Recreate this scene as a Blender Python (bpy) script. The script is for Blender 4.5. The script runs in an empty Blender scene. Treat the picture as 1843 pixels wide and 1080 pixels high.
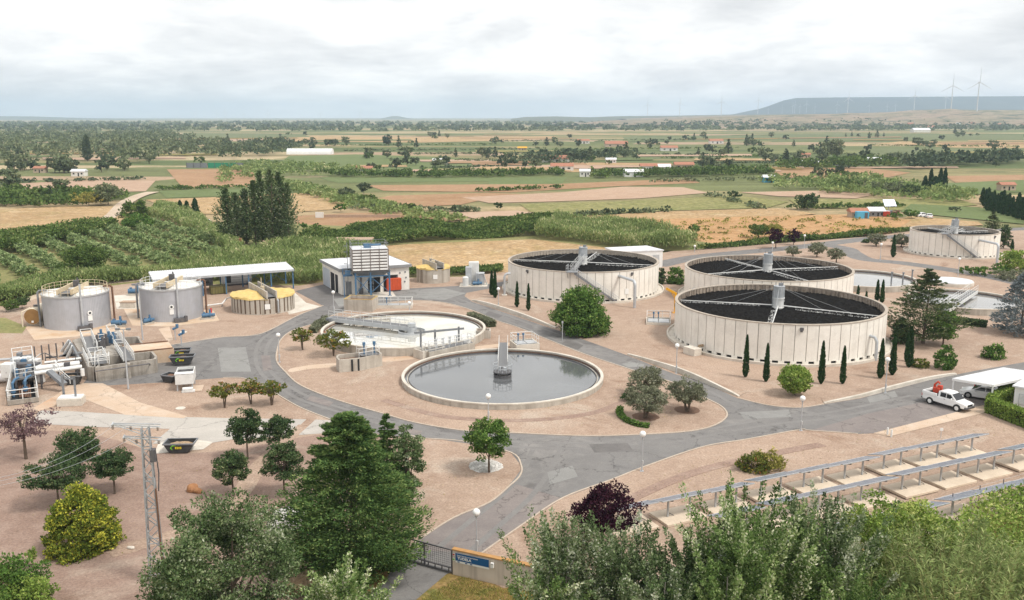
import bpy, math, random
import numpy as np
from mathutils import Vector, Matrix
R_ = math.radians
sc = bpy.context.scene
COL = sc.collection
PI = math.pi
# ------------------------------------------------------------------ camera model (photo pixels -> world)
F_, CX_, CY_, YH_, H_ = 1650.0, 921.5, 540.0, 209.0, 30.0
PITCH = math.atan((CY_ - YH_) / F_)
_c, _s = math.cos(PITCH), math.sin(PITCH)

def G(px, py, z=0.0):
    u = (px - CX_) / F_; v = (py - CY_) / F_
    dn = _s + v * _c; fw = _c - v * _s
    t = (H_ - z) / dn
    return Vector((u * t, fw * t, z))

def P3(px, py, dist):
    """point on the pixel's ray at a ground distance (Y)"""
    u = (px - CX_) / F_; v = (py - CY_) / F_
    dn = _s + v * _c; fw = _c - v * _s
    t = dist / fw
    return Vector((u * t, dist, H_ - dn * t))

def HT(px, pyb, pyt, zb=0.0):
    g = G(px, pyb, zb)
    return P3(px, pyt, g.y).z - zb

def proj(x, y, z):
    d = H_ - z
    zc = y * _c + d * _s; yc = -y * _s + d * _c
    return CX_ + F_ * x / zc, CY_ + F_ * yc / zc

def mpp(py):            # photo pixels per metre on the ground at this row
    g = G(CX_, py)
    return F_ / (g.y * _c + H_ * _s)

def circ(x0, x1, ymid, z):
    """centre and radius of a horizontal circle at height z seen between columns x0..x1 around row ymid"""
    g = G((x0 + x1) / 2, ymid, z); X, Y, R = g.x, g.y, 5.0
    th = [i * PI / 60 for i in range(120)]
    for it in range(40):
        a = [proj(X + R * math.cos(t), Y + R * math.sin(t), z) for t in th]
        ax = [q[0] for q in a]; ay = [q[1] for q in a]
        R *= (x1 - x0) / (max(ax) - min(ax))
        X += ((x0 + x1) / 2 - (max(ax) + min(ax)) / 2) / F_ * Y * .8
        Y -= (ymid - (max(ay) + min(ay)) / 2) / F_ * Y * Y / (H_ - z) * .8
    return X, Y, R

# ------------------------------------------------------------------ objects
def thing(name, label, cat, loc=(0, 0, 0), rz=0.0, group=None):
    o = bpy.data.objects.new(name, None); COL.objects.link(o)
    o.empty_display_size = .2
    o.location = loc; o.rotation_euler = (0, 0, rz)
    o['label'] = label; o['category'] = cat
    if group: o['group'] = group
    return o

def tag(o, label=None, cat=None, group=None, kind=None):
    if label: o['label'] = label
    if cat: o['category'] = cat
    if group: o['group'] = group
    if kind: o['kind'] = kind
    return o

def dup(o, parent=None, loc=None, rz=None, s=None, label=None, group=None):
    c = o.copy(); COL.objects.link(c)
    if parent is not None: c.parent = parent
    if loc is not None: c.location = loc
    if rz is not None: c.rotation_euler = (0, 0, rz)
    if s is not None: c.scale = s if hasattr(s, '__len__') else (s, s, s)
    if label: c['label'] = label
    if group: c['group'] = group
    for ch in list(o.children): dup(ch, c)
    return c

class MB:
    def __init__(self): self.v = []; self.f = []
    def add(self, vs, fs):
        n = len(self.v); self.v += [tuple(p) for p in vs]; self.f += [tuple(i + n for i in f) for f in fs]; return self
    def box(self, c, s, rz=0.0, tilt=None):
        hx, hy, hz = s[0] / 2, s[1] / 2, s[2] / 2
        vs = [Vector((x, y, z)) for z in (-hz, hz) for x, y in ((-hx, -hy), (hx, -hy), (hx, hy), (-hx, hy))]
        m = Matrix.Rotation(rz, 3, 'Z')
        if tilt is not None: m = m @ tilt
        vs = [m @ p + Vector(c) for p in vs]
        return self.add(vs, [(3, 2, 1, 0), (4, 5, 6, 7), (0, 1, 5, 4), (1, 2, 6, 5), (2, 3, 7, 6), (3, 0, 4, 7)])
    def box2(self, a, b):   # corners
        return self.box([(a[i] + b[i]) / 2 for i in range(3)], [abs(b[i] - a[i]) for i in range(3)])
    def bar(self, p0, p1, w, h=None, up=(0, 0, 1)):
        h = h or w
        p0 = Vector(p0); p1 = Vector(p1); d = (p1 - p0)
        if d.length < 1e-6: return self
        d.normalize(); up = Vector(up)
        if abs(d.dot(up)) > .98: up = Vector((1, 0, 0))
        sx = d.cross(up).normalized() * (w / 2); sy = sx.cross(d).normalized() * (h / 2)
        vs = [p0 - sx - sy, p0 + sx - sy, p0 + sx + sy, p0 - sx + sy, p1 - sx - sy, p1 + sx - sy, p1 + sx + sy, p1 - sx + sy]
        return self.add(vs, [(3, 2, 1, 0), (4, 5, 6, 7), (0, 1, 5, 4), (1, 2, 6, 5), (2, 3, 7, 6), (3, 0, 4, 7)])
    def tube(self, pts, r, n=8, caps=True):
        pts = [Vector(p) for p in pts]
        rs = r if hasattr(r, '__len__') else [r] * len(pts)
        base = len(self.v); prev = None
        for i, p in enumerate(pts):
            if i == 0: d = pts[1] - p
            elif i == len(pts) - 1: d = p - pts[i - 1]
            else: d = (pts[i + 1] - p).normalized() + (p - pts[i - 1]).normalized()
            if d.length < 1e-6: d = Vector((0, 0, 1))
            d.normalize()
            if prev is None:
                a = Vector((0, 0, 1)) if abs(d.z) < .9 else Vector((1, 0, 0))
                sx = d.cross(a).normalized()
            else:
                sx = (prev - d * prev.dot(d)).normalized()
            prev = sx; sy = d.cross(sx)
            for k in range(n):
                t = 2 * PI * k / n
                self.v.append(tuple(p + (sx * math.cos(t) + sy * math.sin(t)) * rs[i]))
        for i in range(len(pts) - 1):
            for k in range(n):
                a = base + i * n + k; b = base + i * n + (k + 1) % n
                self.f.append((a, b, b + n, a + n))
        if caps:
            self.f.append(tuple(base + k for k in reversed(range(n))))
            self.f.append(tuple(base + (len(pts) - 1) * n + k for k in range(n)))
        return self
    def lathe(self, prof, n=48, c=(0, 0, 0), a0=0, a1=2 * PI, close=True):
        base = len(self.v); full = abs(a1 - a0 - 2 * PI) < 1e-6; m = n if full else n + 1
        for k in range(m):
            t = a0 + (a1 - a0) * k / n
            for r, z in prof: self.v.append((c[0] + r * math.cos(t), c[1] + r * math.sin(t), c[2] + z))
        L = len(prof); e = L if close else L - 1
        for k in range(n):
            k2 = (k + 1) % m if full else k + 1
            for i in range(e):
                j = (i + 1) % L
                self.f.append((base + k * L + i, base + k2 * L + i, base + k2 * L + j, base + k * L + j))
        return self
    def gear(self, ro, ri, rin, n, g0, z0, z1, ph=0.0, sub=1):
        """closed ring, outer face at ro with n notches (half-angle g0) cut back to ri, inner face at rin"""
        A = []
        for k in range(n):
            a = ph + 2 * PI * k / n; A += [(a - g0, ri), (a + g0, ri)]
            for j in range(sub + 1): A.append((a + g0 + (2 * PI / n - 2 * g0) * j / sub + (1e-4 if j == 0 else -1e-4 if j == sub else 0), ro))
        b = len(self.v); m = len(A)
        for a, r in A:
            c, s = math.cos(a), math.sin(a); self.v += [(r * c, r * s, z0), (r * c, r * s, z1), (rin * c, rin * s, z1), (rin * c, rin * s, z0)]
        for k in range(m):
            p = b + 4 * k; q = b + 4 * ((k + 1) % m)
            for i in range(4): self.f.append((p + i, q + i, q + (i + 1) % 4, p + (i + 1) % 4))
        return self
    def disk(self, c, r, n=32, flip=False):
        vs = [(c[0] + r * math.cos(2 * PI * k / n), c[1] + r * math.sin(2 * PI * k / n), c[2]) for k in range(n)]
        return self.add(vs, [tuple(range(n))])
    def cyl(self, c, r, h, n=24, r2=None):
        r2 = r if r2 is None else r2
        return self.tube([c, (c[0], c[1], c[2] + h)], [r, r2], n)
    def prism(self, poly, z0, z1):
        n = len(poly)
        a = sum(poly[i][0] * poly[(i + 1) % n][1] - poly[(i + 1) % n][0] * poly[i][1] for i in range(n))
        if a < 0: poly = list(reversed(poly))
        vs = [(p[0], p[1], z0) for p in poly] + [(p[0], p[1], z1) for p in poly]
        fs = [tuple(reversed(range(n))), tuple(range(n, 2 * n))] + [(i, (i + 1) % n, (i + 1) % n + n, i + n) for i in range(n)]
        return self.add(vs, fs)
    def sphere(self, c, r, n=16, m=10, sz=1.0):
        prof = [(r * math.sin(PI * i / m) + 1e-5, -r * math.cos(PI * i / m) * sz) for i in range(m + 1)]
        return self.lathe(prof, n, c, close=False)
    def rail(self, pts, h=1.0, r=.03, every=1.6, mid=True, n=5, closed=False):
        """hand rail along a floor polyline"""
        pts = [Vector(p) for p in pts]
        if closed: pts = pts + [pts[0]]
        up = Vector((0, 0, h))
        for a, b in zip(pts[:-1], pts[1:]):
            self.tube([a + up, b + up], r, n)
            if mid: self.tube([a + up * .55, b + up * .55], r * .8, n)
            k = max(1, int(round((b - a).length / every)))
            for i in range(k): 
                q = a + (b - a) * (i / k); self.tube([q, q + up], r, n)
        self.tube([pts[-1], pts[-1] + up], r, n)
        return self
    def mesh(self, name, m, smooth=True):
        me = bpy.data.meshes.new(name); me.from_pydata(self.v, [], self.f); me.validate()
        if m is not None: me.materials.append(m)
        if smooth and len(me.polygons):
            me.polygons.foreach_set('use_smooth', [True] * len(me.polygons))
            me.set_sharp_from_angle(angle=R_(32))
        me.update(); return me
    def build(self, name, m, parent=None, label=None, loc=None, rz=None, smooth=True, bevel=0):
        o = bpy.data.objects.new(name, self.mesh(name, m, smooth)); COL.objects.link(o)
        if parent is not None: o.parent = parent
        if label: o['label'] = label
        if loc is not None: o.location = loc
        if rz is not None: o.rotation_euler = (0, 0, rz)
        if bevel:
            b = o.modifiers.new('bevel', 'BEVEL'); b.width = bevel; b.segments = 2; b.limit_method = 'ANGLE'; b.angle_limit = R_(40)
        return o

def np_mesh(name, V, Fq, m, tint=None, smooth=False):
    me = bpy.data.meshes.new(name)
    n = len(V); k = len(Fq); w = Fq.shape[1]
    me.vertices.add(n); me.vertices.foreach_set('co', np.ascontiguousarray(V, dtype=np.float32).ravel())
    me.loops.add(k * w); me.loops.foreach_set('vertex_index', np.ascontiguousarray(Fq, dtype=np.int32).ravel())
    me.polygons.add(k); me.polygons.foreach_set('loop_start', np.arange(0, k * w, w, dtype=np.int32))
    if smooth: me.polygons.foreach_set('use_smooth', np.ones(k, dtype=bool))
    if tint is not None:
        a = me.attributes.new('tint', 'FLOAT', 'FACE'); a.data.foreach_set('value', np.ascontiguousarray(tint, dtype=np.float32))
    me.update(calc_edges=True)
    if m is not None: me.materials.append(m)
    return me

def np_obj(name, me, parent=None, loc=None):
    o = bpy.data.objects.new(name, me); COL.objects.link(o)
    if parent is not None: o.parent = parent
    if loc is not None: o.location = loc
    return o

# ------------------------------------------------------------------ materials
def _new(name):
    m = bpy.data.materials.new(name); m.use_nodes = True
    nt = m.node_tree; nt.nodes.clear()
    out = nt.nodes.new('ShaderNodeOutputMaterial')
    return m, nt, out
def _ramp(nt, stops):
    r = nt.nodes.new('ShaderNodeValToRGB'); e = r.color_ramp.elements
    while len(e) < len(stops): e.new(.5)
    for i, (p, c) in enumerate(stops):
        e[i].position = p; e[i].color = (c[0], c[1], c[2], 1)
    return r
def _noise(nt, vec, scale, detail=4, rough=.6, dist=0):
    n = nt.nodes.new('ShaderNodeTexNoise'); n.inputs['Scale'].default_value = scale
    n.inputs['Detail'].default_value = detail; n.inputs['Roughness'].default_value = rough; n.inputs['Distortion'].default_value = dist
    nt.links.new(vec, n.inputs['Vector']); return n
def _map(nt, vec, scale=(1, 1, 1), rz=0.0):
    m = nt.nodes.new('ShaderNodeMapping'); m.inputs['Scale'].default_value = scale; m.inputs['Rotation'].default_value = (0, 0, rz)
    nt.links.new(vec, m.inputs['Vector']); return m.outputs['Vector']
def _mix(nt, fac, a, b, mode='MIX'):
    x = nt.nodes.new('ShaderNodeMix'); x.data_type = 'RGBA'; x.blend_type = mode
    if isinstance(fac, (int, float)): x.inputs[0].default_value = fac
    else: nt.links.new(fac, x.inputs[0])
    for s, i in ((a, 6), (b, 7)):
        if isinstance(s, (tuple, list)): x.inputs[i].default_value = (s[0], s[1], s[2], 1)
        else: nt.links.new(s, x.inputs[i])
    return x.outputs[2]
def _pos(nt, obj=False):
    if obj:
        return nt.nodes.new('ShaderNodeTexCoord').outputs['Object']
    return nt.nodes.new('ShaderNodeNewGeometry').outputs['Position']

def M(name, c1, c2=None, scale=1.0, rough=.75, metal=0.0, spec=.3, streak=None, dirt=None, fine=None, bump=0.0, stretch=(1, 1, 1), rz=0.0, coat=0.0, obj=False):
    """general surface: blotchy noise between c1,c2; streak=(colour, amount) for vertical runs; dirt=(colour, amount, scale); fine=(amount, scale)"""
    m, nt, out = _new(name)
    b = nt.nodes.new('ShaderNodeBsdfPrincipled'); nt.links.new(b.outputs[0], out.inputs[0])
    b.inputs['Roughness'].default_value = rough; b.inputs['Metallic'].default_value = metal
    b.inputs['Specular IOR Level'].default_value = spec; b.inputs['Coat Weight'].default_value = coat
    pos = _pos(nt, obj)
    if c2 is None: c2 = tuple(x * .82 for x in c1)
    n = _noise(nt, _map(nt, pos, stretch, rz), scale, 5, .6)
    col = _ramp(nt, [(.32, c1), (.68, c2)]); nt.links.new(n.outputs[0], col.inputs[0]); col = col.outputs[0]
    if dirt:
        d = _noise(nt, pos, dirt[2], 6, .65); r = _ramp(nt, [(.5, (0, 0, 0)), (.68, (dirt[1],) * 3)]); nt.links.new(d.outputs[0], r.inputs[0])
        col = _mix(nt, r.outputs[0], col, dirt[0])
    if streak:
        d = _noise(nt, _map(nt, pos, (1, 1, .06)), streak[2] if len(streak) > 2 else 2.2, 4, .6); r = _ramp(nt, [(.48, (0, 0, 0)), (.72, (streak[1],) * 3)]); nt.links.new(d.outputs[0], r.inputs[0])
        col = _mix(nt, r.outputs[0], col, streak[0])
    if fine:
        d = _noise(nt, pos, fine[1], 2, .8); r = _ramp(nt, [(.25, (1 - fine[0],) * 3), (.75, (1 + fine[0],) * 3)]); nt.links.new(d.outputs[0], r.inputs[0])
        col = _mix(nt, 1.0, col, r.outputs[0], 'MULTIPLY')
    nt.links.new(col, b.inputs['Base Color'])
    if bump:
        bn = _noise(nt, pos, (fine[1] if fine else scale * 6), 4, .7); bp = nt.nodes.new('ShaderNodeBump')
        bp.inputs['Strength'].default_value = bump; bp.inputs['Distance'].default_value = .05
        nt.links.new(bn.outputs[0], bp.inputs['Height']); nt.links.new(bp.outputs[0], b.inputs['Normal'])
    return m

def M_ground(name, cols, scales, fine=(.25, 3.0), patch=None, rows=None, patch2=None, bump=.35):
    """ground: three-colour mix over large / medium noise with speckle; rows=(period m, angle, amount)"""
    m, nt, out = _new(name)
    b = nt.nodes.new('ShaderNodeBsdfPrincipled'); nt.links.new(b.outputs[0], out.inputs[0])
    b.inputs['Roughness'].default_value = .95; b.inputs['Specular IOR Level'].default_value = .12
    pos = _pos(nt)
    n1 = _noise(nt, pos, scales[0], 5, .6, .4); n2 = _noise(nt, pos, scales[1], 5, .7)
    r1 = _ramp(nt, [(.36, cols[0]), (.64, cols[1])]); nt.links.new(n1.outputs[0], r1.inputs[0])
    r2 = _ramp(nt, [(.45, (0, 0, 0)), (.7, (.75,) * 3)]); nt.links.new(n2.outputs[0], r2.inputs[0])
    col = _mix(nt, r2.outputs[0], r1.outputs[0], cols[2])
    for pt in (patch, patch2):
        if pt:
            d = _noise(nt, pos, pt[2], 7, .7, .6); r = _ramp(nt, [(pt[3], (0, 0, 0)), (pt[3] + .1, (pt[1],) * 3)]); nt.links.new(d.outputs[0], r.inputs[0])
            col = _mix(nt, r.outputs[0], col, pt[0])
    if rows:
        v = _map(nt, pos, (1, 1, 1), rows[1]); w = nt.nodes.new('ShaderNodeTexWave'); w.wave_type = 'BANDS'; w.bands_direction = 'Y'
        w.inputs['Scale'].default_value = .314 / rows[0]; w.inputs['Distortion'].default_value = 1.5; w.inputs['Detail'].default_value = 2; w.inputs['Detail Scale'].default_value = .3
        nt.links.new(v, w.inputs['Vector'])
        r = _ramp(nt, [(.2, (1 - rows[2],) * 3), (.8, (1 + rows[2] * .5,) * 3)]); nt.links.new(w.outputs[0], r.inputs[0])
        col = _mix(nt, 1.0, col, r.outputs[0], 'MULTIPLY')
    d = _noise(nt, pos, fine[1], 3, .85); r = _ramp(nt, [(.3, (1 - fine[0],) * 3), (.7, (1 + fine[0],) * 3)]); nt.links.new(d.outputs[0], r.inputs[0])
    col = _mix(nt, 1.0, col, r.outputs[0], 'MULTIPLY')
    nt.links.new(col, b.inputs['Base Color'])
    if bump:
        bp = nt.nodes.new('ShaderNodeBump'); bp.inputs['Strength'].default_value = bump; bp.inputs['Distance'].default_value = .08
        nt.links.new(d.outputs[0], bp.inputs['Height']); nt.links.new(bp.outputs[0], b.inputs['Normal'])
    return m

LEAF_GAIN = {'golden_foliage': 1.5, 'purple_foliage': 1.2, 'cane_foliage': 1.8, 'hedge_foliage': 1.5, 'woodland_foliage': 2.1, 'conifer_foliage': 2.0, 'bright_foliage': 1.5, 'poplar_foliage': 1.5, 'silver_foliage': 1.3, 'olive_foliage': 1.5, 'farm_tree_foliage': 1.9, 'dark_foliage': 1.6, 'green_foliage': 1.65, 'cypress_foliage': 1.4, 'orchard_foliage': 2.0, 'pine_foliage': 1.5}
def M_leaf(name, stops, trans=.3, jitter=.12, gloss=.0):
    """foliage: per-leaf tint through a ramp, a little per-tree shift, some light passing through"""
    m, nt, out = _new(name)
    a = nt.nodes.new('ShaderNodeAttribute'); a.attribute_name = 'tint'
    oi = nt.nodes.new('ShaderNodeObjectInfo')
    ad = nt.nodes.new('ShaderNodeMath'); ad.operation = 'MULTIPLY_ADD'; ad.inputs[1].default_value = jitter; ad.inputs[2].default_value = -jitter / 2
    nt.links.new(oi.outputs['Random'], ad.inputs[0])
    su = nt.nodes.new('ShaderNodeMath'); su.operation = 'ADD'; nt.links.new(a.outputs['Fac'], su.inputs[0]); nt.links.new(ad.outputs[0], su.inputs[1])
    k_ = LEAF_GAIN.get(name, 1.5)
    r = _ramp(nt, [(p, (min(c[0] * k_ * 1.05, .7), min(c[1] * k_ * .97, .7), min(c[2] * k_ * 1.12, .6))) for p, c in stops]); nt.links.new(su.outputs[0], r.inputs[0])
    d = nt.nodes.new('ShaderNodeBsdfDiffuse'); t = nt.nodes.new('ShaderNodeBsdfTranslucent')
    nt.links.new(r.outputs[0], d.inputs[0]); nt.links.new(r.outputs[0], t.inputs[0])
    x = nt.nodes.new('ShaderNodeMixShader'); x.inputs[0].default_value = trans * .6
    nt.links.new(d.outputs[0], x.inputs[1]); nt.links.new(t.outputs[0], x.inputs[2]); sh = x.outputs[0]
    if gloss:
        g = nt.nodes.new('ShaderNodeBsdfGlossy'); g.inputs['Roughness'].default_value = .45; g.inputs[0].default_value = (.8, .85, .8, 1)
        y = nt.nodes.new('ShaderNodeMixShader'); y.inputs[0].default_value = gloss
        nt.links.new(sh, y.inputs[1]); nt.links.new(g.outputs[0], y.inputs[2]); sh = y.outputs[0]
    nt.links.new(sh, out.inputs[0])
    return m
# ================================================================== materials
concrete = M('concrete', (.52, .48, .42), (.40, .36, .31), .8, .9, streak=((.20, .17, .13), .55, 1.6), fine=(.12, 9))
concrete_pale = M('pale_concrete', (.68, .63, .555), (.56, .515, .45), .6, .9, dirt=((.34, .29, .22), .5, .35), fine=(.10, 6))
concrete_rust = M('stained_concrete', (.62, .52, .42), (.55, .40, .27), .22, .9, dirt=((.45, .24, .11), .6, .3), fine=(.10, 6))
concrete_dark = M('weathered_concrete', (.42, .385, .34), (.29, .26, .225), .9, .9, streak=((.14, .115, .09), .7, 1.6), fine=(.15, 9))
panel_white = M('white_precast_concrete', (.84, .80, .735), (.77, .73, .665), .5, .85, streak=((.56, .52, .465), .4, .9), fine=(.06, 5), dirt=((.52, .48, .42), .3, .55))
joint_dark = M('joint_stain', (.34, .32, .29), (.22, .20, .18), 1.2, .9, stretch=(1, 1, .3))
rim_brown = M('crusted_rim', (.42, .36, .30), (.26, .20, .15), 3.0, .95, streak=((.05, .045, .04), .8, 3.0))
rim_cap = M('rim_cap', (.50, .44, .37), (.34, .29, .24), 2.5, .9)
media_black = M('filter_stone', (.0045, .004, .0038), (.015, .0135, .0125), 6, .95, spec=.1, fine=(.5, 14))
galv = M('galvanised_steel', (.56, .58, .60), (.44, .46, .48), 1.5, .5, .35, .4)
galv_white = M('pale_painted_steel', (.76, .76, .75), (.64, .64, .62), 1.5, .5, .1, .4)
steel_dark = M('dark_steel', (.10, .10, .11), (.17, .16, .16), 3, .55, .4)
steel_grey = M('grey_steel', (.27, .28, .30), (.20, .21, .22), 3, .55, .3)
grating = M('steel_grating', (.24, .24, .25), (.16, .16, .16), 20, .6, .3)
blue_paint = M('blue_paint', (.06, .14, .25), (.08, .18, .30), 2, .5, dirt=((.2, .2, .2), .4, 2))
white_paint = M('white_paint', (.80, .80, .79), (.72, .72, .71), .6, .5)
roof_sheet = M('pale_roof_sheet', (.72, .73, .75), (.62, .63, .66), .5, .6, dirt=((.4, .4, .4), .3, .4))
yellow_paint = M('yellow_paint', (.78, .40, .02), (.70, .34, .02), 3, .5)
cover_yellow = M('yellow_tarpaulin', (.66, .50, .20), (.56, .40, .14), 1.2, .7, dirt=((.45, .30, .10), .5, 1.1))
corrugated = M('grey_cladding', (.50, .51, .55), (.43, .44, .47), .8, .5, .2, .4, streak=((.40, .39, .40), .3, 1.3))
tank_lid = M('white_tank_lid', (.80, .79, .77), (.66, .64, .60), .9, .7, dirt=((.40, .33, .25), .6, .8))
beam_tan = M('tan_beam', (.66, .56, .40), (.55, .45, .30), 1.4, .8, dirt=((.3, .2, .1), .4, 2))
tan_plastic = M('tan_fibreglass', (.70, .62, .48), (.62, .53, .40), 1.0, .5)
brown_end = M('brown_tank_end', (.30, .17, .06), (.24, .13, .05), 2, .5)
skip_black = M('black_skip_paint', (.035, .037, .04), (.06, .06, .06), 2, .55)
rust = M('rust', (.22, .12, .07), (.13, .07, .05), 4, .9)
rubble = M('skip_waste', (.45, .33, .22), (.25, .17, .10), 6, .95)
dark_hole = M('dark_opening', (.02, .02, .022), (.03, .03, .03), 2, .9)
glass_dark = M('dark_glass', (.02, .022, .025), (.03, .03, .034), 2, .08, spec=.6)
rubber = M('rubber', (.02, .02, .02), (.03, .03, .03), 4, .8)
car_white = M('white_car_paint', (.82, .82, .82), (.80, .80, .80), 2, .3, coat=.6)
car_black = M('black_car_paint', (.02, .021, .024), (.025, .025, .028), 2, .3, coat=.6)
chrome_rim = M('alloy_rim', (.55, .55, .56), (.45, .45, .46), 5, .35, .7)
lamp_glass = M('globe_glass', (.86, .86, .84), (.82, .82, .80), 2, .25, spec=.5)
red_paint = M('red_paint', (.55, .07, .03), (.42, .05, .03), 3, .5)
orange_red = M('orange_red_door', (.62, .10, .035), (.55, .085, .03), 2, .5)
brick_red = M('old_brick', (.42, .18, .10), (.32, .13, .08), 2.5, .95, fine=(.25, 5))
brick_tan = M('tan_rubble_wall', (.45, .33, .24), (.36, .25, .18), 2, .95, fine=(.25, 4))
bark = M('bark', (.16, .12, .09), (.10, .075, .055), 4, .95)
bark_grey = M('pale_bark', (.30, .27, .23), (.20, .18, .15), 4, .95)
slat_white = M('white_slat', (.84, .83, .81), (.74, .73, .71), 1.2, .6)
slat_brown = M('slat_frame', (.22, .18, .16), (.15, .13, .12), 2, .8)
solar_cell = M('solar_cell', (.28, .31, .37), (.22, .25, .31), 6, .25, .2, .6)
alu = M('aluminium', (.60, .61, .62), (.52, .53, .54), 2, .4, .5)
sign_blue = M('sign_blue', (.01, .085, .23), (.012, .095, .25), 1, .4)
sign_white = M('sign_white', (.82, .82, .80), (.78, .78, .76), 1, .5)
sign_red = M('sign_red', (.6, .05, .05), (.5, .05, .05), 1, .5)
orange_cap = M('orange_wall_cap', (.50, .27, .10), (.40, .22, .09), 2, .9, dirt=((.3, .2, .1), .4, 2))
logo_green = M('logo_green', (.12, .34, .04), (.18, .52, .03), 1, .5)
logo_yellow = M('logo_yellow', (.50, .40, .04), (.75, .58, .02), 1, .5)
stone_white = M('white_stones', (.74, .72, .69), (.52, .49, .45), 4, .9, fine=(.35, 5))
rock_orange = M('orange_rock', (.42, .22, .10), (.30, .14, .07), 2.5, .95, fine=(.2, 5))
mulch = M('mulch', (.20, .12, .08), (.14, .085, .06), 3, .95, fine=(.35, 6))
plastic_white = M('white_sheeting', (.80, .80, .79), (.70, .70, .69), .3, .6)
tile_red = M('red_roof_tile', (.42, .20, .13), (.34, .15, .10), 1, .9)
house_white = M('white_render', (.76, .74, .70), (.66, .63, .58), .3, .9)
house_tan = M('tan_render', (.50, .40, .30), (.42, .33, .25), .3, .9)
house_blue = M('blue_sheeting', (.08, .36, .55), (.10, .40, .58), .3, .6)

gravel = M_ground('gravel_mat', [(.405, .298, .228), (.325, .232, .176), (.45, .342, .268)], (.06, .8), (.34, 5.0), patch=((.26, .17, .12), .75, .13, .56), patch2=((.45, .37, .30), .75, .09, .55))
gravel_dark = M_ground('brown_gravel_mat', [(.315, .222, .178), (.265, .182, .145), (.36, .265, .215)], (.05, .7), (.28, 5.0), patch=((.21, .14, .105), .7, .16, .58), patch2=((.39, .31, .25), .7, .11, .55))
asphalt = M_ground('asphalt_mat', [(.212, .204, .198), (.170, .162, .158), (.235, .225, .216)], (.06, .6), (.12, 6), patch=((.27, .256, .243), .75, .10, .55), patch2=((.135, .127, .123), .8, .22, .56), bump=.1)
asphalt_brown = M_ground('brown_asphalt_mat', [(0.240, 0.210, 0.198), (0.198, 0.174, 0.168), (0.270, 0.240, 0.222)], (.06, .6), (.10, 6), patch=((0.300, 0.264, 0.240), .6, .12, .58), bump=.1)
asphalt_patch = M_ground('asphalt_patch_mat', [(0.270, 0.267, 0.255), (0.230, 0.224, 0.216), (0.299, 0.293, 0.282)], (.1, .7), (.08, 6), bump=.1)
asphalt_dark = M_ground('dark_asphalt_mat', [(0.168, 0.158, 0.156), (0.132, 0.126, 0.120), (0.204, 0.192, 0.186)], (.1, .7), (.10, 6), bump=.1)
drive_grey = M_ground('concrete_drive_mat', [(.46, .43, .39), (.40, .37, .34), (.52, .48, .44)], (.06, .5), (.08, 5),
                  patch=((.34, .30, .27), .6, .15, .60), bump=.1)
drive_tan = M_ground('tan_drive_mat', [(.56, .44, .34), (.50, .37, .27), (.60, .50, .41)], (.09, .4), (.08, 5),
                  patch=((.55, .30, .17), .6, .09, .60), bump=.1)
def cracks(m, scale, width, amt):
    nt = m.node_tree; b = next(n for n in nt.nodes if n.type == 'BSDF_PRINCIPLED'); src = b.inputs['Base Color'].links[0].from_socket; pos = _pos(nt)
    nz = _noise(nt, pos, .5, 4, .7); mv = nt.nodes.new('ShaderNodeMix'); mv.data_type = 'VECTOR'; mv.inputs[0].default_value = .12; va = nt.nodes.new('ShaderNodeVectorMath'); va.operation = 'MULTIPLY_ADD'; va.inputs[1].default_value = (3, 3, 0); nt.links.new(nz.outputs[1], va.inputs[0]); nt.links.new(pos, va.inputs[2])
    v = nt.nodes.new('ShaderNodeTexVoronoi'); v.feature = 'DISTANCE_TO_EDGE'; v.inputs['Scale'].default_value = scale; nt.links.new(va.outputs[0], v.inputs['Vector'])
    r = _ramp(nt, [(0, (1 - amt,) * 3), (width, (1, 1, 1))]); nt.links.new(v.outputs['Distance'], r.inputs[0])
    nt.links.new(_mix(nt, 1.0, src, r.outputs[0], 'MULTIPLY'), b.inputs['Base Color'])
for m_ in (asphalt, asphalt_brown, asphalt_patch): cracks(m_, .17, .014, .42)
cracks(drive_grey, .12, .01, .4); cracks(drive_tan, .14, .008, .3)
kerb_mat = M('kerb', (.52, .44, .36), (.44, .36, .29), 1.2, .9, fine=(.12, 6))

dry_grass = M_ground('dry_grass_mat', [(.30, .19, .075), (.22, .16, .055), (.36, .235, .11)], (.12, .9), (.40, 3.5),
                  patch=((.13, .15, .04), .8, .25, .54))
wild_green = M_ground('wild_green_mat', [(.21, .205, .085), (.27, .245, .11), (.15, .175, .06)], (.03, .3), (.35, 2.0), patch=((.34, .25, .12), .7, .05, .56))
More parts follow.
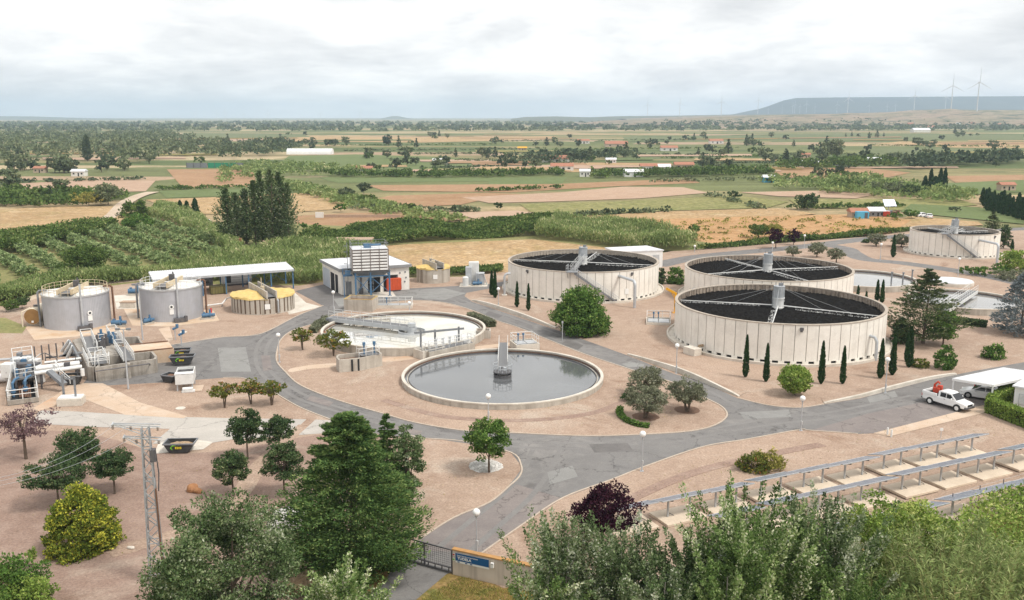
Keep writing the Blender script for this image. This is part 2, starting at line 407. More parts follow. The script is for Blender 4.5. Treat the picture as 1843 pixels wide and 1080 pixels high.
# far farmland: long narrow plots
def M_farm():
    m, nt, out = _new('farmland_mat')
    b = nt.nodes.new('ShaderNodeBsdfPrincipled'); nt.links.new(b.outputs[0], out.inputs[0])
    b.inputs['Roughness'].default_value = .95; b.inputs['Specular IOR Level'].default_value = .1
    pos = _pos(nt)
    v = nt.nodes.new('ShaderNodeTexVoronoi'); v.distance = 'CHEBYCHEV'; v.inputs['Scale'].default_value = 1.0; v.inputs['Randomness'].default_value = .85
    nt.links.new(_map(nt, pos, (.0042, .0125, 1), .12), v.inputs['Vector'])
    sep = nt.nodes.new('ShaderNodeSeparateColor'); nt.links.new(v.outputs['Color'], sep.inputs[0])
    r = _ramp(nt, [(0, (.11, .14, .055)), (.18, (.16, .175, .075)), (.32, (.19, .20, .085)), (.40, (.38, .29, .17)), (.52, (.14, .16, .065)), (.60, (.36, .26, .175)), (.72, (.25, .22, .11)), (.86, (.42, .34, .21))])
    r.color_ramp.interpolation = 'CONSTANT'; nt.links.new(sep.outputs[0], r.inputs[0])
    n = _noise(nt, _map(nt, pos, (.25, 1, 1), .12), .05, 6, .7); q = _ramp(nt, [(.3, (.7,) * 3), (.7, (1.25,) * 3)]); nt.links.new(n.outputs[0], q.inputs[0])
    col = _mix(nt, 1.0, r.outputs[0], q.outputs[0], 'MULTIPLY')
    n = _noise(nt, pos, .012, 6, .75); q = _ramp(nt, [(.52, (0,) * 3), (.62, (.75,) * 3)]); nt.links.new(n.outputs[0], q.inputs[0])
    col = _mix(nt, q.outputs[0], col, (.12, .135, .06))
    n = _noise(nt, pos, .6, 3, .8); q = _ramp(nt, [(.3, (.8,) * 3), (.7, (1.2,) * 3)]); nt.links.new(n.outputs[0], q.inputs[0])
    col = _mix(nt, 1.0, col, q.outputs[0], 'MULTIPLY')
    nt.links.new(col, b.inputs['Base Color']); return m
farm = M_farm()
soil_pink = M_ground('bare_soil_mat', [(.44, .31, .22), (.40, .27, .19), (.48, .35, .26)], (.02, .15), (.12, .8), rows=(1.6, .05, .06))
soil_brown = M_ground('brown_soil_mat', [(.36, .22, .13), (.31, .185, .10), (.42, .28, .17)], (.02, .12), (.18, .7), patch=((.24, .20, .08), .6, .03, .58), rows=(2.2, .05, .10))
straw = M_ground('straw_mat', [(.42, .285, .15), (.34, .225, .115), (.49, .36, .22)], (.03, .25), (.42, .9), patch=((.30, .23, .10), .7, .06, .54), patch2=((.58, .46, .30), .6, .11, .56))
scrub = M_ground('dry_scrub_mat', [(.44, .255, .125), (.37, .215, .10), (.50, .33, .18)], (.05, .3), (.30, 1.0), patch=((.22, .135, .06), .8, .11, .58), patch2=((.28, .23, .09), .6, .025, .56))
crop_green = M_ground('green_crop_mat', [(.145, .185, .075), (.125, .16, .06), (.18, .21, .09)], (.02, .2), (.22, .9), rows=(2.5, .05, .15))
crop_lime = M_ground('yellow_green_crop_mat', [(.23, .22, .085), (.19, .195, .07), (.36, .32, .16)], (.04, .25), (.40, .6), rows=(3.0, .05, .15))
crop_olive = M_ground('olive_crop_mat', [(.25, .22, .075), (.20, .18, .06), (.33, .27, .12)], (.03, .25), (.3, .8))
crop_far = M_ground('far_crop_mat', [(.15, .17, .08), (.12, .145, .065), (.20, .20, .10)], (.01, .1), (.2, .4))
track = M_ground('dirt_track_mat', [(.52, .42, .32), (.46, .36, .27), (.56, .47, .38)], (.05, .4), (.12, 2))

# ================================================================== ground, roads, fields
def fill(name, pts, z, m, label=None, kind='structure', px=True, z_of=None):
    P = [G(*p) if px else Vector((p[0], p[1], 0)) for p in pts]
    from mathutils.geometry import tessellate_polygon
    tri = tessellate_polygon([[Vector((p.x, p.y, 0)) for p in P]])
    mb = MB(); mb.v = [(p.x, p.y, z) for p in P]
    for t in tri:
        a, b, c = (P[i] for i in t)
        n = (b.x - a.x) * (c.y - a.y) - (b.y - a.y) * (c.x - a.x)
        mb.f.append(tuple(t) if n > 0 else tuple(reversed(t)))
    o = mb.build(name, m, smooth=False); tag(o, label, kind=kind); return o

def smooth_line(pts, n=6, closed=False):
    """Catmull-Rom through photo points"""
    P = [np.array(p, float) for p in pts]; out = []
    m = len(P)
    for i in range(m if closed else m - 1):
        g = lambda k: P[k % m] if closed else P[min(max(k, 0), m - 1)]
        p0, p1, p2, p3 = g(i - 1), g(i), g(i + 1), g(i + 2)
        for k in range(n):
            t = k / n
            out.append(tuple(.5 * ((2 * p1) + (-p0 + p2) * t + (2 * p0 - 5 * p1 + 4 * p2 - p3) * t * t + (-p0 + 3 * p1 - 3 * p2 + p3) * t ** 3)))
    if not closed: out.append(tuple(P[-1]))
    return out

def strip(name, pts, width, z0, z1, m, px=True, closed=False, kind='structure', label=None):
    """kerb-like strip along a ground line"""
    P = [G(*p) if px else Vector((p[0], p[1], 0)) for p in pts]
    mb = MB(); n = len(P)
    for i, p in enumerate(P):
        a = P[(i - 1) % n] if closed or i else P[i]; b = P[(i + 1) % n] if closed or i < n - 1 else P[i]
        d = (b - a); d.z = 0; d.normalize(); s = Vector((-d.y, d.x, 0)) * width / 2
        for q, z in ((p - s, z0), (p + s, z0), (p + s, z1), (p - s, z1)): mb.v.append((q.x, q.y, z))
    for i in range(n if closed else n - 1):
        a = 4 * i; b = 4 * ((i + 1) % n)
        for k in range(4): mb.f.append((a + k, b + k, b + (k + 1) % 4, a + (k + 1) % 4))
    o = mb.build(name, m, smooth=False); tag(o, label, kind=kind); return o

mb = MB(); mb.add([(-16000, -200, -.4), (16000, -200, -.4), (16000, 15000, -.4), (-16000, 15000, -.4)], [(0, 1, 2, 3)])
tag(mb.build('ground', farm, smooth=False), kind='structure')

# fields, listed far to near in photo pixels
FIELDS = [
 (crop_far, [(1120, 246), (1480, 240), (1843, 243), (1843, 252), (1500, 252), (1130, 256)]),
 (straw, [(1620, 254), (1843, 255), (1843, 266), (1720, 265), (1580, 258)]),
 (crop_far, [(1560, 266), (1843, 267), (1843, 290), (1640, 288), (1540, 276)]),
 (straw, [(520, 244), (720, 246), (1000, 245), (1000, 250), (760, 256), (520, 254)]),
 (crop_far, [(330, 239), (540, 240), (560, 246), (420, 249), (320, 246)]),
 (soil_pink, [(350, 249), (520, 247), (520, 253), (380, 254)]),
 (crop_green, [(520, 280), (640, 277), (850, 284), (880, 296), (760, 305), (690, 310), (610, 304), (500, 294)]),
 (crop_far, [(1130, 273), (1280, 271), (1290, 285), (1120, 286)]),
 (straw, [(920, 303), (1060, 298), (1070, 308), (930, 311)]),
 (crop_green, [(575, 318), (880, 318), (880, 325), (610, 328), (590, 324)]),
 (crop_green, [(880, 318), (1020, 318), (1010, 332), (880, 334)]),
 (soil_brown, [(660, 332), (1000, 330), (1240, 320), (1260, 328), (1110, 334), (920, 345), (690, 342)]),
 (soil_brown, [(300, 304), (455, 303), (462, 334), (330, 338)]),
 (soil_pink, [(20, 330), (130, 324), (280, 324), (262, 343), (140, 346), (10, 342)]),
 (crop_green, [(285, 342), (465, 338), (540, 336), (600, 340), (560, 348), (300, 355)]),
 (straw, [(262, 358), (405, 353), (530, 346), (640, 350), (645, 372), (540, 380), (400, 384), (330, 384)]),
 (soil_brown, [(700, 351), (880, 346), (980, 350), (870, 358), (830, 367), (720, 372), (660, 362)]),
 (soil_pink, [(830, 354), (1010, 345), (1120, 335), (1230, 336), (1275, 346), (1150, 356), (980, 362), (880, 364)]),
 (crop_lime, [(935, 366), (1090, 362), (1240, 355), (1320, 350), (1420, 362), (1380, 373), (1200, 378), (1000, 389), (955, 380)]),
 (soil_brown, [(1385, 300), (1560, 302), (1640, 310), (1600, 318), (1480, 326), (1400, 316)]),
 (soil_pink, [(1330, 345), (1480, 342), (1580, 348), (1540, 356), (1400, 352)]),
 (crop_lime, [(1420, 358), (1720, 356), (1760, 368), (1640, 378), (1440, 372)]),
 (crop_green, [(1590, 335), (1843, 322), (1843, 344), (1750, 350), (1640, 350)]),
 (soil_brown, [(1700, 316), (1843, 314), (1843, 323), (1720, 328)]),
 (crop_green, [(1640, 366), (1760, 372), (1843, 388), (1843, 402), (1740, 392), (1620, 380)]),
 (straw, [(1560, 400), (1640, 388), (1760, 398), (1770, 404), (1640, 412)]),
 (soil_pink, [(810, 382), (930, 378), (1000, 388), (960, 396), (860, 394)]),
 (soil_brown, [(530, 388), (640, 382), (760, 384), (840, 394), (700, 408), (535, 408)]),
 (straw, [(1000, 390), (1200, 380), (1400, 374), (1470, 384), (1320, 396), (1060, 402)]),
 (scrub, [(1000, 402), (1160, 394), (1400, 388), (1560, 384), (1640, 396), (1600, 420), (1400, 432), (1240, 440), (1060, 420)]),
 (straw, [(0, 376), (120, 371), (215, 371), (240, 388), (225, 404), (120, 410), (0, 426)]),
 (dry_grass, [(500, 455), (600, 440), (640, 450), (600, 462), (520, 466)]),
 (straw, [(690, 442), (820, 432), (960, 428), (1060, 436), (1130, 450), (1140, 470), (900, 490), (740, 486), (690, 460)]),
 (wild_green, [(-60, 418), (190, 408), (420, 398), (660, 408), (1000, 395), (1300, 440), (1240, 452), (1100, 446), (960, 430), (700, 440), (600, 520), (250, 512), (-60, 560)]),
]
for i, (m, pts) in enumerate(FIELDS):
    fill('field', pts, -.38 + .009 * i, m)
rf_ = random.Random(21)
for k in range(46):
    y = 242 + 68 * rf_.random() ** 1.2; x = rf_.uniform(-60, 1800) if y < 285 else rf_.uniform(560, 1800); w_ = rf_.uniform(60, 240); d_ = (y - 236) * rf_.uniform(.035, .085) + .5; sl = rf_.uniform(-.012, .008)
    fill('field', [(x, y), (x + w_, y + sl * w_), (x + w_ * 1.02, y + sl * w_ + d_), (x + rf_.uniform(-6, 6), y + d_)], -.06 + .004 * k, rf_.choice([straw, straw, soil_pink, crop_lime, crop_olive, crop_green, soil_brown, crop_far, dry_grass]))
# dirt tracks among the fields
for i, pts in enumerate(([(-30, 560), (40, 545), (95, 522), (160, 512), (256, 503)],
            [(205, 388), (225, 365), (250, 352), (275, 345)], [(180, 400), (212, 380), (228, 362)])):
    strip('dirt_track', smooth_line(pts), [2.4, 5, 4][i], -.06, -.02 + .004 * i, track)

# the plant's gravel yard
YARD = [(-260, 560), (-60, 556), (40, 545), (100, 527), (250, 508), (400, 512), (540, 514), (590, 506), (740, 500), (830, 498), (905, 490), (1100, 470), (1210, 452),
        (1300, 446), (1400, 438), (1560, 426), (1640, 416), (1760, 412), (1900, 408), (2100, 420), (2250, 800), (1990, 850), (1843, 878), (1700, 925), (1500, 985), (1200, 1070), (1000, 1052), (905, 1058), (820, 1018), (700, 990),
        (560, 1000), (540, 1130), (300, 1200), (80, 1130), (-60, 1000), (-260, 980)]
fill('gravel_yard', YARD, 0.0, gravel)
fill('gravel_yard', smooth_line([(-200, 790), (60, 775), (180, 785), (290, 815), (395, 812), (470, 800), (600, 780), (700, 790), (735, 860), (720, 960), (690, 985), (600, 1000), (545, 1130), (300, 1190), (80, 1125), (-60, 995), (-200, 970)], 4, True), .004, gravel_dark)
fill('grass_verge', [(-60, 1000), (80, 1130), (300, 1200), (540, 1130), (560, 1000), (700, 990), (820, 1018), (905, 1058), (1000, 1052), (1200, 1070), (1500, 985), (1700, 925), (1843, 878), (2100, 850), (2300, 1100), (2000, 1500), (400, 1600), (-300, 1300)], -.012, dry_grass)
fill('grass_verge', [(-200, 575), (10, 572), (48, 588), (40, 600), (-200, 598)], .004, wild_green)

ISL = [(601, 567), (571, 581), (527, 595), (507, 610), (500, 626), (498, 650), (515, 671), (538, 692), (578, 710), (628, 727), (687, 744), (747, 761), (836, 775.6), (920, 779.5), (1053, 785), (1153, 782.5),
       (1237, 777), (1283, 767), (1308, 750), (1300, 733), (1270, 717), (1220, 692), (1137, 666), (1053, 638), (987, 612), (933, 590), (890, 576), (853, 560), (800, 545), (740, 541), (680, 548), (640, 556)]
isl = smooth_line(ISL, 4, True)
# asphalt: loop road outer outline
ROAD = ([(300, 622), (400, 607), (443, 605), (477, 598), (532, 570), (556, 560), (582, 550), (560, 534), (531, 524), (560, 518), (582, 512), (640, 518), (740, 519), (800, 516), (880, 511), (960, 498),(960,508), (905, 515), (840, 527), (836, 533), (850, 543), (880, 553), (947, 575.6), (1013, 598), (1069, 618), (1130, 640), (1213, 673), (1259, 685),
         (1328, 717), (1385, 730), (1438, 734), (1483, 727.6), (1548, 717), (1670, 685), (1752, 668), (1843, 652), (2000, 622), (2050, 700), (1776, 728), (1572, 780), (1544, 781), (1458, 775), (1438, 774), (1344, 791), (1263, 805), (1161, 840), (1100, 864),
         (1012, 897), (940, 945), (867, 996), (803, 1034), (746, 1082), (690, 1150), (560, 1150), (690, 1050), (708, 1022), (735, 988), (760, 968), (817, 932), (880, 905), (917, 875), (936, 856), (938, 838), (920, 815), (836, 795), (761, 789), (690, 783), (620, 768), (578, 749), (539, 733), (507, 715), (477, 696), (438, 681), (402, 680), (350, 684), (300, 688), (190, 694), (150, 690), (190, 640)])
fill('road', ROAD, .008, asphalt)
fill('gravel_yard', isl, .014, gravel)
strip('kerb', isl, .16, 0, .07, kerb_mat, closed=True)
KERBS = [smooth_line([(402, 680), (438, 681), (477, 696), (507, 715), (539, 733), (578, 749), (600, 757)], 5),
         smooth_line([(740, 784), (761, 789), (836, 795), (920, 815), (938, 838), (936, 856), (917, 875), (880, 905), (817, 932), (760, 968), (735, 988)], 5),
         smooth_line([(867, 996), (940, 945), (1012, 897), (1100, 864), (1161, 840), (1263, 805), (1344, 791), (1438, 774), (1458, 775), (1544, 781)], 5),
         smooth_line([(300, 622), (400, 607), (443, 605), (477, 598), (532, 570), (556, 560), (582, 550)], 5),
         smooth_line([(1328, 717), (1385, 730), (1438, 734), (1483, 727.6)], 6)]
for k in KERBS: strip('kerb', k, .14, 0, .06, kerb_mat)
for k, (pl, w_, m_) in enumerate((([(560, 755), (480, 830), (430, 900), (330, 960), (200, 1000)], .9, gravel), ([(545, 765), (462, 836), (412, 902), (318, 956), (190, 992)], .9, gravel), ([(1130, 720), (1060, 745), (940, 757), (800, 750), (690, 720)], 1.0, gravel_dark), ([(1480, 800), (1400, 815), (1250, 850), (1130, 900)], 1.1, gravel_dark))):
    strip('worn_path', smooth_line(pl, 5), w_, .002, .027 + .0005 * k, m_)
# darker paving by the building, pale patches, concrete drives
fill('road_patch', [(531, 524), (582, 512), (616, 531), (640, 538), (600, 549), (582, 551)], .012, asphalt_dark)
fill('road_patch', [(600, 538), (740, 522), (800, 519), (838, 528), (800, 540), (740, 536), (690, 541), (640, 551), (610, 552)], .016, asphalt_patch)
fill('road_patch', [(392, 626), (442, 625), (452, 669), (398, 669)], .012, asphalt_patch)
fill('road_patch', [(760, 968), (817, 932), (880, 905), (930, 872), (1012, 897), (940, 945), (867, 996), (735, 990)], .012, asphalt_brown)
fill('road_patch', [(1458, 775), (1560, 745), (1700, 716), (1776, 712), (1776, 728), (1572, 780)], .012, asphalt_brown)
for k, pt in enumerate(([(1060, 800), (1130, 798), (1140, 812), (1070, 815)], [(1330, 742), (1420, 738), (1424, 750), (1340, 755)], [(560, 712), (600, 724), (592, 732), (552, 720)], [(1020, 612), (1050, 622), (1040, 630), (1010, 619)], [(985, 850), (1030, 838), (1040, 858), (990, 872)], [(470, 640), (486, 640), (490, 666), (474, 668)], [(880, 560), (905, 568), (896, 574), (872, 566)], [(1560, 715), (1610, 704), (1616, 714), (1566, 726)], [(690, 762), (760, 776), (755, 784), (686, 770)])):
    fill('road_patch', pt, .0155 + .0003 * k, (asphalt_dark, asphalt_patch, asphalt_brown)[k % 3])
fill('pavement', [(1572, 780), (1776, 728), (1793, 738), (1601, 786)], .03, drive_tan)
fill('concrete_apron', [(531, 527), (551, 545), (579, 552), (520, 566), (505, 540)], .01, concrete_pale)
fill('concrete_drive', [(70, 739), (140, 741), (218, 746), (338, 751), (419, 753), (560, 755), (600, 757), (640, 770), (600, 779), (419, 791), (383, 797), (274, 799), (306, 772), (176, 769), (88, 764), (60, 760)], .018, drive_grey)
fill('concrete_drive', [(128, 690), (185, 690), (253, 725), (338, 750), (330, 753), (225, 747), (175, 728), (137, 712), (126, 722), (70, 741), (60, 735), (100, 712)], .022, drive_tan)
fill('concrete_pad', [(285, 798), (278, 817), (366, 809), (384, 796), (340, 790)], .024, concrete_pale)
fill('concrete_pad', [(46, 590), (62, 612), (135, 606), (230, 596), (215, 575), (70, 575)], .01, concrete_rust)
fill('concrete_pad', [(222, 555), (238, 586), (300, 588), (395, 577), (385, 560), (300, 548)], .012, concrete_rust)
fill('concrete_pad', [(205, 532), (262, 528), (262, 556), (210, 556)], .018, concrete_pale)
fill('concrete_pad', [(285, 592), (305, 588), (312, 612), (300, 614)], .014, drive_tan)
fill('garden_path', smooth_line([(522, 664), (560, 657), (612, 654), (612, 660), (560, 664), (524, 670)], 3, True), .02, drive_tan)
fill('garden_path', smooth_line([(690, 645), (740, 640), (800, 632), (870, 622), (930, 616), (930, 621), (870, 628), (800, 638), (740, 647), (692, 652)], 3, True), .02, drive_tan)
# upper right service roads
strip('service_road', smooth_line([(1180, 478), (1260, 462), (1393, 449), (1470, 441), (1560, 430), (1640, 424), (1760, 416), (1960, 406)]), 5.0, .002, .009, asphalt)
strip('service_road', smooth_line([(1480, 440), (1520, 447), (1534, 456), (1560, 467), (1629, 474), (1724, 488), (1807, 503), (1960, 540)]), 4.5, .002, .011, asphalt)
# retaining banks beside the diagonal road and along the near road
def wall_wedge(name, pts, hs, th, label, cat):
    P = [G(*p) for p in pts]; n = len(P); o = thing(name, label, cat, (P[0].x, P[0].y, 0)); mb = MB()
    for i, p in enumerate(P):
        a = P[max(i - 1, 0)]; b = P[min(i + 1, n - 1)]; d = (b - a).normalized(); s = Vector((-d.y, d.x, 0)) * th / 2
        for q, z in ((p - s, 0), (p + s, 0), (p + s, hs[i]), (p - s, hs[i])): mb.v.append((q.x - P[0].x, q.y - P[0].y, z))
    for i in range(n - 1):
        a = 4 * i; b = a + 4
        for k in range(4): mb.f.append((a + k, b + k, b + (k + 1) % 4, a + (k + 1) % 4))
    mb.f.append((0, 1, 2, 3)); mb.f.append((4 * n - 1, 4 * n - 2, 4 * n - 3, 4 * n - 4))
    mb.build('wall', concrete_pale, o, smooth=False)
    return o
def bank(pts, hs, out, name='gravel_bank'):
    """gravel sloping back to the yard behind a low wall"""
    P = [G(*p) for p in pts]; Q = [G(*p) for p in out]; mb = MB(); n = len(P)
    for p, q, h in zip(P, Q, hs): mb.v += [(p.x, p.y, h), (q.x, q.y, .002)]
    for i in range(n - 1): mb.f.append((2 * i, 2 * i + 2, 2 * i + 3, 2 * i + 1))
    tag(mb.build(name, gravel, smooth=False), kind='structure')
w1 = smooth_line([(850, 541), (880, 551), (947, 573), (1000, 591)], 4); n1 = len(w1)
h1 = [.15 + .45 * math.sin(PI * i / (n1 - 1)) for i in range(n1)]
wall_wedge('retaining_wall', w1, h1, .3, 'low pale retaining wall along the diagonal road, beside the pair of thin cypresses', 'wall')
bank(w1, [h - .03 for h in h1], [(x + 14, y - 7) for x, y in w1])
w2 = smooth_line([(1130, 638), (1180, 656), (1230, 674), (1280, 694), (1330, 714)], 4); n2 = len(w2)
h2 = [.12 + .5 * math.sin(PI * i / (n2 - 1)) for i in range(n2)]
wall_wedge('retaining_wall', w2, h2, .3, 'low pale retaining wall across the road from the three olive trees', 'wall')
bank(w2, [h - .03 for h in h2], [(x + 16, y - 9) for x, y in w2])
w3 = smooth_line([(1483, 726), (1548, 715), (1600, 702), (1670, 684), (1720, 674)], 4); n3 = len(w3)
h3 = [.1 + .75 * (i / (n3 - 1)) * (1.6 - 1.5 * i / (n3 - 1)) for i in range(n3)]
wall_wedge('retaining_wall', w3, h3, .3, 'grey wedge shaped retaining wall along the road opposite the white pickup', 'wall')
tracks = M_ground('wheel_worn_asphalt', [(.226, .217, .21), (.193, .184, .178), (.24, .23, .221)], (.2, .8), (.10, 6), bump=.1)
for k_, (pl, w_) in enumerate((([(556, 575), (520, 592), (488, 612), (478, 640), (487, 668), (515, 692), (560, 716), (640, 742), (740, 768), (840, 787), (960, 797), (1080, 797), (1200, 787), (1300, 768), (1400, 752), (1500, 741), (1640, 712)], .5), ([(546, 570), (508, 588), (470, 612), (460, 642), (470, 672), (503, 699), (550, 723), (636, 749), (735, 777), (838, 796), (960, 806), (1080, 807), (1210, 796), (1310, 777), (1405, 762), (1505, 751), (1645, 722)], .5),
        ([(800, 527), (850, 547), (920, 571), (1010, 604), (1110, 644), (1200, 676), (1280, 706), (1330, 735)], .45), ([(800, 533), (845, 553), (912, 578), (1000, 611), (1100, 652), (1190, 684), (1270, 714)], .45), ([(960, 806), (940, 850), (905, 890), (850, 935), (790, 985)], .5), ([(1010, 806), (985, 855), (950, 900), (900, 945), (840, 998)], .5))):
    strip('wheel_track', smooth_line(pl, 5), w_, .006, .0125 + .0004 * k_, tracks)
bank(w3, [h - .03 for h in h3], [(x - 8, y - 15) for x, y in w3])
# ================================================================== trickling filters
def leaf_mesh0(name, P, D, size, asp, m, rng):
    D = D / np.linalg.norm(D, axis=1, keepdims=True); S = np.cross(D, rng.normal(size=P.shape)); S /= np.linalg.norm(S, axis=1, keepdims=True); h = size[:, None]; w = h * asp
    return np_mesh(name, np.stack([P, P + S * w + D * h * .5, P + D * h, P - S * w + D * h * .5], 1).reshape(-1, 3), np.arange(len(P) * 4).reshape(-1, 4), m)
TH = 5.1
def media_mesh(R):
    st = .22; n = int(R / st); xs = np.arange(-n, n + 1) * st
    X, Y = np.meshgrid(xs, xs); rng = np.random.default_rng(5)
    Z = rng.normal(0, .085, X.shape); X = X + rng.uniform(-.07, .07, X.shape); Y = Y + rng.uniform(-.07, .07, X.shape)
    ok = (X ** 2 + Y ** 2) < R * R
    w = 2 * n + 1; i, j = np.meshgrid(np.arange(w - 1), np.arange(w - 1)); i = i.ravel(); j = j.ravel()
    q = np.stack([j * w + i, j * w + i + 1, (j + 1) * w + i + 1, (j + 1) * w + i], 1)
    f = q[ok.ravel()[q].all(1)]
    V = np.stack([X.ravel(), Y.ravel(), Z.ravel()], 1)
    used = np.unique(f); rm = -np.ones(len(V), int); rm[used] = np.arange(len(used))
    return V[used], rm[f]

def filter_tank(x0, x1, ymid, label, panels, arms, stair=None, pipe=None, lamps=(), vent=None, joint_seed=0, extra=None):
    X, Y, R = circ(x0, x1, ymid, TH)
    o = thing('filter_tank', label, 'water tank', (X, Y, 0), 0, 'round trickling filter tanks')
    ang = lambda px, py, z=0: math.atan2(G(px, py, z).y - Y, G(px, py, z).x - X)
    toward = math.atan2(-Y, -X)
    # precast wall: each panel a shallow facet with an open joint
    n = panels; jt = MB(); ph = toward + PI / n
    MB().gear(R, R - .09, R - .22, n, .042 / R, .42, TH - .12, ph, 2).build('wall', panel_white, o, smooth=False)
    jt.lathe([(R - .05, .44), (R - .05, TH - .14), (R - .10, TH - .14), (R - .10, .44)], 180); jt.build('joint_seal', joint_dark, o)
    MB().lathe([(R + .05, TH - .12), (R + .05, TH), (R - .36, TH), (R - .36, TH - .12)], 120).build('rim', rim_cap, o)
    MB().lathe([(R - .27, TH - 1.5), (R - .27, TH - .12), (R - .30, TH - .12), (R - .30, TH - 1.5)], 120).build('lining', rim_brown, o)
    # ribs running down the inner face
    mb = MB(); n2 = n * 2; b0 = len(mb.v)
    for k in range(n2):
        for e, r in ((-.26, R - .31), (-.24, R - .42), (.24, R - .42), (.26, R - .31)):
            t = 2 * PI * (k + e) / n2 * 1.0; mb.v += [(r * math.cos(t), r * math.sin(t), TH - .95), (r * math.cos(t), r * math.sin(t), TH - .13)]
    m_ = n2 * 4
    for k in range(m_): p = 2 * k; q = 2 * ((k + 1) % m_); mb.f.append((p + 1, q + 1, q, p))
    mb.build('inner_ribs', rim_cap if joint_seed != 1 else rim_brown, o, smooth=False)
    V, f = media_mesh(R - .3); me = np_mesh('stone_bed', V, f, media_black); np_obj('stone_bed', me, o, (0, 0, TH - .85))
    # footing with drain slots
    MB().lathe([(R + 1.05, 0), (R + 1.05, .32), (R + .85, .34), (R + .80, .12), (R - .1, .12), (R - .1, 0)], 120).build('footing', concrete_pale, o)
    dk = MB(); MB().gear(R + .02, R - .38, R - .42, n, .36 / R, .11, .43, toward, 2).build('base_block', panel_white, o, smooth=False)
    dk.lathe([(R - .2, .115), (R - .2, .425), (R - .36, .425), (R - .36, .115)], 120); dk.build('drain_slot', dark_hole, o)
    # distributor
    hz = TH - .45
    mb = MB(); mb.lathe([(.78, 0), (.78, .25), (.70, .3), (.70, 1.35), (.80, 1.38), (.80, 1.55), (0.01, 1.55), (0.01, 0)], 28, (0, 0, TH - .9)); mb.build('column_base', galv_white, o)
    mb = MB(); mb.lathe([(.70, 0), (.70, 1.5), (.76, 1.5), (.76, 1.6), (0.01, 1.62), (.01, 0)], 28, (0, 0, TH + .65))
    for k in range(16):
        a = 2 * PI * k / 16; mb.box((.72 * math.cos(a), .72 * math.sin(a), TH + 1.4), (.06, .07, 1.45), a)
    col = mb.build('column_head', galv, o)
    mb = MB()
    for a in (0.3, 2.2, 3.6, 5): mb.tube([(.6 * math.cos(a), .6 * math.sin(a), TH + 2.25), (.6 * math.cos(a), .6 * math.sin(a), TH + 2.75)], .03, 5)
    mb.box((.2, 0, TH + 2.45), (.5, .4, .35)); mb.build('vent_cap', steel_grey, col)
    mb = MB(); mb.bar((.86, .2, TH - .6), (.86, .2, TH + 1.6), .05); mb.bar((.86, -.2, TH - .6), (.86, -.2, TH + 1.6), .05)
    for k in range(8): mb.bar((.86, -.2, TH - .4 + .27 * k), (.86, .2, TH - .4 + .27 * k), .04)
    ld = mb.build('ladder', galv, o, rz=toward - .9)
    for a in arms:
        c, s = math.cos(a), math.sin(a); L = R - .7
        mb = MB(); mb.tube([(.7 * c, .7 * s, hz), (L * c, L * s, hz + .05)], [.085, .05], 8)
        for k in range(1, int(L / .9)):
            r = .9 * k + .6; mb.box((r * c + .1 * s, r * s - .1 * c, hz - .05), (.10, .16, .05), a)
        arm = mb.build('distributor_arm', galv_white, o)
        rg = np.random.default_rng(int(abs(a) * 100)); q = rg.uniform(.18, 1, 260) * L; e = -rg.uniform(.05, .75, 260); V_ = np.stack([q * c - e * s, q * s + e * c, np.full(260, TH - .74)], 1); D_ = rg.normal(size=(260, 3)) * .4 + np.array((0, 0, 1))
        tag(np_obj('water_spray', leaf_mesh0('water_spray', V_, D_, rg.uniform(.04, .17, 260), .4, sign_white, rg), arm), kind='stuff')
        mb = MB(); 
        for r in (.45, .72): mb.tube([(.5 * c, .5 * s, TH + 2.0), (L * r * c, L * r * s, hz + .1)], .011, 4)
        mb.build('guy_wire', galv, arm)
    if stair:   # platform pixel at rim level, foot pixel on the ground
        a0 = ang(*stair[0], TH); a1 = ang(*stair[1], 0)
        d = (a1 - a0 + PI) % (2 * PI) - PI; n = 26; ri, ro = R + .12, R + .95
        mb = MB(); rl = MB(); pts = []
        for k in range(n + 1):
            a = a0 + d * (.06 + .94 * k / n); z = (TH - .1) * (1 - k / n); pts.append((a, z))
        for (a, z), (b, zz) in zip(pts[:-1], pts[1:]):
            for r in (ri, ro): mb.bar((r * math.cos(a), r * math.sin(a), z), (r * math.cos(b), r * math.sin(b), zz), .05, .26)
            m_ = (a + b) / 2; mb.box(((ri + ro) / 2 * math.cos(m_), (ri + ro) / 2 * math.sin(m_), (z + zz) / 2), (ro - ri, .27, .04), m_)
        st = mb.build('staircase', steel_grey, o)
        rl.rail([(ro * math.cos(a), ro * math.sin(a), z) for a, z in pts], 1.0, .028, 1.8); rl.build('handrail', galv, st)
        mb = MB(); mb.lathe([(R - .9, TH + .02), (R - .9, TH + .1), (R + 1.1, TH + .1), (R + 1.1, TH + .02)], 6, a0=a0 - .06, a1=a0 + .07)
        for a in (a0 - .05, a0 + .06): mb.bar(((R + 1) * math.cos(a), (R + 1) * math.sin(a), TH), (R * math.cos(a), R * math.sin(a), TH - 1.1), .07)
        pf = mb.build('platform', steel_grey, o)
        mb = MB(); q = [((r) * math.cos(a), r * math.sin(a), TH + .1) for r, a in ((R + 1.1, a0 + .07), (R + 1.1, a0 - .06), (R - .9, a0 - .06))]
        mb.rail(q, 1.05, .03, .9); mb.build('handrail', galv, pf)
        # walkway out over the stone bed
        c, s = math.cos(a0), math.sin(a0)
        mb = MB(); mb.bar((c, s, TH + .12), ((R - .8) * c, (R - .8) * s, TH + .12), .8, .07); w = mb.build('walkway', grating, o)
        mb = MB()
        for e in (-.4, .4): mb.rail([((R - .8) * c - e * s, (R - .8) * s + e * c, TH + .14), (c - e * s, s + e * c, TH + .14)], .95, .026, 2)
        mb.build('handrail', galv_white, w)
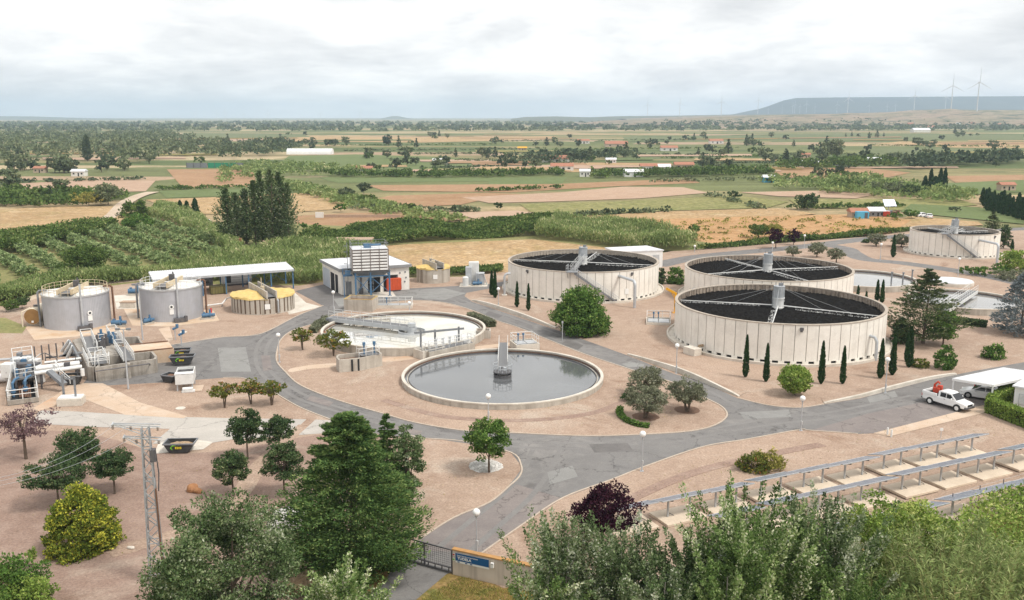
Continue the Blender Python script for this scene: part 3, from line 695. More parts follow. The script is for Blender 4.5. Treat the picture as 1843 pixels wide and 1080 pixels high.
    if pipe:    # tall inverted-U inlet pipe: foot pixel
        g = G(*pipe[0]); x, y = g.x - X, g.y - Y; h = pipe[1]; a = math.atan2(y, x); rr = .24
        pts = [(x, y, 0), (x, y, h - .7)] + [(x - (.7 - .7 * math.cos(t)) * math.cos(a), y - (.7 - .7 * math.cos(t)) * math.sin(a), h - .7 + .7 * math.sin(t)) for t in (.4, .8, 1.2, 1.57)]
        e = Vector(((R - .1) * math.cos(a), (R - .1) * math.sin(a), h)); pts.append(tuple(e))
        MB().tube(pts, rr, 12).build('inlet_pipe', galv, o)
    for px, py in lamps:    # small floodlights near the rim
        a = ang(px, py, TH - .4); mb = MB(); c, s = math.cos(a), math.sin(a)
        mb.box(((R + .16) * c, (R + .16) * s, TH - .55), (.2, .42, .34), a); mb.box(((R + .05) * c, (R + .05) * s, TH - .8), (.10, .3, .3), a); mb.build('floodlight', steel_dark, o)
    if extra: extra(o, X, Y, R, ang)
    return o, X, Y, R

def sign_extra(o, X, Y, R, ang):
    a = ang(1122, 540); c, s = math.cos(a), math.sin(a)
    MB().box(((R + .05) * c, (R + .05) * s, 1.6), (.04, .7, .9), a).build('notice_board', sign_white, o)
def box_extra(o, X, Y, R, ang):
    # concrete outlet box and a pipe bend at the foot
    a = ang(1232, 640); c, s = math.cos(a), math.sin(a)
    MB().box(((R + 1.9) * c, (R + 1.9) * s, .45), (1.3, 2.0, .9), a).build('outlet_box', concrete_pale, o)
    MB().tube([((R + .1) * c, (R + .1) * s, .9), ((R + .7) * c, (R + .7) * s, .95), ((R + .9) * c, (R + .9) * s, .5)], .18, 10).build('outlet_pipe', rubble, o)
    a = ang(1599, 640, 1.0); c, s = math.cos(a), math.sin(a)
    MB().tube([((R + 1.0) * c, (R + 1.0) * s, 0), ((R + 1.0) * c, (R + 1.0) * s, 2.4), ((R + .7) * c, (R + .7) * s, 2.9), ((R - .1) * c, (R - .1) * s, 3.0)], .2, 10).build('inlet_pipe', galv, o)
def elbow_extra(o, X, Y, R, ang):
    a = ang(1269, 515, 2.5); c, s = math.cos(a), math.sin(a)
    MB().tube([((R + .7) * c, (R + .7) * s, 0), ((R + .7) * c, (R + .7) * s, 1.6), ((R + .4) * c, (R + .4) * s, 2.1), ((R - .1) * c, (R - .1) * s, 2.15)], .22, 10).build('inlet_pipe', galv, o)

def arm_angles(x0, x1, ymid, pixels):
    X, Y, R = circ(x0, x1, ymid, TH); z = TH - .45
    return [math.atan2(G(px, py, z).y - Y, G(px, py, z).x - X) for px, py in pixels]

A3 = (1215.6, 1598, 547.5); A1 = (914.4, 1186, 469); A2 = (1232.8, 1538, 482.5); A4 = (1637.7, 1802, 414)
T3 = filter_tank(*A3, 'big round white filter tank in front, behind the thin cypresses and the round bush', 60,
                 arm_angles(*A3, [(1228, 541), (1586, 570), (1391, 580), (1404, 514)]), lamps=[(1443, 590)], joint_seed=1, extra=box_extra)
T1 = filter_tank(*A1, 'round white concrete filter tank with an outside staircase, left of the other filter tanks', 60,
                 arm_angles(*A1, [(934, 468), (1178, 478), (1033, 487), (1077, 452)]), stair=((1031, 488), (1124, 550)), pipe=((1142, 554), 4.3), lamps=[(943.7, 487), (1131, 489)], extra=sign_extra)
T2 = filter_tank(*A2, 'round white concrete filter tank half hidden behind the big front tank', 60,
                 arm_angles(*A2, [(1292, 462), (1448, 504), (1294, 492), (1496, 481)]), joint_seed=1, extra=elbow_extra)
T4 = filter_tank(*A4, 'round white concrete filter tank farthest right, with a staircase and a pipe on its side', 40,
                 arm_angles(*A4, [(1760, 416), (1690, 420), (1660, 408), (1740, 408)]), stair=((1700, 422), (1776, 470)), pipe=((1794, 474), 4.0), lamps=[(1783, 424)])
g = G(908, 532); o = thing('riser_pipe', 'bent grey riser pipe standing left of the tank with the staircase, by two cypresses', 'pipe', (g.x, g.y, 0))
MB().tube([(0, 0, 0), (0, 0, 3.2), (.15, 0, 3.6), (.5, 0, 3.8), (1.0, .1, 3.8)], .2, 10).build('pipe', galv, o)
MB().box((0, 0, .1), (.9, .9, .2)).build('base', concrete_pale, o)

# ================================================================== clarifiers
def M_water(name, c, rough, murk=None, bump=.04, spec=.5, ior=1.33, metal=0.0):
    m, nt, out = _new(name); b = nt.nodes.new('ShaderNodeBsdfPrincipled'); nt.links.new(b.outputs[0], out.inputs[0])
    b.inputs['Roughness'].default_value = rough; b.inputs['IOR'].default_value = ior; b.inputs['Metallic'].default_value = metal; b.inputs['Specular IOR Level'].default_value = spec
    pos = _pos(nt); n = _noise(nt, pos, .12, 4, .6, .5); r = _ramp(nt, [(.35, c), (.65, murk or c)]); nt.links.new(n.outputs[0], r.inputs[0]); nt.links.new(r.outputs[0], b.inputs['Base Color'])
    w = _noise(nt, _map(nt, pos, (1, 1.8, 1)), 2.2, 3, .6); bp = nt.nodes.new('ShaderNodeBump'); bp.inputs['Strength'].default_value = bump; bp.inputs['Distance'].default_value = .05
    nt.links.new(w.outputs[0], bp.inputs['Height']); nt.links.new(bp.outputs[0], b.inputs['Normal']); return m
water_clear = M_water('clear_water', (.10, .105, .11), .05, (.13, .135, .14), .05, .5, 2.0)
water_sheen = M_water('murky_sheen_water', (.93, .92, .89), .02, (.78, .70, .52), .012, .5, 2.0, .7)  # near-white metallic base puts the sky's bright sheen into the colour, tan mottling is murk
water_grey = M_water('grey_water', (.20, .20, .20), .04, (.25, .235, .22), .03, .5, 2.0)

def clarifier(x0, x1, ymid, rim, level, label, water, wall_label=None):
    X, Y, R = circ(x0, x1, ymid, rim)
    o = thing('settling_tank', label, 'settling tank', (X, Y, 0), 0, 'round settling tanks')
    MB().lathe([(R, 0), (R, rim), (R - .3, rim), (R - .3, -.2)], 120, close=False).build('wall', concrete, o)
    MB().lathe([(R + .02, rim - .1), (R + .02, rim + .03), (R - .32, rim + .03), (R - .32, rim - .1)], 120).build('coping', concrete_pale, o)
    MB().lathe([(R - .62, level - .3), (R - .62, level + .06), (R - .72, level + .06), (R - .72, level - .3)], 120).build('launder', concrete, o)
    MB().lathe([(R - .78, level - .1), (R - .78, level + .12), (R - .82, level + .12), (R - .82, level - .1)], 120).build('weir_plate', steel_dark, o)
    MB().lathe([(R - .30, level - .1), (R - .30, level + .14), (R - .315, level + .14), (R - .315, level - .1)], 120).build('tide_line', rust, o)
    MB().disk((0, 0, level), R - .316, 120).build('water', water, o)
    return o, X, Y, R

# front clarifier with the fixed bridge
CA, xa, ya, ra = clarifier(722.7, 1086, 677.5, .64, .29, 'front round settling tank with grey blue water and a narrow walkway to its centre', water_clear)
a = math.atan2(G(906, 622, 1.0).y - ya, G(906, 622, 1.0).x - xa); c, s = math.cos(a), math.sin(a)
def rad(r, e, z): return (r * c - e * s, r * s + e * c, z)
mb = MB(); mb.bar(rad(1.2, 0, 1.02), rad(ra + 1.6, 0, 1.02), 1.0, .06); w = mb.build('walkway', grating, CA)
mb = MB()
for e in (-.56, .56): mb.bar(rad(.9, e, 0.98), rad(ra + 1.6, e, 0.98), .07, .24)
mb.build('bridge_beam', galv_white, w)
mb = MB()
for e in (-.56, .56): mb.rail([rad(ra + 1.6, e, 1.10), rad(1.3, e, 1.10)], 0.9, .028, 1.5)
mb.build('handrail', galv_white, w)
mb = MB(); mb.lathe([(1.1, .80), (1.1, .93), (.01, .93), (.01, .80)], 24); pf = mb.build('centre_platform', steel_dark, CA)
mb = MB(); ring = [(1.1 * math.cos(t), 1.1 * math.sin(t), .93) for t in [a + .55 + k * (2 * PI - 1.1) / 12 for k in range(13)]]; mb.rail(ring, .85, .025, .8); mb.build('handrail', galv, pf)
mb = MB(); mb.cyl((0, 0, -.1), .45, .91, 20); mb.build('centre_column', concrete, CA)
mb = MB(); mb.lathe([(1.05, .3), (1.05, .6), (.98, .6), (.98, .3)], 32)
for t in (a + 1.2, a - 1.2, a + 2.6, a - 2.6): mb.bar((1.02 * math.cos(t), 1.02 * math.sin(t), .4), (1.02 * math.cos(t), 1.02 * math.sin(t), .95), .1)
mb.build('stilling_drum', steel_dark, CA)
MB().box((.3, .1, 1.12), (.4, .35, .40)).build('drive_motor', galv, CA); MB().cyl((-.3, 0, .93), .14, .5, 10).build('gearbox', galv, CA)

# rear clarifier with the rotating half bridge
CB, xb, yb, rb = clarifier(577, 874, 593, 1.1, .72, 'rear round settling tank with pale brownish water and a half bridge', water_sheen)
pa = G(597, 571, 1.5); pb = G(741, 588, 1.5); pa -= Vector((xb, yb, 0)); pb -= Vector((xb, yb, 0)); d = (pb - pa).normalized(); n_ = Vector((-d.y, d.x, 0))
mb = MB(); mb.bar(pa, pb, 1.3, .07); w = mb.build('walkway', grating, CB)
mb = MB()
for e in (-.66, .66): mb.bar(pa + n_ * e + Vector((0, 0, -.2)), pb + n_ * e + Vector((0, 0, -.2)), .12, .55)
mb.build('bridge_beam', galv, w)
mb = MB()
for e in (-.66, .66): mb.rail([pa + n_ * e + Vector((0, 0, .08)), pb + n_ * e + Vector((0, 0, .08))], 1.0, .032, 1.6)
mb.build('handrail', galv_white, w)
mb = MB()
for k in range(10):
    q = pa + (pb - pa) * (.12 + .8 * k / 9); mb.bar(q + Vector((0, 0, -.3)), q + n_ * .9 + Vector((0, 0, -1.0)), .07)
mb.bar(pa + (pb - pa) * .1 + n_ * .9 + Vector((0, 0, -.85)), pb + n_ * .9 + Vector((0, 0, -.85)), .05, .3)
mb.build('scraper', steel_grey, CB)
mb = MB(); mb.lathe([(1.9, .55), (1.9, 1.0), (1.8, 1.0), (1.8, .55)], 32, tuple(pb - Vector((0, 0, pb.z)))); mb.build('stilling_drum', galv, CB)
mb = MB(); q = pb.copy(); mb.cyl((q.x, q.y, 0), .7, 1.45, 20); mb.box((q.x, q.y, 1.75), (1.0, .9, .5)); mb.build('centre_column', galv, CB)
mb = MB(); q = pa.copy(); mb.box((q.x, q.y, 1.35), (.7, 1.9, .35), math.atan2(d.y, d.x)); mb.build('end_carriage', steel_grey, CB)
for e in (-.8, .8):
    q = pa + n_ * e; MB().tube([q + Vector((0, 0, -.22)) - n_ * .1, q + Vector((0, 0, -.22)) + n_ * .1], .16, 12).build('wheel', rubber, CB)
# outlet box on its wall
g = G(870, 607); o = thing('outlet_box', 'small square concrete box against the right side of the rear settling tank', 'concrete box', (g.x, g.y, 0))
mb = MB(); mb.box((0, -.75, .55), (2.0, .15, 1.1)); mb.box((0, .75, .55), (2.0, .15, 1.1)); mb.box((-.92, 0, .55), (.16, 1.35, 1.1)); mb.box((.92, 0, .55), (.16, 1.35, 1.1)); mb.build('wall', concrete, o)
MB().box((0, 0, .8), (1.66, 1.33, .05)).build('scum', rust, o)

# distant pair of clarifiers on the right
CC, xc, yc, rc = clarifier(1452, 1652, 500.5, 1.0, .6, 'round settling tank partly hidden behind the filter tanks, with three posts on its rim', water_grey)
CD, xd, yd, rd = clarifier(1632, 1842, 538.5, 1.0, .6, 'round settling tank right of the dark pine, with a slanting bridge', water_grey)
pa = G(1693, 562, 1.3) - Vector((xd, yd, 0)); pb = G(1752, 523, 1.3) - Vector((xd, yd, 0)); d = (pb - pa).normalized(); n_ = Vector((-d.y, d.x, 0)); pa = pa + d * 1.5
mb = MB(); mb.bar(pa, pb, 1.3, .07); w = mb.build('walkway', grating, CD)
mb = MB()
for e in (-.66, .66): mb.bar(pa + n_ * e + Vector((0, 0, -.15)), pb + n_ * e + Vector((0, 0, -.15)), .1, .5)
mb.build('bridge_beam', galv_white, w)
mb = MB()
for e in (-.66, .66): mb.rail([pa + n_ * e, pb + n_ * e], 1.0, .03, 1.6)
mb.build('handrail', galv_white, w)
mb = MB(); q = (pa + pb) / 2; mb.cyl((q.x, q.y, 0), .7, 1.2, 16); mb.build('centre_column', steel_dark, CD)
for i, (px, pb_, pt) in enumerate(((1603.5, 515, 489), (1624, 515, 490), (1640.5, 510, 485))):
    g = G(px, pb_); h = HT(px, pb_, pt); o = thing('gantry_post', ['grey steel post on the rim of the half hidden settling tank, leftmost of three', 'grey steel post on the rim of the half hidden settling tank, middle of three', 'grey steel post on the rim of the half hidden settling tank, rightmost of three'][i], 'post', (g.x, g.y, 0), 0, 'posts on the distant settling tank')
    mb = MB(); mb.box((0, 0, h / 2), (.2, .2, h)); mb.build('post', steel_grey, o); MB().box((0, -.1, h - .1), (.28, .5, .16)).build('bracket', steel_grey, o)
g = G(1712, 511); o = thing('tank_cover', 'pale blue grey round flat cover lying behind the dark pine', 'cover', (g.x, g.y, 0))
MB().lathe([(3.6, 0), (3.6, .7), (.01, .8), (.01, 0)], 36).build('lid', roof_sheet, o); MB().lathe([(3.75, 0), (3.75, .55), (3.55, .55), (3.55, 0)], 36).build('wall', concrete_pale, o)

# pipe gantry between the clarifiers
P = [G(758, 640), G(783.5, 633), G(826, 628)]; o = thing('pipe_gantry', 'dark three post gantry beam standing between the two settling tanks', 'gantry', (P[0].x, P[0].y, 0))
hs = [HT(758, 640, 594), HT(783.5, 633, 593), HT(826, 628, 588)]
for q, h in zip(P, hs):
    q = q - P[0]; MB().box((q.x, q.y, h / 2), (.24, .24, h)).build('post', steel_grey, o)
d = (P[2] - P[0]).normalized(); q0 = Vector((0, 0, hs[0] - .25)) - d * .9; q1 = P[2] - P[0] + Vector((0, 0, hs[2] - .35)) + d * .8
mb = MB(); mb.bar(q0, q1, .16, .26); mb.build('beam', steel_grey, o)
# walkway and chamber beside it
P0, P1 = G(766, 646), G(848, 628); d = (P1 - P0); L = d.length; rz = math.atan2(d.y, d.x)
o = thing('valve_walkway', 'long low chamber with white handrails between the two settling tanks, under the dark gantry', 'walkway', (P0.x, P0.y, 0), rz)
mb = MB(); mb.box((L / 2, 0, .5), (L, 1.6, 1.0)); mb.build('chamber', concrete, o)
mb = MB(); mb.box((L / 2, 0, 1.03), (L - .3, 1.2, .05)); mb.build('deck', grating, o)
mb = MB(); mb.rail([(0, -.75, 1.05), (L, -.75, 1.05), (L, .75, 1.05), (0, .75, 1.05)], 1.0, .035, 1.0, closed=True); mb.build('handrail', galv_white, o)
mb = MB()
for k in range(4): mb.cyl((L * (.25 + .15 * k), .2, 1.05), .08, 1.1, 8); mb.lathe([(.22, 0), (.22, .04), (.17, .04), (.17, 0)], 12, (L * (.25 + .15 * k), .2, 2.1))
mb.build('valve_spindle', galv, o)
mb = MB(); mb.lathe([(.5, 0), (.5, .3), (.42, .3), (.42, 0)], 16, (L - .8, -.1, 1.05)); mb.build('flange', galv_white, o)
# scum chamber at the front clarifier's left rim
g = G(773, 641); o = thing('scum_chamber', 'small rectangular concrete chamber at the left rear rim of the front settling tank', 'chamber', (g.x, g.y, 0), rz)
mb = MB(); 
for a_, b_ in (((-1.8, -1, 0), (1.8, -.82, 1.1)), ((-1.8, .82, 0), (1.8, 1, 1.1)), ((-1.8, -.82, 0), (-1.62, .82, 1.1)), ((1.62, -.82, 0), (1.8, .82, 1.1))): mb.box2(a_, b_)
mb.build('wall', concrete_pale, o); MB().box((0, 0, .7), (3.2, 1.6, .04)).build('water', water_clear, o)
mb = MB(); mb.rail([(-1.7, -.9, 1.1), (1.7, -.9, 1.1), (1.7, .9, 1.1)], .9, .03, 1.2); mb.build('handrail', galv_white, o)

def valve_station(px, py, w, dp, h, rz, label, rails=True, grates=2, blue=2, zr=1.0):
    g = G(px, py); o = thing('valve_chamber', label, 'valve chamber', (g.x, g.y, 0), rz)
    t = .16; mb = MB(); mb.box2((-w / 2, -dp / 2, 0), (w / 2, -dp / 2 + t, h)); mb.box2((-w / 2, dp / 2 - t, 0), (w / 2, dp / 2, h)); mb.box2((-w / 2, -dp / 2 + t, 0), (-w / 2 + t, dp / 2 - t, h)); mb.box2((w / 2 - t, -dp / 2 + t, 0), (w / 2, dp / 2 - t, h)); mb.build('wall', concrete_pale, o)
    MB().box((0, 0, h - .3), (w - 2 * t, dp - 2 * t, .04)).build('water', water_clear, o)
    for k in range(grates):
        ww = (w - .4) / grates; MB().box((-w / 2 + .2 + ww * (k + .5), -dp * .1, h + .03), (ww - .12, dp * .55, .05)).build('cover_plate', alu, o)
    if rails: 
        mb = MB(); mb.rail([(-w / 2 + .1, -dp / 2 + .1, h), (-w / 2 + .1, dp / 2 - .1, h), (w / 2 - .1, dp / 2 - .1, h), (w / 2 - .1, -dp / 2 + .1, h)], zr, .035, 1.1); mb.build('handrail', galv_white, o)
    for k in range(blue):
        x = -w * .2 + k * .7; mb = MB(); mb.cyl((x, dp * .25, h), .07, .75, 8); mb.cyl((x, dp * .25, h + .75), .15, .25, 10); mb.build('valve_actuator', blue_paint, o)
    return o
d = G(968, 628) - G(917, 632)
valve_station(944, 627, 3.2, 3.0, .9, math.atan2(d.y, d.x), 'concrete valve chamber with white rails at the rear of the front settling tank')
mb = MB()
valve_station(1185, 580, 3.6, 4.0, .35, -.15, 'low railed valve pit on the gravel, left of the yellow crane')
valve_station(709, 553, 6.0, 2.2, .5, .02, 'low railed platform at the far rim of the rear settling tank, near the tower', grates=3, blue=1)
# ================================================================== sludge tanks with grey cladding
def digester(x0, x1, yb_mid, top_near, label, sign_px, pipe_px):
    X, Y, R = circ(x0, x1, yb_mid, 0)
    h = HT((x0 + x1) / 2, yb_mid + R / Y * 0 + 0, 0) if False else 4.75
    o = thing('sludge_tank', label, 'tank', (X, Y, 0), 0, 'grey clad sludge tanks')
    mb = MB(); n = 110; prof = []
    for k in range(n):
        a0 = 2 * PI * k / n; a1 = 2 * PI * (k + .5) / n; a2 = 2 * PI * (k + 1) / n
        for a_, b_, r in ((a0, a1, R), (a1, a2, R - .025)):
            mb.add([(r * math.cos(a_), r * math.sin(a_), 0), (r * math.cos(b_), r * math.sin(b_), 0), (r * math.cos(b_), r * math.sin(b_), h), (r * math.cos(a_), r * math.sin(a_), h)], [(0, 1, 2, 3)])
        mb.add([(R * math.cos(a1), R * math.sin(a1), 0), ((R - .025) * math.cos(a1), (R - .025) * math.sin(a1), 0), ((R - .025) * math.cos(a1), (R - .025) * math.sin(a1), h), (R * math.cos(a1), R * math.sin(a1), h)], [(0, 1, 2, 3)])
    mb.build('shell', corrugated, o, smooth=False)
    MB().lathe([(R + .08, h - .1), (R + .08, h + .1), (R - .15, h + .1), (R - .15, h - .1)], 72).build('top_ring', alu, o)
    MB().lathe([(R - .1, h - .05), (R - .6, h + .12), (.01, h + .55), (.01, h - .05)], 72, close=False).build('lid', tank_lid, o)
    mb = MB(); mb.rail([((R - .15) * math.cos(t), (R - .15) * math.sin(t), h + .08) for t in [2 * PI * k / 28 for k in range(28)]], 1.0, .03, 1.2, closed=True); mb.build('handrail', beam_tan if sign_px[0] < 200 else galv_white, o)
    # bridge of two tan upstand beams across the lid
    aa = math.atan2(Y, X) - .35
    c, s = math.cos(aa), math.sin(aa)
    for e in (-.95, .95):
        mb = MB(); mb.bar((-(R - .2) * c - e * s, -(R - .2) * s + e * c, h + .75), ((R * .55) * c - e * s, R * .55 * s + e * c, h + .75), .22, .75); mb.build('bridge_beam', beam_tan, o)
    mb = MB(); mb.bar((-(R - .3) * c, -(R - .3) * s, h + .5), ((R * .5) * c, R * .5 * s, h + .5), 1.6, .08); mb.build('deck', grating, o)
    mb = MB(); mb.box((.6 * c, .6 * s, h + 1.2), (.7, .6, .9)); mb.cyl((1.2 * c, 1.2 * s, h + .6), .12, 1.3, 8); mb.build('mixer_motor', steel_dark, o)
    # standpipes: one up the front, one on each side
    def ang(px, py, z): g = G(px, py, z); return math.atan2(g.y - Y, g.x - X)
    a = ang(pipe_px[0], pipe_px[1], 1.0); c2, s2 = math.cos(a), math.sin(a)
    MB().tube([((R + .25) * c2, (R + .25) * s2, .3), ((R + .25) * c2, (R + .25) * s2, h + .3), ((R + .25) * c2, (R + .25) * s2, h + 1.9)], .14, 10).build('riser_pipe', galv, o)
    mb = MB(); mb.box(((R + .6) * c2, (R + .6) * s2, .35), (.9, 1.5, .6), a); mb.cyl(((R + .7) * c2 - .9 * s2, (R + .7) * s2 + .9 * c2, .1), .28, .8, 12); mb.build('pump', steel_dark, o)
    for e in (1, -1):
        t = math.atan2(-Y, -X) + e * 1.62; c3, s3 = math.cos(t), math.sin(t)
        MB().tube([((R + .45) * c3, (R + .45) * s3, 0), ((R + .45) * c3, (R + .45) * s3, h + .3), ((R + .2) * c3, (R + .2) * s3, h + .55), ((R - .8) * c3, (R - .8) * s3, h + .55)], .15, 10).build('overflow_pipe', rust if e > 0 else steel_grey, o)
    t0 = [math.atan2(-Y, -X) - 1.62, math.atan2(-Y, -X) + 1.62]
    pts = [((R - .8) * math.cos(t0[0] + (t0[1] - t0[0]) * k / 16), (R - .8) * math.sin(t0[0] + (t0[1] - t0[0]) * k / 16), h + .55) for k in range(17)]
    MB().tube([pts[0], pts[-1]], .12, 8).build('header_pipe', galv_white, o)
    a = ang(sign_px[0], sign_px[1], 1.5); c2, s2 = math.cos(a), math.sin(a)
    MB().box(((R + .06) * c2, (R + .06) * s2, 1.55), (.04, .62, .8), a).build('notice_board', sign_white, o)
    MB().tube([((R + .05) * c2, (R + .05) * s2, 2.3), ((R + .12) * c2, (R + .12) * s2, 2.3)], .34, 16).build('hazard_disc', sign_white, o)
    MB().tube([((R + .12) * c2, (R + .12) * s2, 2.3), ((R + .14) * c2, (R + .14) * s2, 2.3)], .17, 12).build('hazard_mark', dark_hole, o)
    return o, X, Y, R
D1 = digester(79.5, 201, 583, 537, 'round grey clad sludge tank beside the tan horizontal tank, farthest left', (168, 575), (162, 596))
D2 = digester(255, 367, 569, 523, 'round grey clad sludge tank in front of the open shed, nearer the yellow covered tank', (309, 566), (333, 578))

# tan horizontal tank
g = G(60, 588); o = thing('storage_tank', 'tan horizontal cylinder tank with a brown end, left of the first grey sludge tank', 'tank', (g.x, g.y, 0), math.atan2(1, -.12) - PI / 2)
mb = MB(); prof = [(0, -.0), (1.15, 0), (1.2, .12), (1.2, 4.4), (1.0, 4.8), (.01, 5.0)]
mb.lathe([(r + 1e-4, z) for r, z in prof], 32, close=False)
m4 = Matrix.Rotation(-PI / 2, 3, 'X'); mb.v = [tuple(m4 @ Vector(p) + Vector((0, 0, 1.5))) for p in mb.v]
mb.build('shell', tan_plastic, o)
MB().tube([(0, -.03, 1.5), (0, .02, 1.5)], 1.12, 32).build('end_plate', brown_end, o)
mb = MB(); mb.box((0, .8, .25), (2.2, .35, .5)); mb.box((0, 3.6, .25), (2.2, .35, .5)); mb.build('saddle', concrete, o)
mb = MB(); mb.cyl((0, 1.5, 2.65), .3, .3, 14); mb.build('hatch', steel_dark, o)
MB().tube([(-1.4, -.1, 0), (-1.4, -.1, 2.2), (-1.4, 3, 2.2)], .1, 8).build('fill_pipe', tan_plastic, o)
MB().box((0, -.06, .75), (.3, .03, .3)).build('hazard_label', sign_white, o)

# ================================================================== yellow covered thickeners
def thickener(x0, x1, ybm, h, label, stripes, beam_ang):
    X, Y, R = circ(x0, x1, ybm, 0)
    o = thing('thickener_tank', label, 'tank', (X, Y, 0), 0, 'yellow covered thickener tanks')
    MB().lathe([(R, 0), (R, h), (R - .3, h), (R - .3, 0)], 72).build('wall', concrete, o)
    mb = MB(); tw = math.atan2(-Y, -X); rng = random.Random(int(x0))
    for k in range(stripes):
        a = tw - 1.25 + k * .16 + rng.uniform(-.02, .02); mb.lathe([(R + .012, .15), (R + .012, h - .02), (R - .02, h - .02), (R - .02, .15)], 1, a0=a, a1=a + rng.uniform(.035, .06))
    mb.build('stain', M('dark_run_stain', (.16, .11, .075), (.10, .07, .05), 2, .9), o)
    # draped tarpaulin in two halves either side of the bridge
    c, s = math.cos(beam_ang), math.sin(beam_ang)
    for sd in (-1, 1):
        V = []; F = []; n = 34; m = 9; rng2 = random.Random(sd + 5)
        ph = [rng2.uniform(0, 6) for _ in range(6)]
        for i in range(n + 1):
            t = -PI / 2 + PI * i / n; t = t * .93
            for j in range(m + 1):
                r = (R + .06) * (j / m); lx = r * math.sin(t); ly = r * math.cos(t)
                ly = max(ly, 0) + .85 * (1 - j / m * .35)
                ly = min(ly, math.sqrt(max((R + .06) ** 2 - lx * lx, 0)) + .001)
                rr = math.hypot(lx, ly) / R
                z = h + .32 * max(0, 1 - rr ** 2) + .10 * math.sin(9 * t + ph[0]) * (1 - abs(2 * rr - 1)) + .10 * math.sin(5 * t + ph[1]) * rr + .06 * math.sin(17 * t + ph[2]) * rr + .12
                if j == m: z = h - .12 + .05 * math.sin(11 * t + ph[3])
                V.append((lx * c - sd * ly * s, lx * s + sd * ly * c, z))
        for i in range(n):
            for j in range(m):
                q = i * (m + 1) + j; F.append((q, q + 1, q + m + 2, q + m + 1) if sd > 0 else (q, q + m + 1, q + m + 2, q + 1))
        mb = MB(); mb.v = V; mb.f = F; cv = mb.build('cover', cover_yellow, o, smooth=False)
        md = cv.modifiers.new('thick', 'SOLIDIFY'); md.thickness = .03
    for e in (-.72, .72):
        mb = MB(); mb.bar((-(R + .15) * c - e * s, -(R + .15) * s + e * c, h + .62), ((R + .15) * c - e * s, (R + .15) * s + e * c, h + .62), .2, 1.1); mb.build('bridge_wall', concrete, o)
    mb = MB(); mb.bar((-R * c, -R * s, h + .3), (R * c, R * s, h + .3), 1.3, .1); mb.build('deck', grating, o)
    MB().disk((0, 0, h - .5), R - .3, 48).build('water', water_clear, o)
    mb = MB(); mb.cyl((0, 0, h + .3), .35, .9, 12); mb.cyl((.5 * c, .5 * s, h + .3), .06, 2.2, 6); mb.build('drive_unit', beam_tan, o)
    return o, X, Y, R
TK = thickener(416.6, 531, 556, 2.45, 'round concrete tank with dark stripes and a yellow cover, beside the road bend', 16, R_(121))
TK2 = thickener(750, 810, 505.5, 2.6, 'small round concrete tank with a yellow cover, right of the white plant building', 4, R_(118))
for (tk, px, py) in ((TK, 484, 556), (TK2, 785.5, 502)):
    o_, X, Y, R = tk; a = math.atan2(G(px, py, 1.2).y - Y, G(px, py, 1.2).x - X)
    MB().box(((R + .05) * math.cos(a), (R + .05) * math.sin(a), 1.25), (.04, .8, .8), a).build('notice_board', sign_white, o_)
o_, X, Y, R = TK; a = math.atan2(G(513, 565, .3).y - Y, G(513, 565, .3).x - X)
MB().tube([((R + .2) * math.cos(a), (R + .2) * math.sin(a), .2), ((R + .2) * math.cos(a), (R + .2) * math.sin(a), 2.0), ((R - .025) * math.cos(a), (R - .025) * math.sin(a), 2.3)], .12, 10).build('drain_pipe', galv, o_)
# sludge pipe from the second grey tank to the thickener
P = [G(370, 556), G(400, 552), G(408, 543, .6), G(415, 541, 1.6)]; o = thing('sludge_pipe', 'pale bent pipe running from the second grey tank to the yellow covered tank', 'pipe', (P[0].x, P[0].y, 0))
MB().tube([p - P[0] + Vector((0, 0, .5)) for p in P], .13, 8).build('pipe', galv_white, o)
mb = MB(); mb.bar((0, 0, 0), (0, 0, .45), .1); q = P[1] - P[0]; mb.bar(q, q + Vector((0, 0, .45)), .1); mb.build('pipe_support', steel_grey, o)

# pumps around the tanks
def pump(px, py, s, label, red=True, rz=.4):
    g = G(px, py); o = thing('pump', label, 'pump', (g.x, g.y, 0), rz, 'blue pumps')
    mb = MB(); mb.box((0, 0, .1 * s), (1.6 * s, .7 * s, .2 * s)); mb.build('base', concrete, o)
    mb = MB(); mb.tube([(-.7 * s, 0, .5 * s), (.2 * s, 0, .5 * s)], .26 * s, 12); mb.tube([(.2 * s, 0, .5 * s), (.35 * s, 0, .5 * s)], .38 * s, 14); mb.tube([(.28 * s, 0, .5 * s), (.28 * s, 0, 1.2 * s)], .13 * s, 10); mb.build('pump_body', blue_paint, o)
    mb = MB(); mb.tube([(.3 * s, 0, .5 * s), (.9 * s, 0, .5 * s)], .2 * s, 10); mb.box((-.4 * s, 0, .8 * s), (.25 * s, .25 * s, .2 * s)); mb.build('pipe_stub', blue_paint, o)
    if red: MB().cyl((.45 * s, .1 * s, .75 * s), .13 * s, .55 * s, 10).build('valve', sign_red, o)
pump(374, 574, 1.2, 'blue pump with a red valve, right of the second grey sludge tank')
pump(213, 588, 1.3, 'blue pump standing between the first grey tank and the inlet works', False, .1)
pump(243, 531, 1.5, 'blue pump set on the slab behind the two grey tanks', False, .2)
pump(267, 583, 1.1, 'blue pump at the left foot of the second grey sludge tank', False, 1.0)
pump(858, 515, 1.1, 'small dark blue pump in front of the grey silo skid', False, .3)
g = G(272, 578); o = thing('gooseneck_pipe', 'blue gooseneck pipe bending out of the second grey sludge tank', 'pipe', (g.x, g.y, 0))
MB().tube([(-.4, 0, 0), (-.4, 0, 1.7), (-.2, 0, 2.1), (.3, 0, 2.3), (.8, 0.2, 2.2)], .16, 10).build('pipe', galv, o); mb = MB(); mb.cyl((.5, .1, 2.1), .28, .4, 12); mb.box((.95, .2, 2.35), (.3, .3, .6)); mb.build('valve', blue_paint, o)
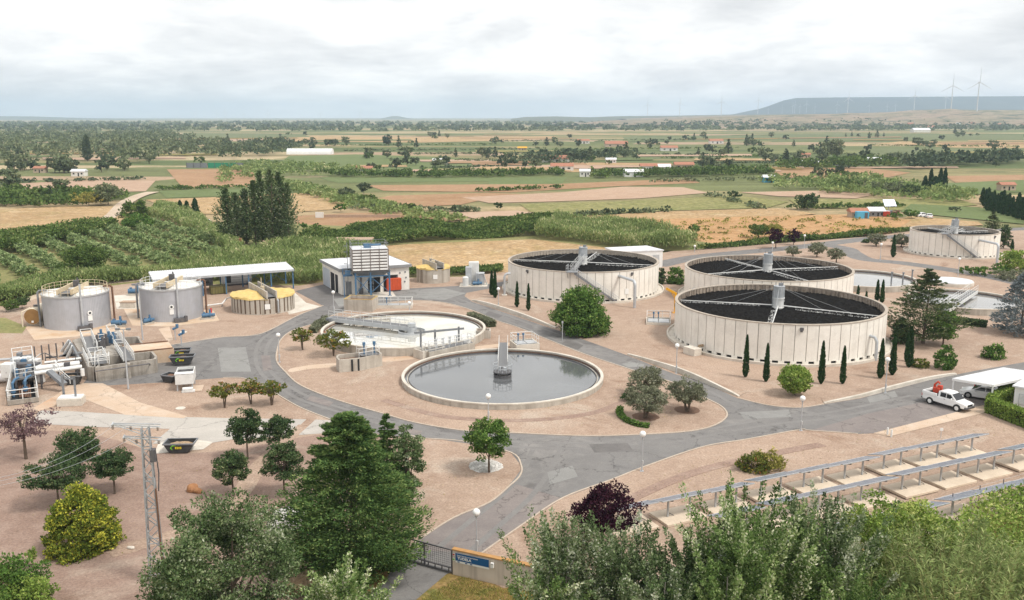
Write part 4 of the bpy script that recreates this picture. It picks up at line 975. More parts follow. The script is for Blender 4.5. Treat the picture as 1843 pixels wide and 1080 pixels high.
g = G(233, 553); o = thing('concrete_box', 'low brown topped concrete block on the slab between the grey tanks', 'block', (g.x, g.y, 0)); MB().box((0, 0, .45), (2.4, 1.4, .9)).build('base', concrete_pale, o, bevel=.04); MB().box((0, 0, .93), (2.5, 1.5, .06)).build('lid', brick_tan, o)

# ================================================================== open shed with blue posts
ZS = 3.5
q = [G(275, 503.5, ZS), G(529, 484.5, ZS), G(501, 475.5, ZS + .25), G(259, 495, ZS + .25)]
O = q[0].copy(); O.z = 0; o = thing('open_shed', 'long open shed with a pale sheet roof on blue posts, behind the grey tanks', 'shed', O)
u = (q[1] - q[0]); L = math.hypot(u.x, u.y); u.z = 0; u.normalize(); v = Vector((-u.y, u.x, 0)); D = (q[2] - q[1]).dot(v)
D = max(D, 6.0)
rp = [Vector((0, 0, ZS)), u * L + Vector((0, 0, ZS)), u * L + v * D + Vector((0, 0, ZS + .45)), v * D + Vector((0, 0, ZS + .45))]
mb = MB(); n = 60
for k in range(n):
    for j, dz in ((0, 0), (1, .05)):
        a0 = (k + j * .5) / n; a1 = (k + j * .5 + .5) / n
        A = rp[0] + (rp[1] - rp[0]) * a0; B = rp[0] + (rp[1] - rp[0]) * a1; C_ = rp[3] + (rp[2] - rp[3]) * a1; E_ = rp[3] + (rp[2] - rp[3]) * a0
        z = Vector((0, 0, dz)); w_ = Vector((0, 0, -.04)); mb.add([A + z, B + z, C_ + z, E_ + z, A + w_, B + w_, C_ + w_, E_ + w_], [(0, 1, 2, 3), (7, 6, 5, 4), (0, 4, 5, 1), (1, 5, 6, 2), (2, 6, 7, 3), (3, 7, 4, 0)])
mb.build('roof', roof_sheet, o, smooth=False)
mb = MB()
for a_, b_ in ((0, 1), (3, 2)): mb.bar(rp[a_] - Vector((0, 0, .2)), rp[b_] - Vector((0, 0, .2)), .14, .26)
for k in range(7): mb.bar(rp[0] + (rp[1] - rp[0]) * k / 6 - Vector((0, 0, .2)), rp[3] + (rp[2] - rp[3]) * k / 6 - Vector((0, 0, .2)), .12, .22)
mb.build('roof_beam', galv, o)
for k in range(7):
    for e in (0, 1):
        b_ = u * (L * (k / 6 * .985 + .007)) + v * (.25 + e * (D - .5)); h_ = ZS - .1 + (.42 if e else 0)
        MB().box((b_.x, b_.y, h_ / 2), (.2, .2, h_), math.atan2(u.y, u.x)).build('post', blue_paint, o)
mb = MB()
for k in (4, 5): 
    a_ = u * (L * k / 6) + v * (D - .3); b_ = u * (L * (k + 1) / 6) + v * (D - .3)
    mb.bar(a_ + Vector((0, 0, .3)), b_ + Vector((0, 0, 3.2)), .09); mb.bar(b_ + Vector((0, 0, .3)), a_ + Vector((0, 0, 3.2)), .09)
mb.build('cross_brace', blue_paint, o)
# inside the shed
def local_box(px, py, name, label, cat, s, m, rz=None, group=None):
    g = G(px, py); o = thing(name, label, cat, (g.x, g.y, 0), math.atan2(u.y, u.x) if rz is None else rz, group); return o
c_ = local_box(426, 512, 'site_container', 'grey ribbed container standing under the open shed roof', 'container', None, None)
MB().box((0, 0, 1.55), (5.0, 2.2, 2.5)).build('body', M('grey_container', (.36, .36, .36), (.27, .27, .27), 1, .7), c_, bevel=.03)
mb = MB()
for k in range(5): mb.box((.4 + .0, -1.12, .7 + .42 * k), (3.9, .05, .07))
mb.build('ribs', steel_grey, c_); mb = MB(); mb.box((-1.6, -1.12, 1.6), (.9, .06, 2.0)); mb.build('door', dark_hole, c_)
mb = MB(); mb.box((0, 0, .15), (4.6, 1.9, .3)); mb.build('skid', steel_dark, c_)
c_ = local_box(394, 528, 'green_skip', 'olive green open skip under the front edge of the shed roof', 'skip', None, None)
mb = MB(); mb.box((0, 0, .75), (2.8, 1.8, 1.3)); mb.build('body', M('olive_paint', (.15, .14, .05), (.20, .17, .07), 2, .7), c_, bevel=.05)
mb = MB()
for k in range(6): mb.box((-1.2 + .48 * k, -.93, .75), (.08, .06, 1.25))
mb.box((0, -.93, 1.38), (2.9, .08, .1)); mb.build('rib', M('olive_rib', (.12, .11, .045), None, 2, .7), c_)
c_ = local_box(352, 522, 'sludge_press', 'dark machine skid in the shadow under the left end of the shed', 'machine', None, None)
mb = MB(); mb.box((0, 0, .9), (5.5, 1.6, .4)); mb.tube([(-2.4, 0, 1.6), (2.4, 0, 1.6)], .55, 16); mb.box((2.6, 0, 1.3), (.6, 1.4, 1.5)); mb.build('press_body', steel_grey, c_)
mb = MB()
for x in (-2.5, -.8, .8, 2.5): mb.box((x, -.6, .35), (.16, .16, .7)); mb.box((x, .6, .35), (.16, .16, .7))
mb.build('leg', steel_dark, c_)

# ================================================================== white plant building
p0, p1, p2 = G(615.5, 531), G(737, 521), G(581.5, 511.5); e1 = p1 - p0; e2 = p2 - p0; L1, L2 = e1.length, e2.length
e1n = e1.normalized(); e2n = Vector((-e1n.y, e1n.x, 0)); h = 4.3
skew = e2.dot(e1n); depth = e2.dot(e2n)
o = thing('plant_building', 'white single storey plant building with a pale flat roof behind the tall plate tower', 'building', (p0.x, p0.y, 0), math.atan2(e1n.y, e1n.x))
poly = [(0, 0), (L1, 0), (L1 + skew, depth), (skew, depth)]
# walls as four slabs with the openings framed in
mb = MB(); mb.prism(poly, 0, h); mb.build('wall', panel_white, o, smooth=False)
mb = MB(); rp_ = [(-.35, -.35), (L1 + .35, -.35), (L1 + skew + .35, depth + .35), (skew - .35, depth + .35)]; mb.prism(rp_, h, h + .22)
cx, cy = sum(p[0] for p in rp_) / 4, sum(p[1] for p in rp_) / 4
mb.add([(p[0], p[1], h + .223) for p in rp_] + [(cx, cy, h + .75)], [(0, 1, 4), (1, 2, 4), (2, 3, 4), (3, 0, 4)]); rf = mb.build('roof', roof_sheet, o, smooth=False)
mb = MB(); 
for i in range(4): 
    a_, b_ = rp_[i], rp_[(i + 1) % 4]; mb.bar((a_[0], a_[1], h + .02), (b_[0], b_[1], h + .02), .1, .5)
mb.build('fascia', M('grey_fascia', (.30, .30, .31), (.24, .24, .24), 1, .6), rf)
dirl = Vector((skew, depth, 0)); ll = dirl.length; dn_ = dirl.normalized(); al = math.atan2(dn_.y, dn_.x)
for t, w_ in ((.45, 1.5), (.24, 1.0)):
    q_ = dn_ * ll * t; MB().box((q_.x - .02, q_.y, 1.55), (w_ * 1.4, .10, 3.1), al).build('door', dark_hole, o)
q_ = dn_ * ll * .78; MB().box((q_.x - .02, q_.y, 1.7), (ll * .36, .08, 3.3), al).build('shutter', M('blue_grey_shutter', (.50, .54, .60), (.44, .48, .54), 1, .5), o)
for x, w_, hh, m_, nm in ((L1 * .34, 3.0, 3.0, galv_white, 'door'), (L1 * .47, 2.2, 2.6, dark_hole, 'door'), (L1 * .10, 1.0, 2.2, steel_grey, 'door'), (L1 * .72, 2.6, 2.8, dark_hole, 'door')):
    MB().box((x, -.02, hh / 2 + .03), (w_, .10, hh)).build(nm, m_, o)
for x, z in ((L1 * .86, 3.1), (L1 * .94, 3.2), (L1 * .82, 2.5), (L1 * .95, 2.2), (L1 * .93, 1.5)):
    MB().box((x, -.03, z), (.25, .12, .28)).build('wall_vent', steel_grey, o)
# red roller container by the building
g = G(704, 524); o2 = thing('red_container', 'orange red container standing against the white plant building, behind the blue tower leg', 'container', (g.x + .3, g.y + .3, 0), math.atan2(e1n.y, e1n.x))
MB().box((0, 0, 1.25), (2.6, 1.4, 2.1)).build('body', orange_red, o2, bevel=.04)
mb = MB()
for k in range(6): mb.box((-1.1 + .44 * k, -.72, 1.25), (.08, .06, 2.0))
mb.build('rib', orange_red, o2); mb = MB(); mb.box((0, 0, .1), (2.4, 1.2, .2)); mb.build('skid', steel_dark, o2)
mb = MB(); mb.box((1.33, 0, 1.25), (.06, 1.3, 2.0)); mb.build('door', M('dark_red', (.3, .05, .03), None, 2, .6), o2)

# ================================================================== plate tower on blue legs
f0, f1 = G(641, 535), G(701.7, 532); d = f1 - f0; W = d.length; rz = math.atan2(d.y, d.x)
o = thing('plate_tower', 'tall slatted white tower raised on blue steel legs in front of the white plant building', 'tower', (f0.x, f0.y, 0), rz)
Dp = 4.2; Z0 = 4.4; Z1 = 8.0
for x in (0, W * .44, W):
    for y in (0, Dp):
        mb = MB(); mb.box((x, y, Z0 / 2), (.28, .28, Z0)); mb.box((x, y, .03), (.6, .6, .06)); mb.build('leg', blue_paint, o)
mb = MB()
for a_, b_ in ((0, W * .44), (W * .44, W)):
    for y in (0, Dp): mb.bar((a_, y, .6), (b_, y, 3.4), .11); mb.bar((b_, y, .6), (a_, y, 3.4), .11)
for y in (0, Dp): mb.bar((0, y, 3.5), (W, y, 3.5), .2)
for x in (0, W * .44, W): mb.bar((x, 0, 3.5), (x, Dp, 3.5), .2)
mb.build('brace', blue_paint, o)
mb = MB(); mb.add([(-.5, -.5, Z0), (W + .2, -.5, Z0), (W + .2, Dp + .2, Z0), (-.5, Dp + .2, Z0), (1, 1, 3.3), (W - 1, 1, 3.3), (W - 1, Dp - 1, 3.3), (1, Dp - 1, 3.3)], [(0, 4, 5, 1), (1, 5, 6, 2), (2, 6, 7, 3), (3, 7, 4, 0), (4, 7, 6, 5)]); mb.build('hopper', steel_grey, o, smooth=False)
x0, x1_, y0, y1_ = -.45, W - .15, -.45, Dp
mb = MB(); mb.box2((x0 + .15, y0 + .15, Z0), (x1_ - .15, y1_ - .15, Z1 - .1)); mb.build('fill_pack', slat_brown, o)
n = 7; hh = (Z1 - Z0) / n
for k in range(n):
    z = Z0 + hh * k + .16; mb = MB()
    mb.box2((x0, y0 + .02, z), (x1_, y0 + .12, z + hh * .56)); mb.box2((x0, y1_ - .12, z), (x1_, y1_, z + hh * .56)); mb.box2((x0 - .02, y0 + .12, z), (x0 + .1, y1_ - .12, z + hh * .56)); mb.box2((x1_ - .1, y0 + .12, z), (x1_ + .02, y1_ - .12, z + hh * .56))
    mb.build('louvre', slat_white, o)
mb = MB()
for k in range(5): 
    x = x0 + (x1_ - x0) * k / 4; mb.box2((x - .05, y0 - .05, Z0), (x + .05, y0 + .01, Z1))
for k in range(4):
    y = y0 + (y1_ - y0) * k / 3; mb.box2((x0 - .08, y - .05, Z0), (x0 - .03, y + .05, Z1)); mb.box2((x1_ + .03, y - .05, Z0), (x1_ + .08, y + .05, Z1))
mb.box2((x0 - .06, y0 - .06, Z1), (x1_ + .06, y1_ + .06, Z1 + .12)); mb.build('frame', slat_brown, o)
MB().box2((x0, y0, Z1 + .123), (x1_, y1_, Z1 + .17)).build('top_deck', roof_sheet, o)
mb = MB(); mb.rail([(x0, y0, Z1 + .15), (x1_, y0, Z1 + .15), (x1_, y1_, Z1 + .15), (x0, y1_, Z1 + .15)], 1.0, .03, 1.4, closed=True); mb.build('handrail', steel_grey, o)
mb = MB(); mb.tube([(x0 + 2.0, 1.5, Z1 + .6), (x1_ - 1, 1.5, Z1 + .6)], .2, 10); mb.box((W * .4, 1.4, Z1 + .55), (1.2, .8, .7)); mb.build('spray_pipe', blue_paint, o)
# ladder cage on the left
mb = MB(); mb.bar((x0 - .7, 1, 0), (x0 - .7, 1, Z1 + 1.2), .06); mb.bar((x0 - .7, 1.5, 0), (x0 - .7, 1.5, Z1 + 1.2), .06)
for k in range(26): mb.bar((x0 - .7, 1, .3 + .33 * k), (x0 - .7, 1.5, .3 + .33 * k), .035)
for k in range(7): 
    z = 2.6 + k; mb.tube([(x0 - .7 - .6 * math.sin(t), 1.25 - .35 * math.cos(t), z) for t in [PI * i / 6 for i in range(7)]], .025, 4)
mb.build('ladder', steel_grey, o)
mb = MB(); mb.box((-1.2, 1.2, 3.6), (1.6, 1.6, .1)); mb.box((-1.2, .8, 4.1), (.9, .7, .8)); mb.rail([(-2, .4, 3.65), (-2, 2, 3.65), (-.4, 2, 3.65)], 1, .03, .8); mb.bar((-1.9, .5, 0), (-1.9, .5, 3.6), .14); mb.build('side_platform', blue_paint, o)
mb = MB(); mb.tube([(W * .2, Dp * .6, .2), (W * .2, Dp * .6, 3.6)], .18, 10); mb.cyl((W * .2, Dp * .6, .1), .35, .9, 12); mb.build('downpipe', steel_dark, o)
MB().box2((-1.0, -1.0, 0), (W + .9, Dp + .6, .028)).build('base_slab', concrete_pale, o)

# low square tank in front of the tower
g = G(648, 560); o = thing('open_basin', 'square concrete basin with a yellow stained rim in front of the blue tower legs', 'basin', (g.x, g.y + 1.4, 0), R_(-8))
w_, d_, hb = 4.6, 3.4, 1.9; t = .22; mb = MB(); mb.box2((-w_ / 2, -d_ / 2, 0), (w_ / 2, -d_ / 2 + t, hb)); mb.box2((-w_ / 2, d_ / 2 - t, 0), (w_ / 2, d_ / 2, hb)); mb.box2((-w_ / 2, -d_ / 2 + t, 0), (-w_ / 2 + t, d_ / 2 - t, hb)); mb.box2((w_ / 2 - t, -d_ / 2 + t, 0), (w_ / 2, d_ / 2 - t, hb)); mb.build('wall', concrete, o)
mb = MB()
for a_, b_ in (((-w_ / 2, -d_ / 2), (w_ / 2, -d_ / 2 + t)), ((-w_ / 2, d_ / 2 - t), (w_ / 2, d_ / 2)), ((-w_ / 2, -d_ / 2 + t), (-w_ / 2 + t, d_ / 2 - t)), ((w_ / 2 - t, -d_ / 2 + t), (w_ / 2, d_ / 2 - t))): mb.box2((a_[0], a_[1], hb + .003), (b_[0], b_[1], hb + .04))
mb.build('rim', M('ochre_rim', (.50, .36, .13), (.38, .26, .10), 2, .9), o); MB().box((0, 0, hb - .5), (w_ - 2 * t, d_ - 2 * t, .05)).build('sludge', rust, o)

# grey silo skid right of the small thickener
g = G(852, 516); o = thing('dosing_silo', 'grey dosing cabin and silo on a small slab, left of the two thin cypresses', 'silo', (g.x, g.y + .8, 0))
MB().box((0, .6, .06), (5.0, 3.6, .12)).build('slab', concrete_pale, o)
mb = MB(); mb.box((-.9, .9, 1.75), (1.1, 1.1, 3.2)); mb.build('silo', galv, o, bevel=.06)
mb = MB(); mb.box((.0, 1.9, 2.1), (1.8, 1.2, 4.0)); mb.build('cabinet', galv_white, o, bevel=.05)
mb = MB(); mb.cyl((-1.4, -.5, .12), .55, 1.5, 18); mb.sphere((-1.4, -.5, 1.62), .55, 18, 8, .4); mb.build('dosing_tank', galv_white, o)
mb = MB(); mb.box((1.2, 1.0, 1.2), (1.5, 1.4, 2.1)); mb.tube([(.9, .2, .2), (.9, .2, 2.2), (1.8, .2, 2.2), (2.4, .2, .2)], .09, 8); mb.build('pump_cabinet', galv, o)
# white shed behind the first filter
p0, p1 = G(1110, 487), G(1193, 480); hs_ = HT(1193, 480, 449)
q0 = G(1112, 453, hs_); q1 = G(1193, 450, hs_); q2 = G(1163, 442.5, hs_); q3 = G(1090, 446, hs_)
o = thing('white_shed', 'white shed with a grey sheet roof behind the tank with the staircase', 'shed', (q1.x, q1.y, 0))
sh = [Vector((p.x - q1.x, p.y - q1.y, 0)) for p in (q0, q1, q2, q3)]
mb = MB(); mb.prism([(p.x, p.y) for p in sh], 0, hs_ - .15); mb.build('wall', white_paint, o, smooth=False)
ct = sum((p for p in sh), Vector()) / 4; e_ = [(ct + (p - ct) * 1.04) for p in sh]
mb = MB(); mb.prism([(p.x, p.y) for p in e_], hs_ - .15, hs_ + .05); mb.build('roof', roof_sheet, o, smooth=False)
mb = MB(); a_ = sh[0]; b_ = sh[1]; dd = (b_ - a_).normalized(); q_ = a_ + (b_ - a_) * .85; mb.box((q_.x, q_.y, 1.3), (1.4, .1, 2.6), math.atan2(dd.y, dd.x)); mb.build('door', galv, o)
# yellow davit crane
g = G(1215, 563); hc = 3.1; o = thing('davit_crane', 'yellow davit crane with a short arm, between the filter tanks', 'crane', (g.x, g.y, 0))
mb = MB(); mb.box((0, 0, hc / 2), (.34, .34, hc)); mb.box((0, 0, .05), (.8, .8, .1)); mb.build('mast', yellow_paint, o); mb = MB(); mb.bar((0.1, 0, hc - .1), (-1.5, .1, hc + .75), .3, .34); mb.bar((0, 0, hc - 1.0), (-.7, 0, hc + .2), .12); mb.build('arm', yellow_paint, o)
MB().box((.0, -.22, 1.3), (.3, .2, .5)).build('winch', steel_dark, o)
# concrete outlet structure left of the front clarifier
A0, A1_ = G(611, 671), G(692, 662); d = A1_ - A0; L = d.length; o = thing('splitter_chamber', 'pale angular concrete chamber with two dark slots, below the two shrubs', 'chamber', (A0.x, A0.y, 0), math.atan2(d.y, d.x))
hh = HT(611, 671, 648); Dp = 2.6
outl = [(0, 0), (L * .5, -.1), (L, .9), (L, Dp), (.5, Dp), (0, Dp * .6)]; mb = MB(); m_ = len(outl); cxx, cyy = sum(p[0] for p in outl) / m_, sum(p[1] for p in outl) / m_
inn = [(cxx + (x - cxx) * .93, cyy + (y - cyy) * .84) for x, y in outl]
for i in range(m_):
    a_, b_, c2_, d2_ = outl[i], outl[(i + 1) % m_], inn[(i + 1) % m_], inn[i]
    mb.prism([a_, b_, c2_, d2_], 0, hh)
mb.build('wall', concrete, o, smooth=False)
mb = MB(); mb.prism(inn, hh - .55, hh - .5); mb.build('water', rust, o)
for x in (L * .28, L * .42): MB().box((x, -.06, hh / 2 - .05), (.22, .12, hh - .1)).build('slot', dark_hole, o)
mb = MB(); mb.rail([(L * .45, .2, hh), (L * .95, 1.0, hh), (L * .95, Dp - .2, hh), (L * .5, Dp - .2, hh)], 1.0, .035, 1.0); mb.build('handrail', galv_white, o)
mb = MB(); mb.box((L * .72, 1.4, hh + .02), (L * .4, 1.6, .05)); mb.build('deck', grating, o)
for x in (L * .62, L * .85): mb = MB(); mb.cyl((x, 1.4, hh), .1, 1.2, 8); mb.box((x, 1.4, hh + 1.3), (.3, .3, .4)); mb.build('valve_actuator', blue_paint, o)
# ================================================================== inlet works (left)
ZB = 1.7
O = G(179, 690)
def loc(px, py, z=0.0, base=O): p = G(px, py, z); return Vector((p.x - base.x, p.y - base.y, z))
o = thing('inlet_works', 'grey concrete inlet channels with open basins, pipes and white handrails at the left edge', 'inlet works', O)
def ring_walls(mb, px, z0, z1, th, zpx):
    pts = [loc(*p, zpx) for p in px]; n = len(pts); ct = sum(pts, Vector()) / n
    def off(i):
        p0, p1, p2 = pts[i - 1], pts[i], pts[(i + 1) % n]
        a = (p1 - p0).normalized(); b = (p2 - p1).normalized(); na = Vector((-a.y, a.x, 0)); nb = Vector((-b.y, b.x, 0))
        if na.dot(ct - p1) < 0: na = -na
        if nb.dot(ct - p1) < 0: nb = -nb
        m = (na + nb); m = m / max(m.dot(na), .3); return p1 + m * th
    inn = [off(i) for i in range(n)]
    for i in range(n): mb.prism([tuple(q[:2]) for q in (pts[i], pts[(i + 1) % n], inn[(i + 1) % n], inn[i])], z0, z1)
    return pts, inn
mb = MB(); B1 = [(171, 662), (281, 646), (283, 641), (275, 632), (236, 636), (190, 641)]; pts, inn = ring_walls(mb, B1, 0, ZB, .28, ZB)
B2 = [(212, 623), (258, 619), (250, 605), (214, 607)]; mb2 = MB(); pts2, inn2 = ring_walls(mb2, B2, 0, ZB, .25, ZB); mb2.build('basin_wall', concrete_dark, o, smooth=False)
mb.build('basin_wall', concrete_dark, o, smooth=False); MB().bar(loc(232, 656, ZB) + Vector((0, 0, -.86)), loc(228, 636, ZB) + Vector((0, 0, -.86)), .3, 1.70).build('basin_divider', concrete_dark, o)
mb = MB(); mb.prism([tuple(p[:2]) for p in inn], .3, .35); mb.prism([tuple(p[:2]) for p in inn2], .3, .35); mb.build('basin_floor', M('wet_basin_floor', (.16, .13, .11), (.12, .10, .085), 1, .4), o, smooth=False)
mb = MB(); mb.prism([tuple(loc(*p, ZB)[:2]) for p in ((239, 634), (275, 630.5), (313, 627), (302, 613), (259, 617.5), (220, 622))], 0, ZB - .06); mb.build('apron', concrete_rust, o, smooth=False)
mb = MB(); mb.prism([tuple(loc(*p, ZB)[:2]) for p in ((130, 612), (150, 606), (211, 611), (211, 622), (232, 634.5), (188, 640), (168, 661), (157, 660), (148, 640))], 0, ZB - .02); mb.build('deck', concrete_dark, o, smooth=False)
mb = MB()
for a_, b_ in (((220, 622), (302, 614)), ((238, 634), (311, 626.5))): mb.bar(loc(*a_, ZB) + Vector((0, 0, .02)), loc(*b_, ZB) + Vector((0, 0, .02)), .2, .12)
mb.build('rusty_edge', rust, o)
# walkway frames with white rails across the basins
for a_, b_, w_ in (((155, 606), (166, 632), 1.3), ((200, 598), (213, 618), 1.1), ((216, 625), (232, 649), 1.2), ((172, 640), (180, 655), 1.6)):
    A_, B_ = loc(*a_, ZB + .15), loc(*b_, ZB + .15); d = (B_ - A_).normalized(); n_ = Vector((-d.y, d.x, 0)) * w_ / 2
    mb = MB(); mb.bar(A_, B_, w_, .06); wk = mb.build('walkway', grating, o)
    mb = MB(); mb.rail([B_ + n_, A_ + n_, A_ - n_, B_ - n_], 1.0, .045, 1.0); mb.build('handrail', galv_white, wk)
mb = MB()
for l_ in ([(159, 660), (197, 655), (197, 648)], [(176, 655), (197, 652)], [(171, 618), (190, 615), (212, 612)], [(190, 641), (172, 648), (171, 660)], [(150, 640), (160, 660)]):
    mb = MB(); mb.rail([loc(*p, ZB) for p in l_], 1.0, .045, 1.0); mb.build('handrail', galv_white, o)
for p in ((186, 627), (192, 622), (197, 617), (205, 618), (176, 624), (183, 613)):
    q = loc(*p, ZB); mb = MB(); mb.box(q + Vector((0, 0, .5)), (.45, .45, 1.0)); mb.cyl(q + Vector((0, 0, 1.0)), .16, .5, 10); mb.build('gate_motor', blue_paint if p[0] % 2 else steel_dark, o)
for k in range(3):   # three white inverted-V pipes
    a_, b_, c_ = loc(111 + 5 * k, 632 + 6 * k, ZB), loc(126 + 4 * k, 634 + 5.5 * k, ZB), loc(141 + 2 * k, 638 + 4.5 * k, ZB)
    pk = (a_ + c_) / 2 + Vector((0, 0, 1.5)); MB().tube([a_, pk], .2, 10).build('vent_pipe', galv_white, o); MB().tube([pk + Vector((0, 0, .05)), c_ + Vector((0, 0, -.3))], .16, 10).build('vent_pipe', steel_grey, o)
for a_, b_, r in (((62, 672), (147, 660), .24), ((64, 664), (143, 654), .34), ((80, 653), (146, 645), .16)):
    A_, B_ = loc(*a_, 1.9), loc(*b_, 1.9); MB().tube([A_, B_], r, 14).build('screw_conveyor', galv_white, o)
    mb = MB(); d = B_ - A_
    for t in (.12, .5, .9): q = A_ + d * t; mb.bar((q.x, q.y, 0), (q.x, q.y, 1.75), .14)
    mb.build('conveyor_stand', steel_dark, o)
q = loc(148, 664, 1.9); MB().tube([q, (q.x, q.y, 1.1)], .22, 10).build('discharge_chute', galv_white, o)
# machinery deck and pump pit at the far left
dk = [(22, 642), (58, 637), (64, 676), (28, 682)]; D_ = [loc(*p, 1.5) for p in dk]
mb = MB(); mb.prism([tuple(p[:2]) for p in D_], 1.3, 1.5); mb.build('machine_deck', grating, o, smooth=False)
mb = MB()
for p in D_: mb.bar((p.x, p.y, 0), (p.x, p.y, 1.3), .18)
mb.build('deck_leg', steel_dark, o)
mb = MB(); mb.rail([p for p in D_], 1.0, .045, 1.0, closed=True); mb.build('handrail', galv_white, o)
for k in range(4):
    q = loc(29 + 8.5 * k, 655 - 1.2 * k, 1.5); mb = MB(); mb.tube([q + Vector((-.3, 0, .45)), q + Vector((.35, 0, .45))], .3, 12); mb.box(q + Vector((0, 0, .12)), (.6, .5, .24)); mb.build('blower', galv_white, o)
q = loc(30, 664, 1.5); MB().box(q + Vector((1.1, 0, .35)), (3.0, .9, .7)).build('screen_trough', steel_dark, o)
for p, s_ in (((16, 672), (1.2, 1.2, 1.6)), ((63, 655), (1.1, 1.1, 1.0)), ((66, 664), (.8, .8, .9))):
    q = loc(*p, 1.5); MB().box(q + Vector((0, 0, s_[2] / 2 - .4)), s_).build('machine_cabinet', galv_white, o, bevel=.05)
q = loc(74, 690); MB().box(q + Vector((0, 0, .9)), (.8, .5, 1.5)).build('control_cabinet', white_paint, o, bevel=.03)
pit = [(14, 731), (70, 724), (64, 688), (22, 692)]; Pp = [loc(*p) for p in pit]
mb = MB(); ring_walls(mb, pit, 0, .55, .22, 0); mb.build('pit_wall', concrete_dark, o, smooth=False)
mb = MB(); mb.prism([tuple(p[:2]) for p in Pp], .03, .08); mb.build('pit_floor', dark_hole, o, smooth=False)
mb = MB(); mb.rail([p + Vector((0, 0, .55)) for p in Pp], 1.1, .05, 1.2, closed=True); mb.build('handrail', galv_white, o)
for p in ((46, 700), (47, 712), (25, 716)):
    q = loc(*p); mb = MB(); mb.tube([q + Vector((0, 0, .1)), q + Vector((0, 0, 1.6)), q + Vector((0, .5, 1.9)), q + Vector((0, 1.3, 1.9))], .14, 10); mb.cyl(q + Vector((0, 0, .6)), .26, .35, 12); mb.build('pump_pipe', blue_paint, o)
for k in range(7):
    a_, b_ = loc(34 + k * 3.2, 692), loc(37 + k * 3.2, 722); MB().bar(a_ + Vector((0, 0, .45)), b_ + Vector((0, 0, .45)), .1, .08).build('pit_beam', rust, o)
a_, b_ = loc(88, 668, 2.2), loc(116, 692, .9); mb = MB(); mb.bar(a_, b_, .7, .35); mb.build('inclined_conveyor', steel_grey, o)
mb = MB(); n_ = Vector((.5, .3, 0)); mb.rail([a_ + n_, b_ + n_], .7, .04, 1.0); mb.build('handrail', galv_white, o)
for k in range(3):   # bundle of pipes coming in from the left
    mb = MB(); mb.tube([loc(-60, 652 + 9 * k, .8), loc(24, 646 + 9 * k, .8)], .16, 8); mb.build('inflow_pipe', [galv, concrete_pale, galv_white][k], o)
mb = MB(); mb.tube([loc(-60, 683, .6), loc(12, 679, .6)], .5, 12); mb.build('inflow_pipe', white_paint, o)
mb = MB(); 
for x in (162, 180, 196): q = loc(x, 674 - (x - 160) * .12); mb.box(q + Vector((0, .05, .62)), (.08, .3, 1.1))
mb.build('wall_pilaster', concrete, o)
mb = MB(); mb.tube([loc(171, 668, 1.45) + Vector((0, -.12, 0)), loc(270, 654, 1.45) + Vector((0, -.12, 0)), loc(271, 656, 1.0) + Vector((0, -.15, 0))], .07, 6); mb.build('wall_pipe', steel_dark, o)
for p in ((316, 612), (327, 623)):
    g = G(*p); o2 = thing('gate_actuator', 'blue handwheel actuator on a thin post %s' % ('behind the two black skips' if p[0] > 320 else 'at the tip of the concrete apron'), 'actuator', (g.x, g.y, 0))
    MB().bar((0, 0, 0), (0, 0, 1.5), .12).build('post', galv, o2); mb = MB(); mb.tube([(-.3, 0, 1.5), (.35, .1, 1.8)], .16, 8); mb.cyl((.3, .1, 1.7), .2, .5, 10); mb.build('actuator', blue_paint, o2)
rm_ = random.Random(17)
for k in range(26):
    x, y = rm_.choice([(rm_.uniform(135, 205), rm_.uniform(612, 645)), (rm_.uniform(66, 140), rm_.uniform(640, 668)), (rm_.uniform(20, 62), rm_.uniform(642, 676))]); q = loc(x, y, 1.6)
    if k % 3 == 0: MB().box(q + Vector((0, 0, .3)), (rm_.uniform(.3, .9), rm_.uniform(.3, .7), rm_.uniform(.5, .9)), .2).build('machine_cabinet', rm_.choice([steel_grey, galv, steel_dark, blue_paint]), o, bevel=.03)
    elif k % 3 == 1: MB().tube([q, q + Vector((0, 0, rm_.uniform(.5, 1.3))), q + Vector((rm_.uniform(-1.4, 1.4), .2, rm_.uniform(.6, 1.3)))], rm_.uniform(.05, .1), 8).build('pipe_run', rm_.choice([galv, galv_white, steel_dark, steel_grey]), o)
    else: MB().box((q.x, q.y, 1.73), (rm_.uniform(.8, 1.8), rm_.uniform(.6, 1.2), .06), .15).build('floor_grating', rm_.choice([grating, dark_hole, steel_dark]), o)
for k in range(6):
    a_ = loc(64 + 13 * k, 650 - 2 * k, 0); MB().bar(a_, a_ + Vector((0, 0, 1.9)), .12).build('frame_post', steel_dark, o)
a_, b_ = loc(60, 676, 0), loc(150, 664, 0); mb = MB(); mb.bar(a_ + Vector((0, 0, .55)), b_ + Vector((0, 0, .55)), .2, 1.1); mb.build('channel_wall', concrete_dark, o)
# small block with a white lid and two tall posts
g = G(121, 733); o2 = thing('loading_frame', 'white lidded concrete block with two tall grey posts in front of the inlet works', 'frame', (g.x, g.y + 1.0, 0), R_(8))
MB().box((0, 0, .4), (2.5, 1.5, .8)).build('block', concrete_pale, o2, bevel=.03); MB().box((0, 0, .86), (2.3, 1.3, .12)).build('lid', white_paint, o2)
MB().box((-1.0, .9, 1.5), (.2, .2, 3.0)).build('post', steel_grey, o2); mb = MB(); mb.box((.55, -.2, 1.9), (.18, .18, 2.1)); mb.box((.2, -.2, 2.88), (.9, .18, .16)); mb.build('post', steel_grey, o2)

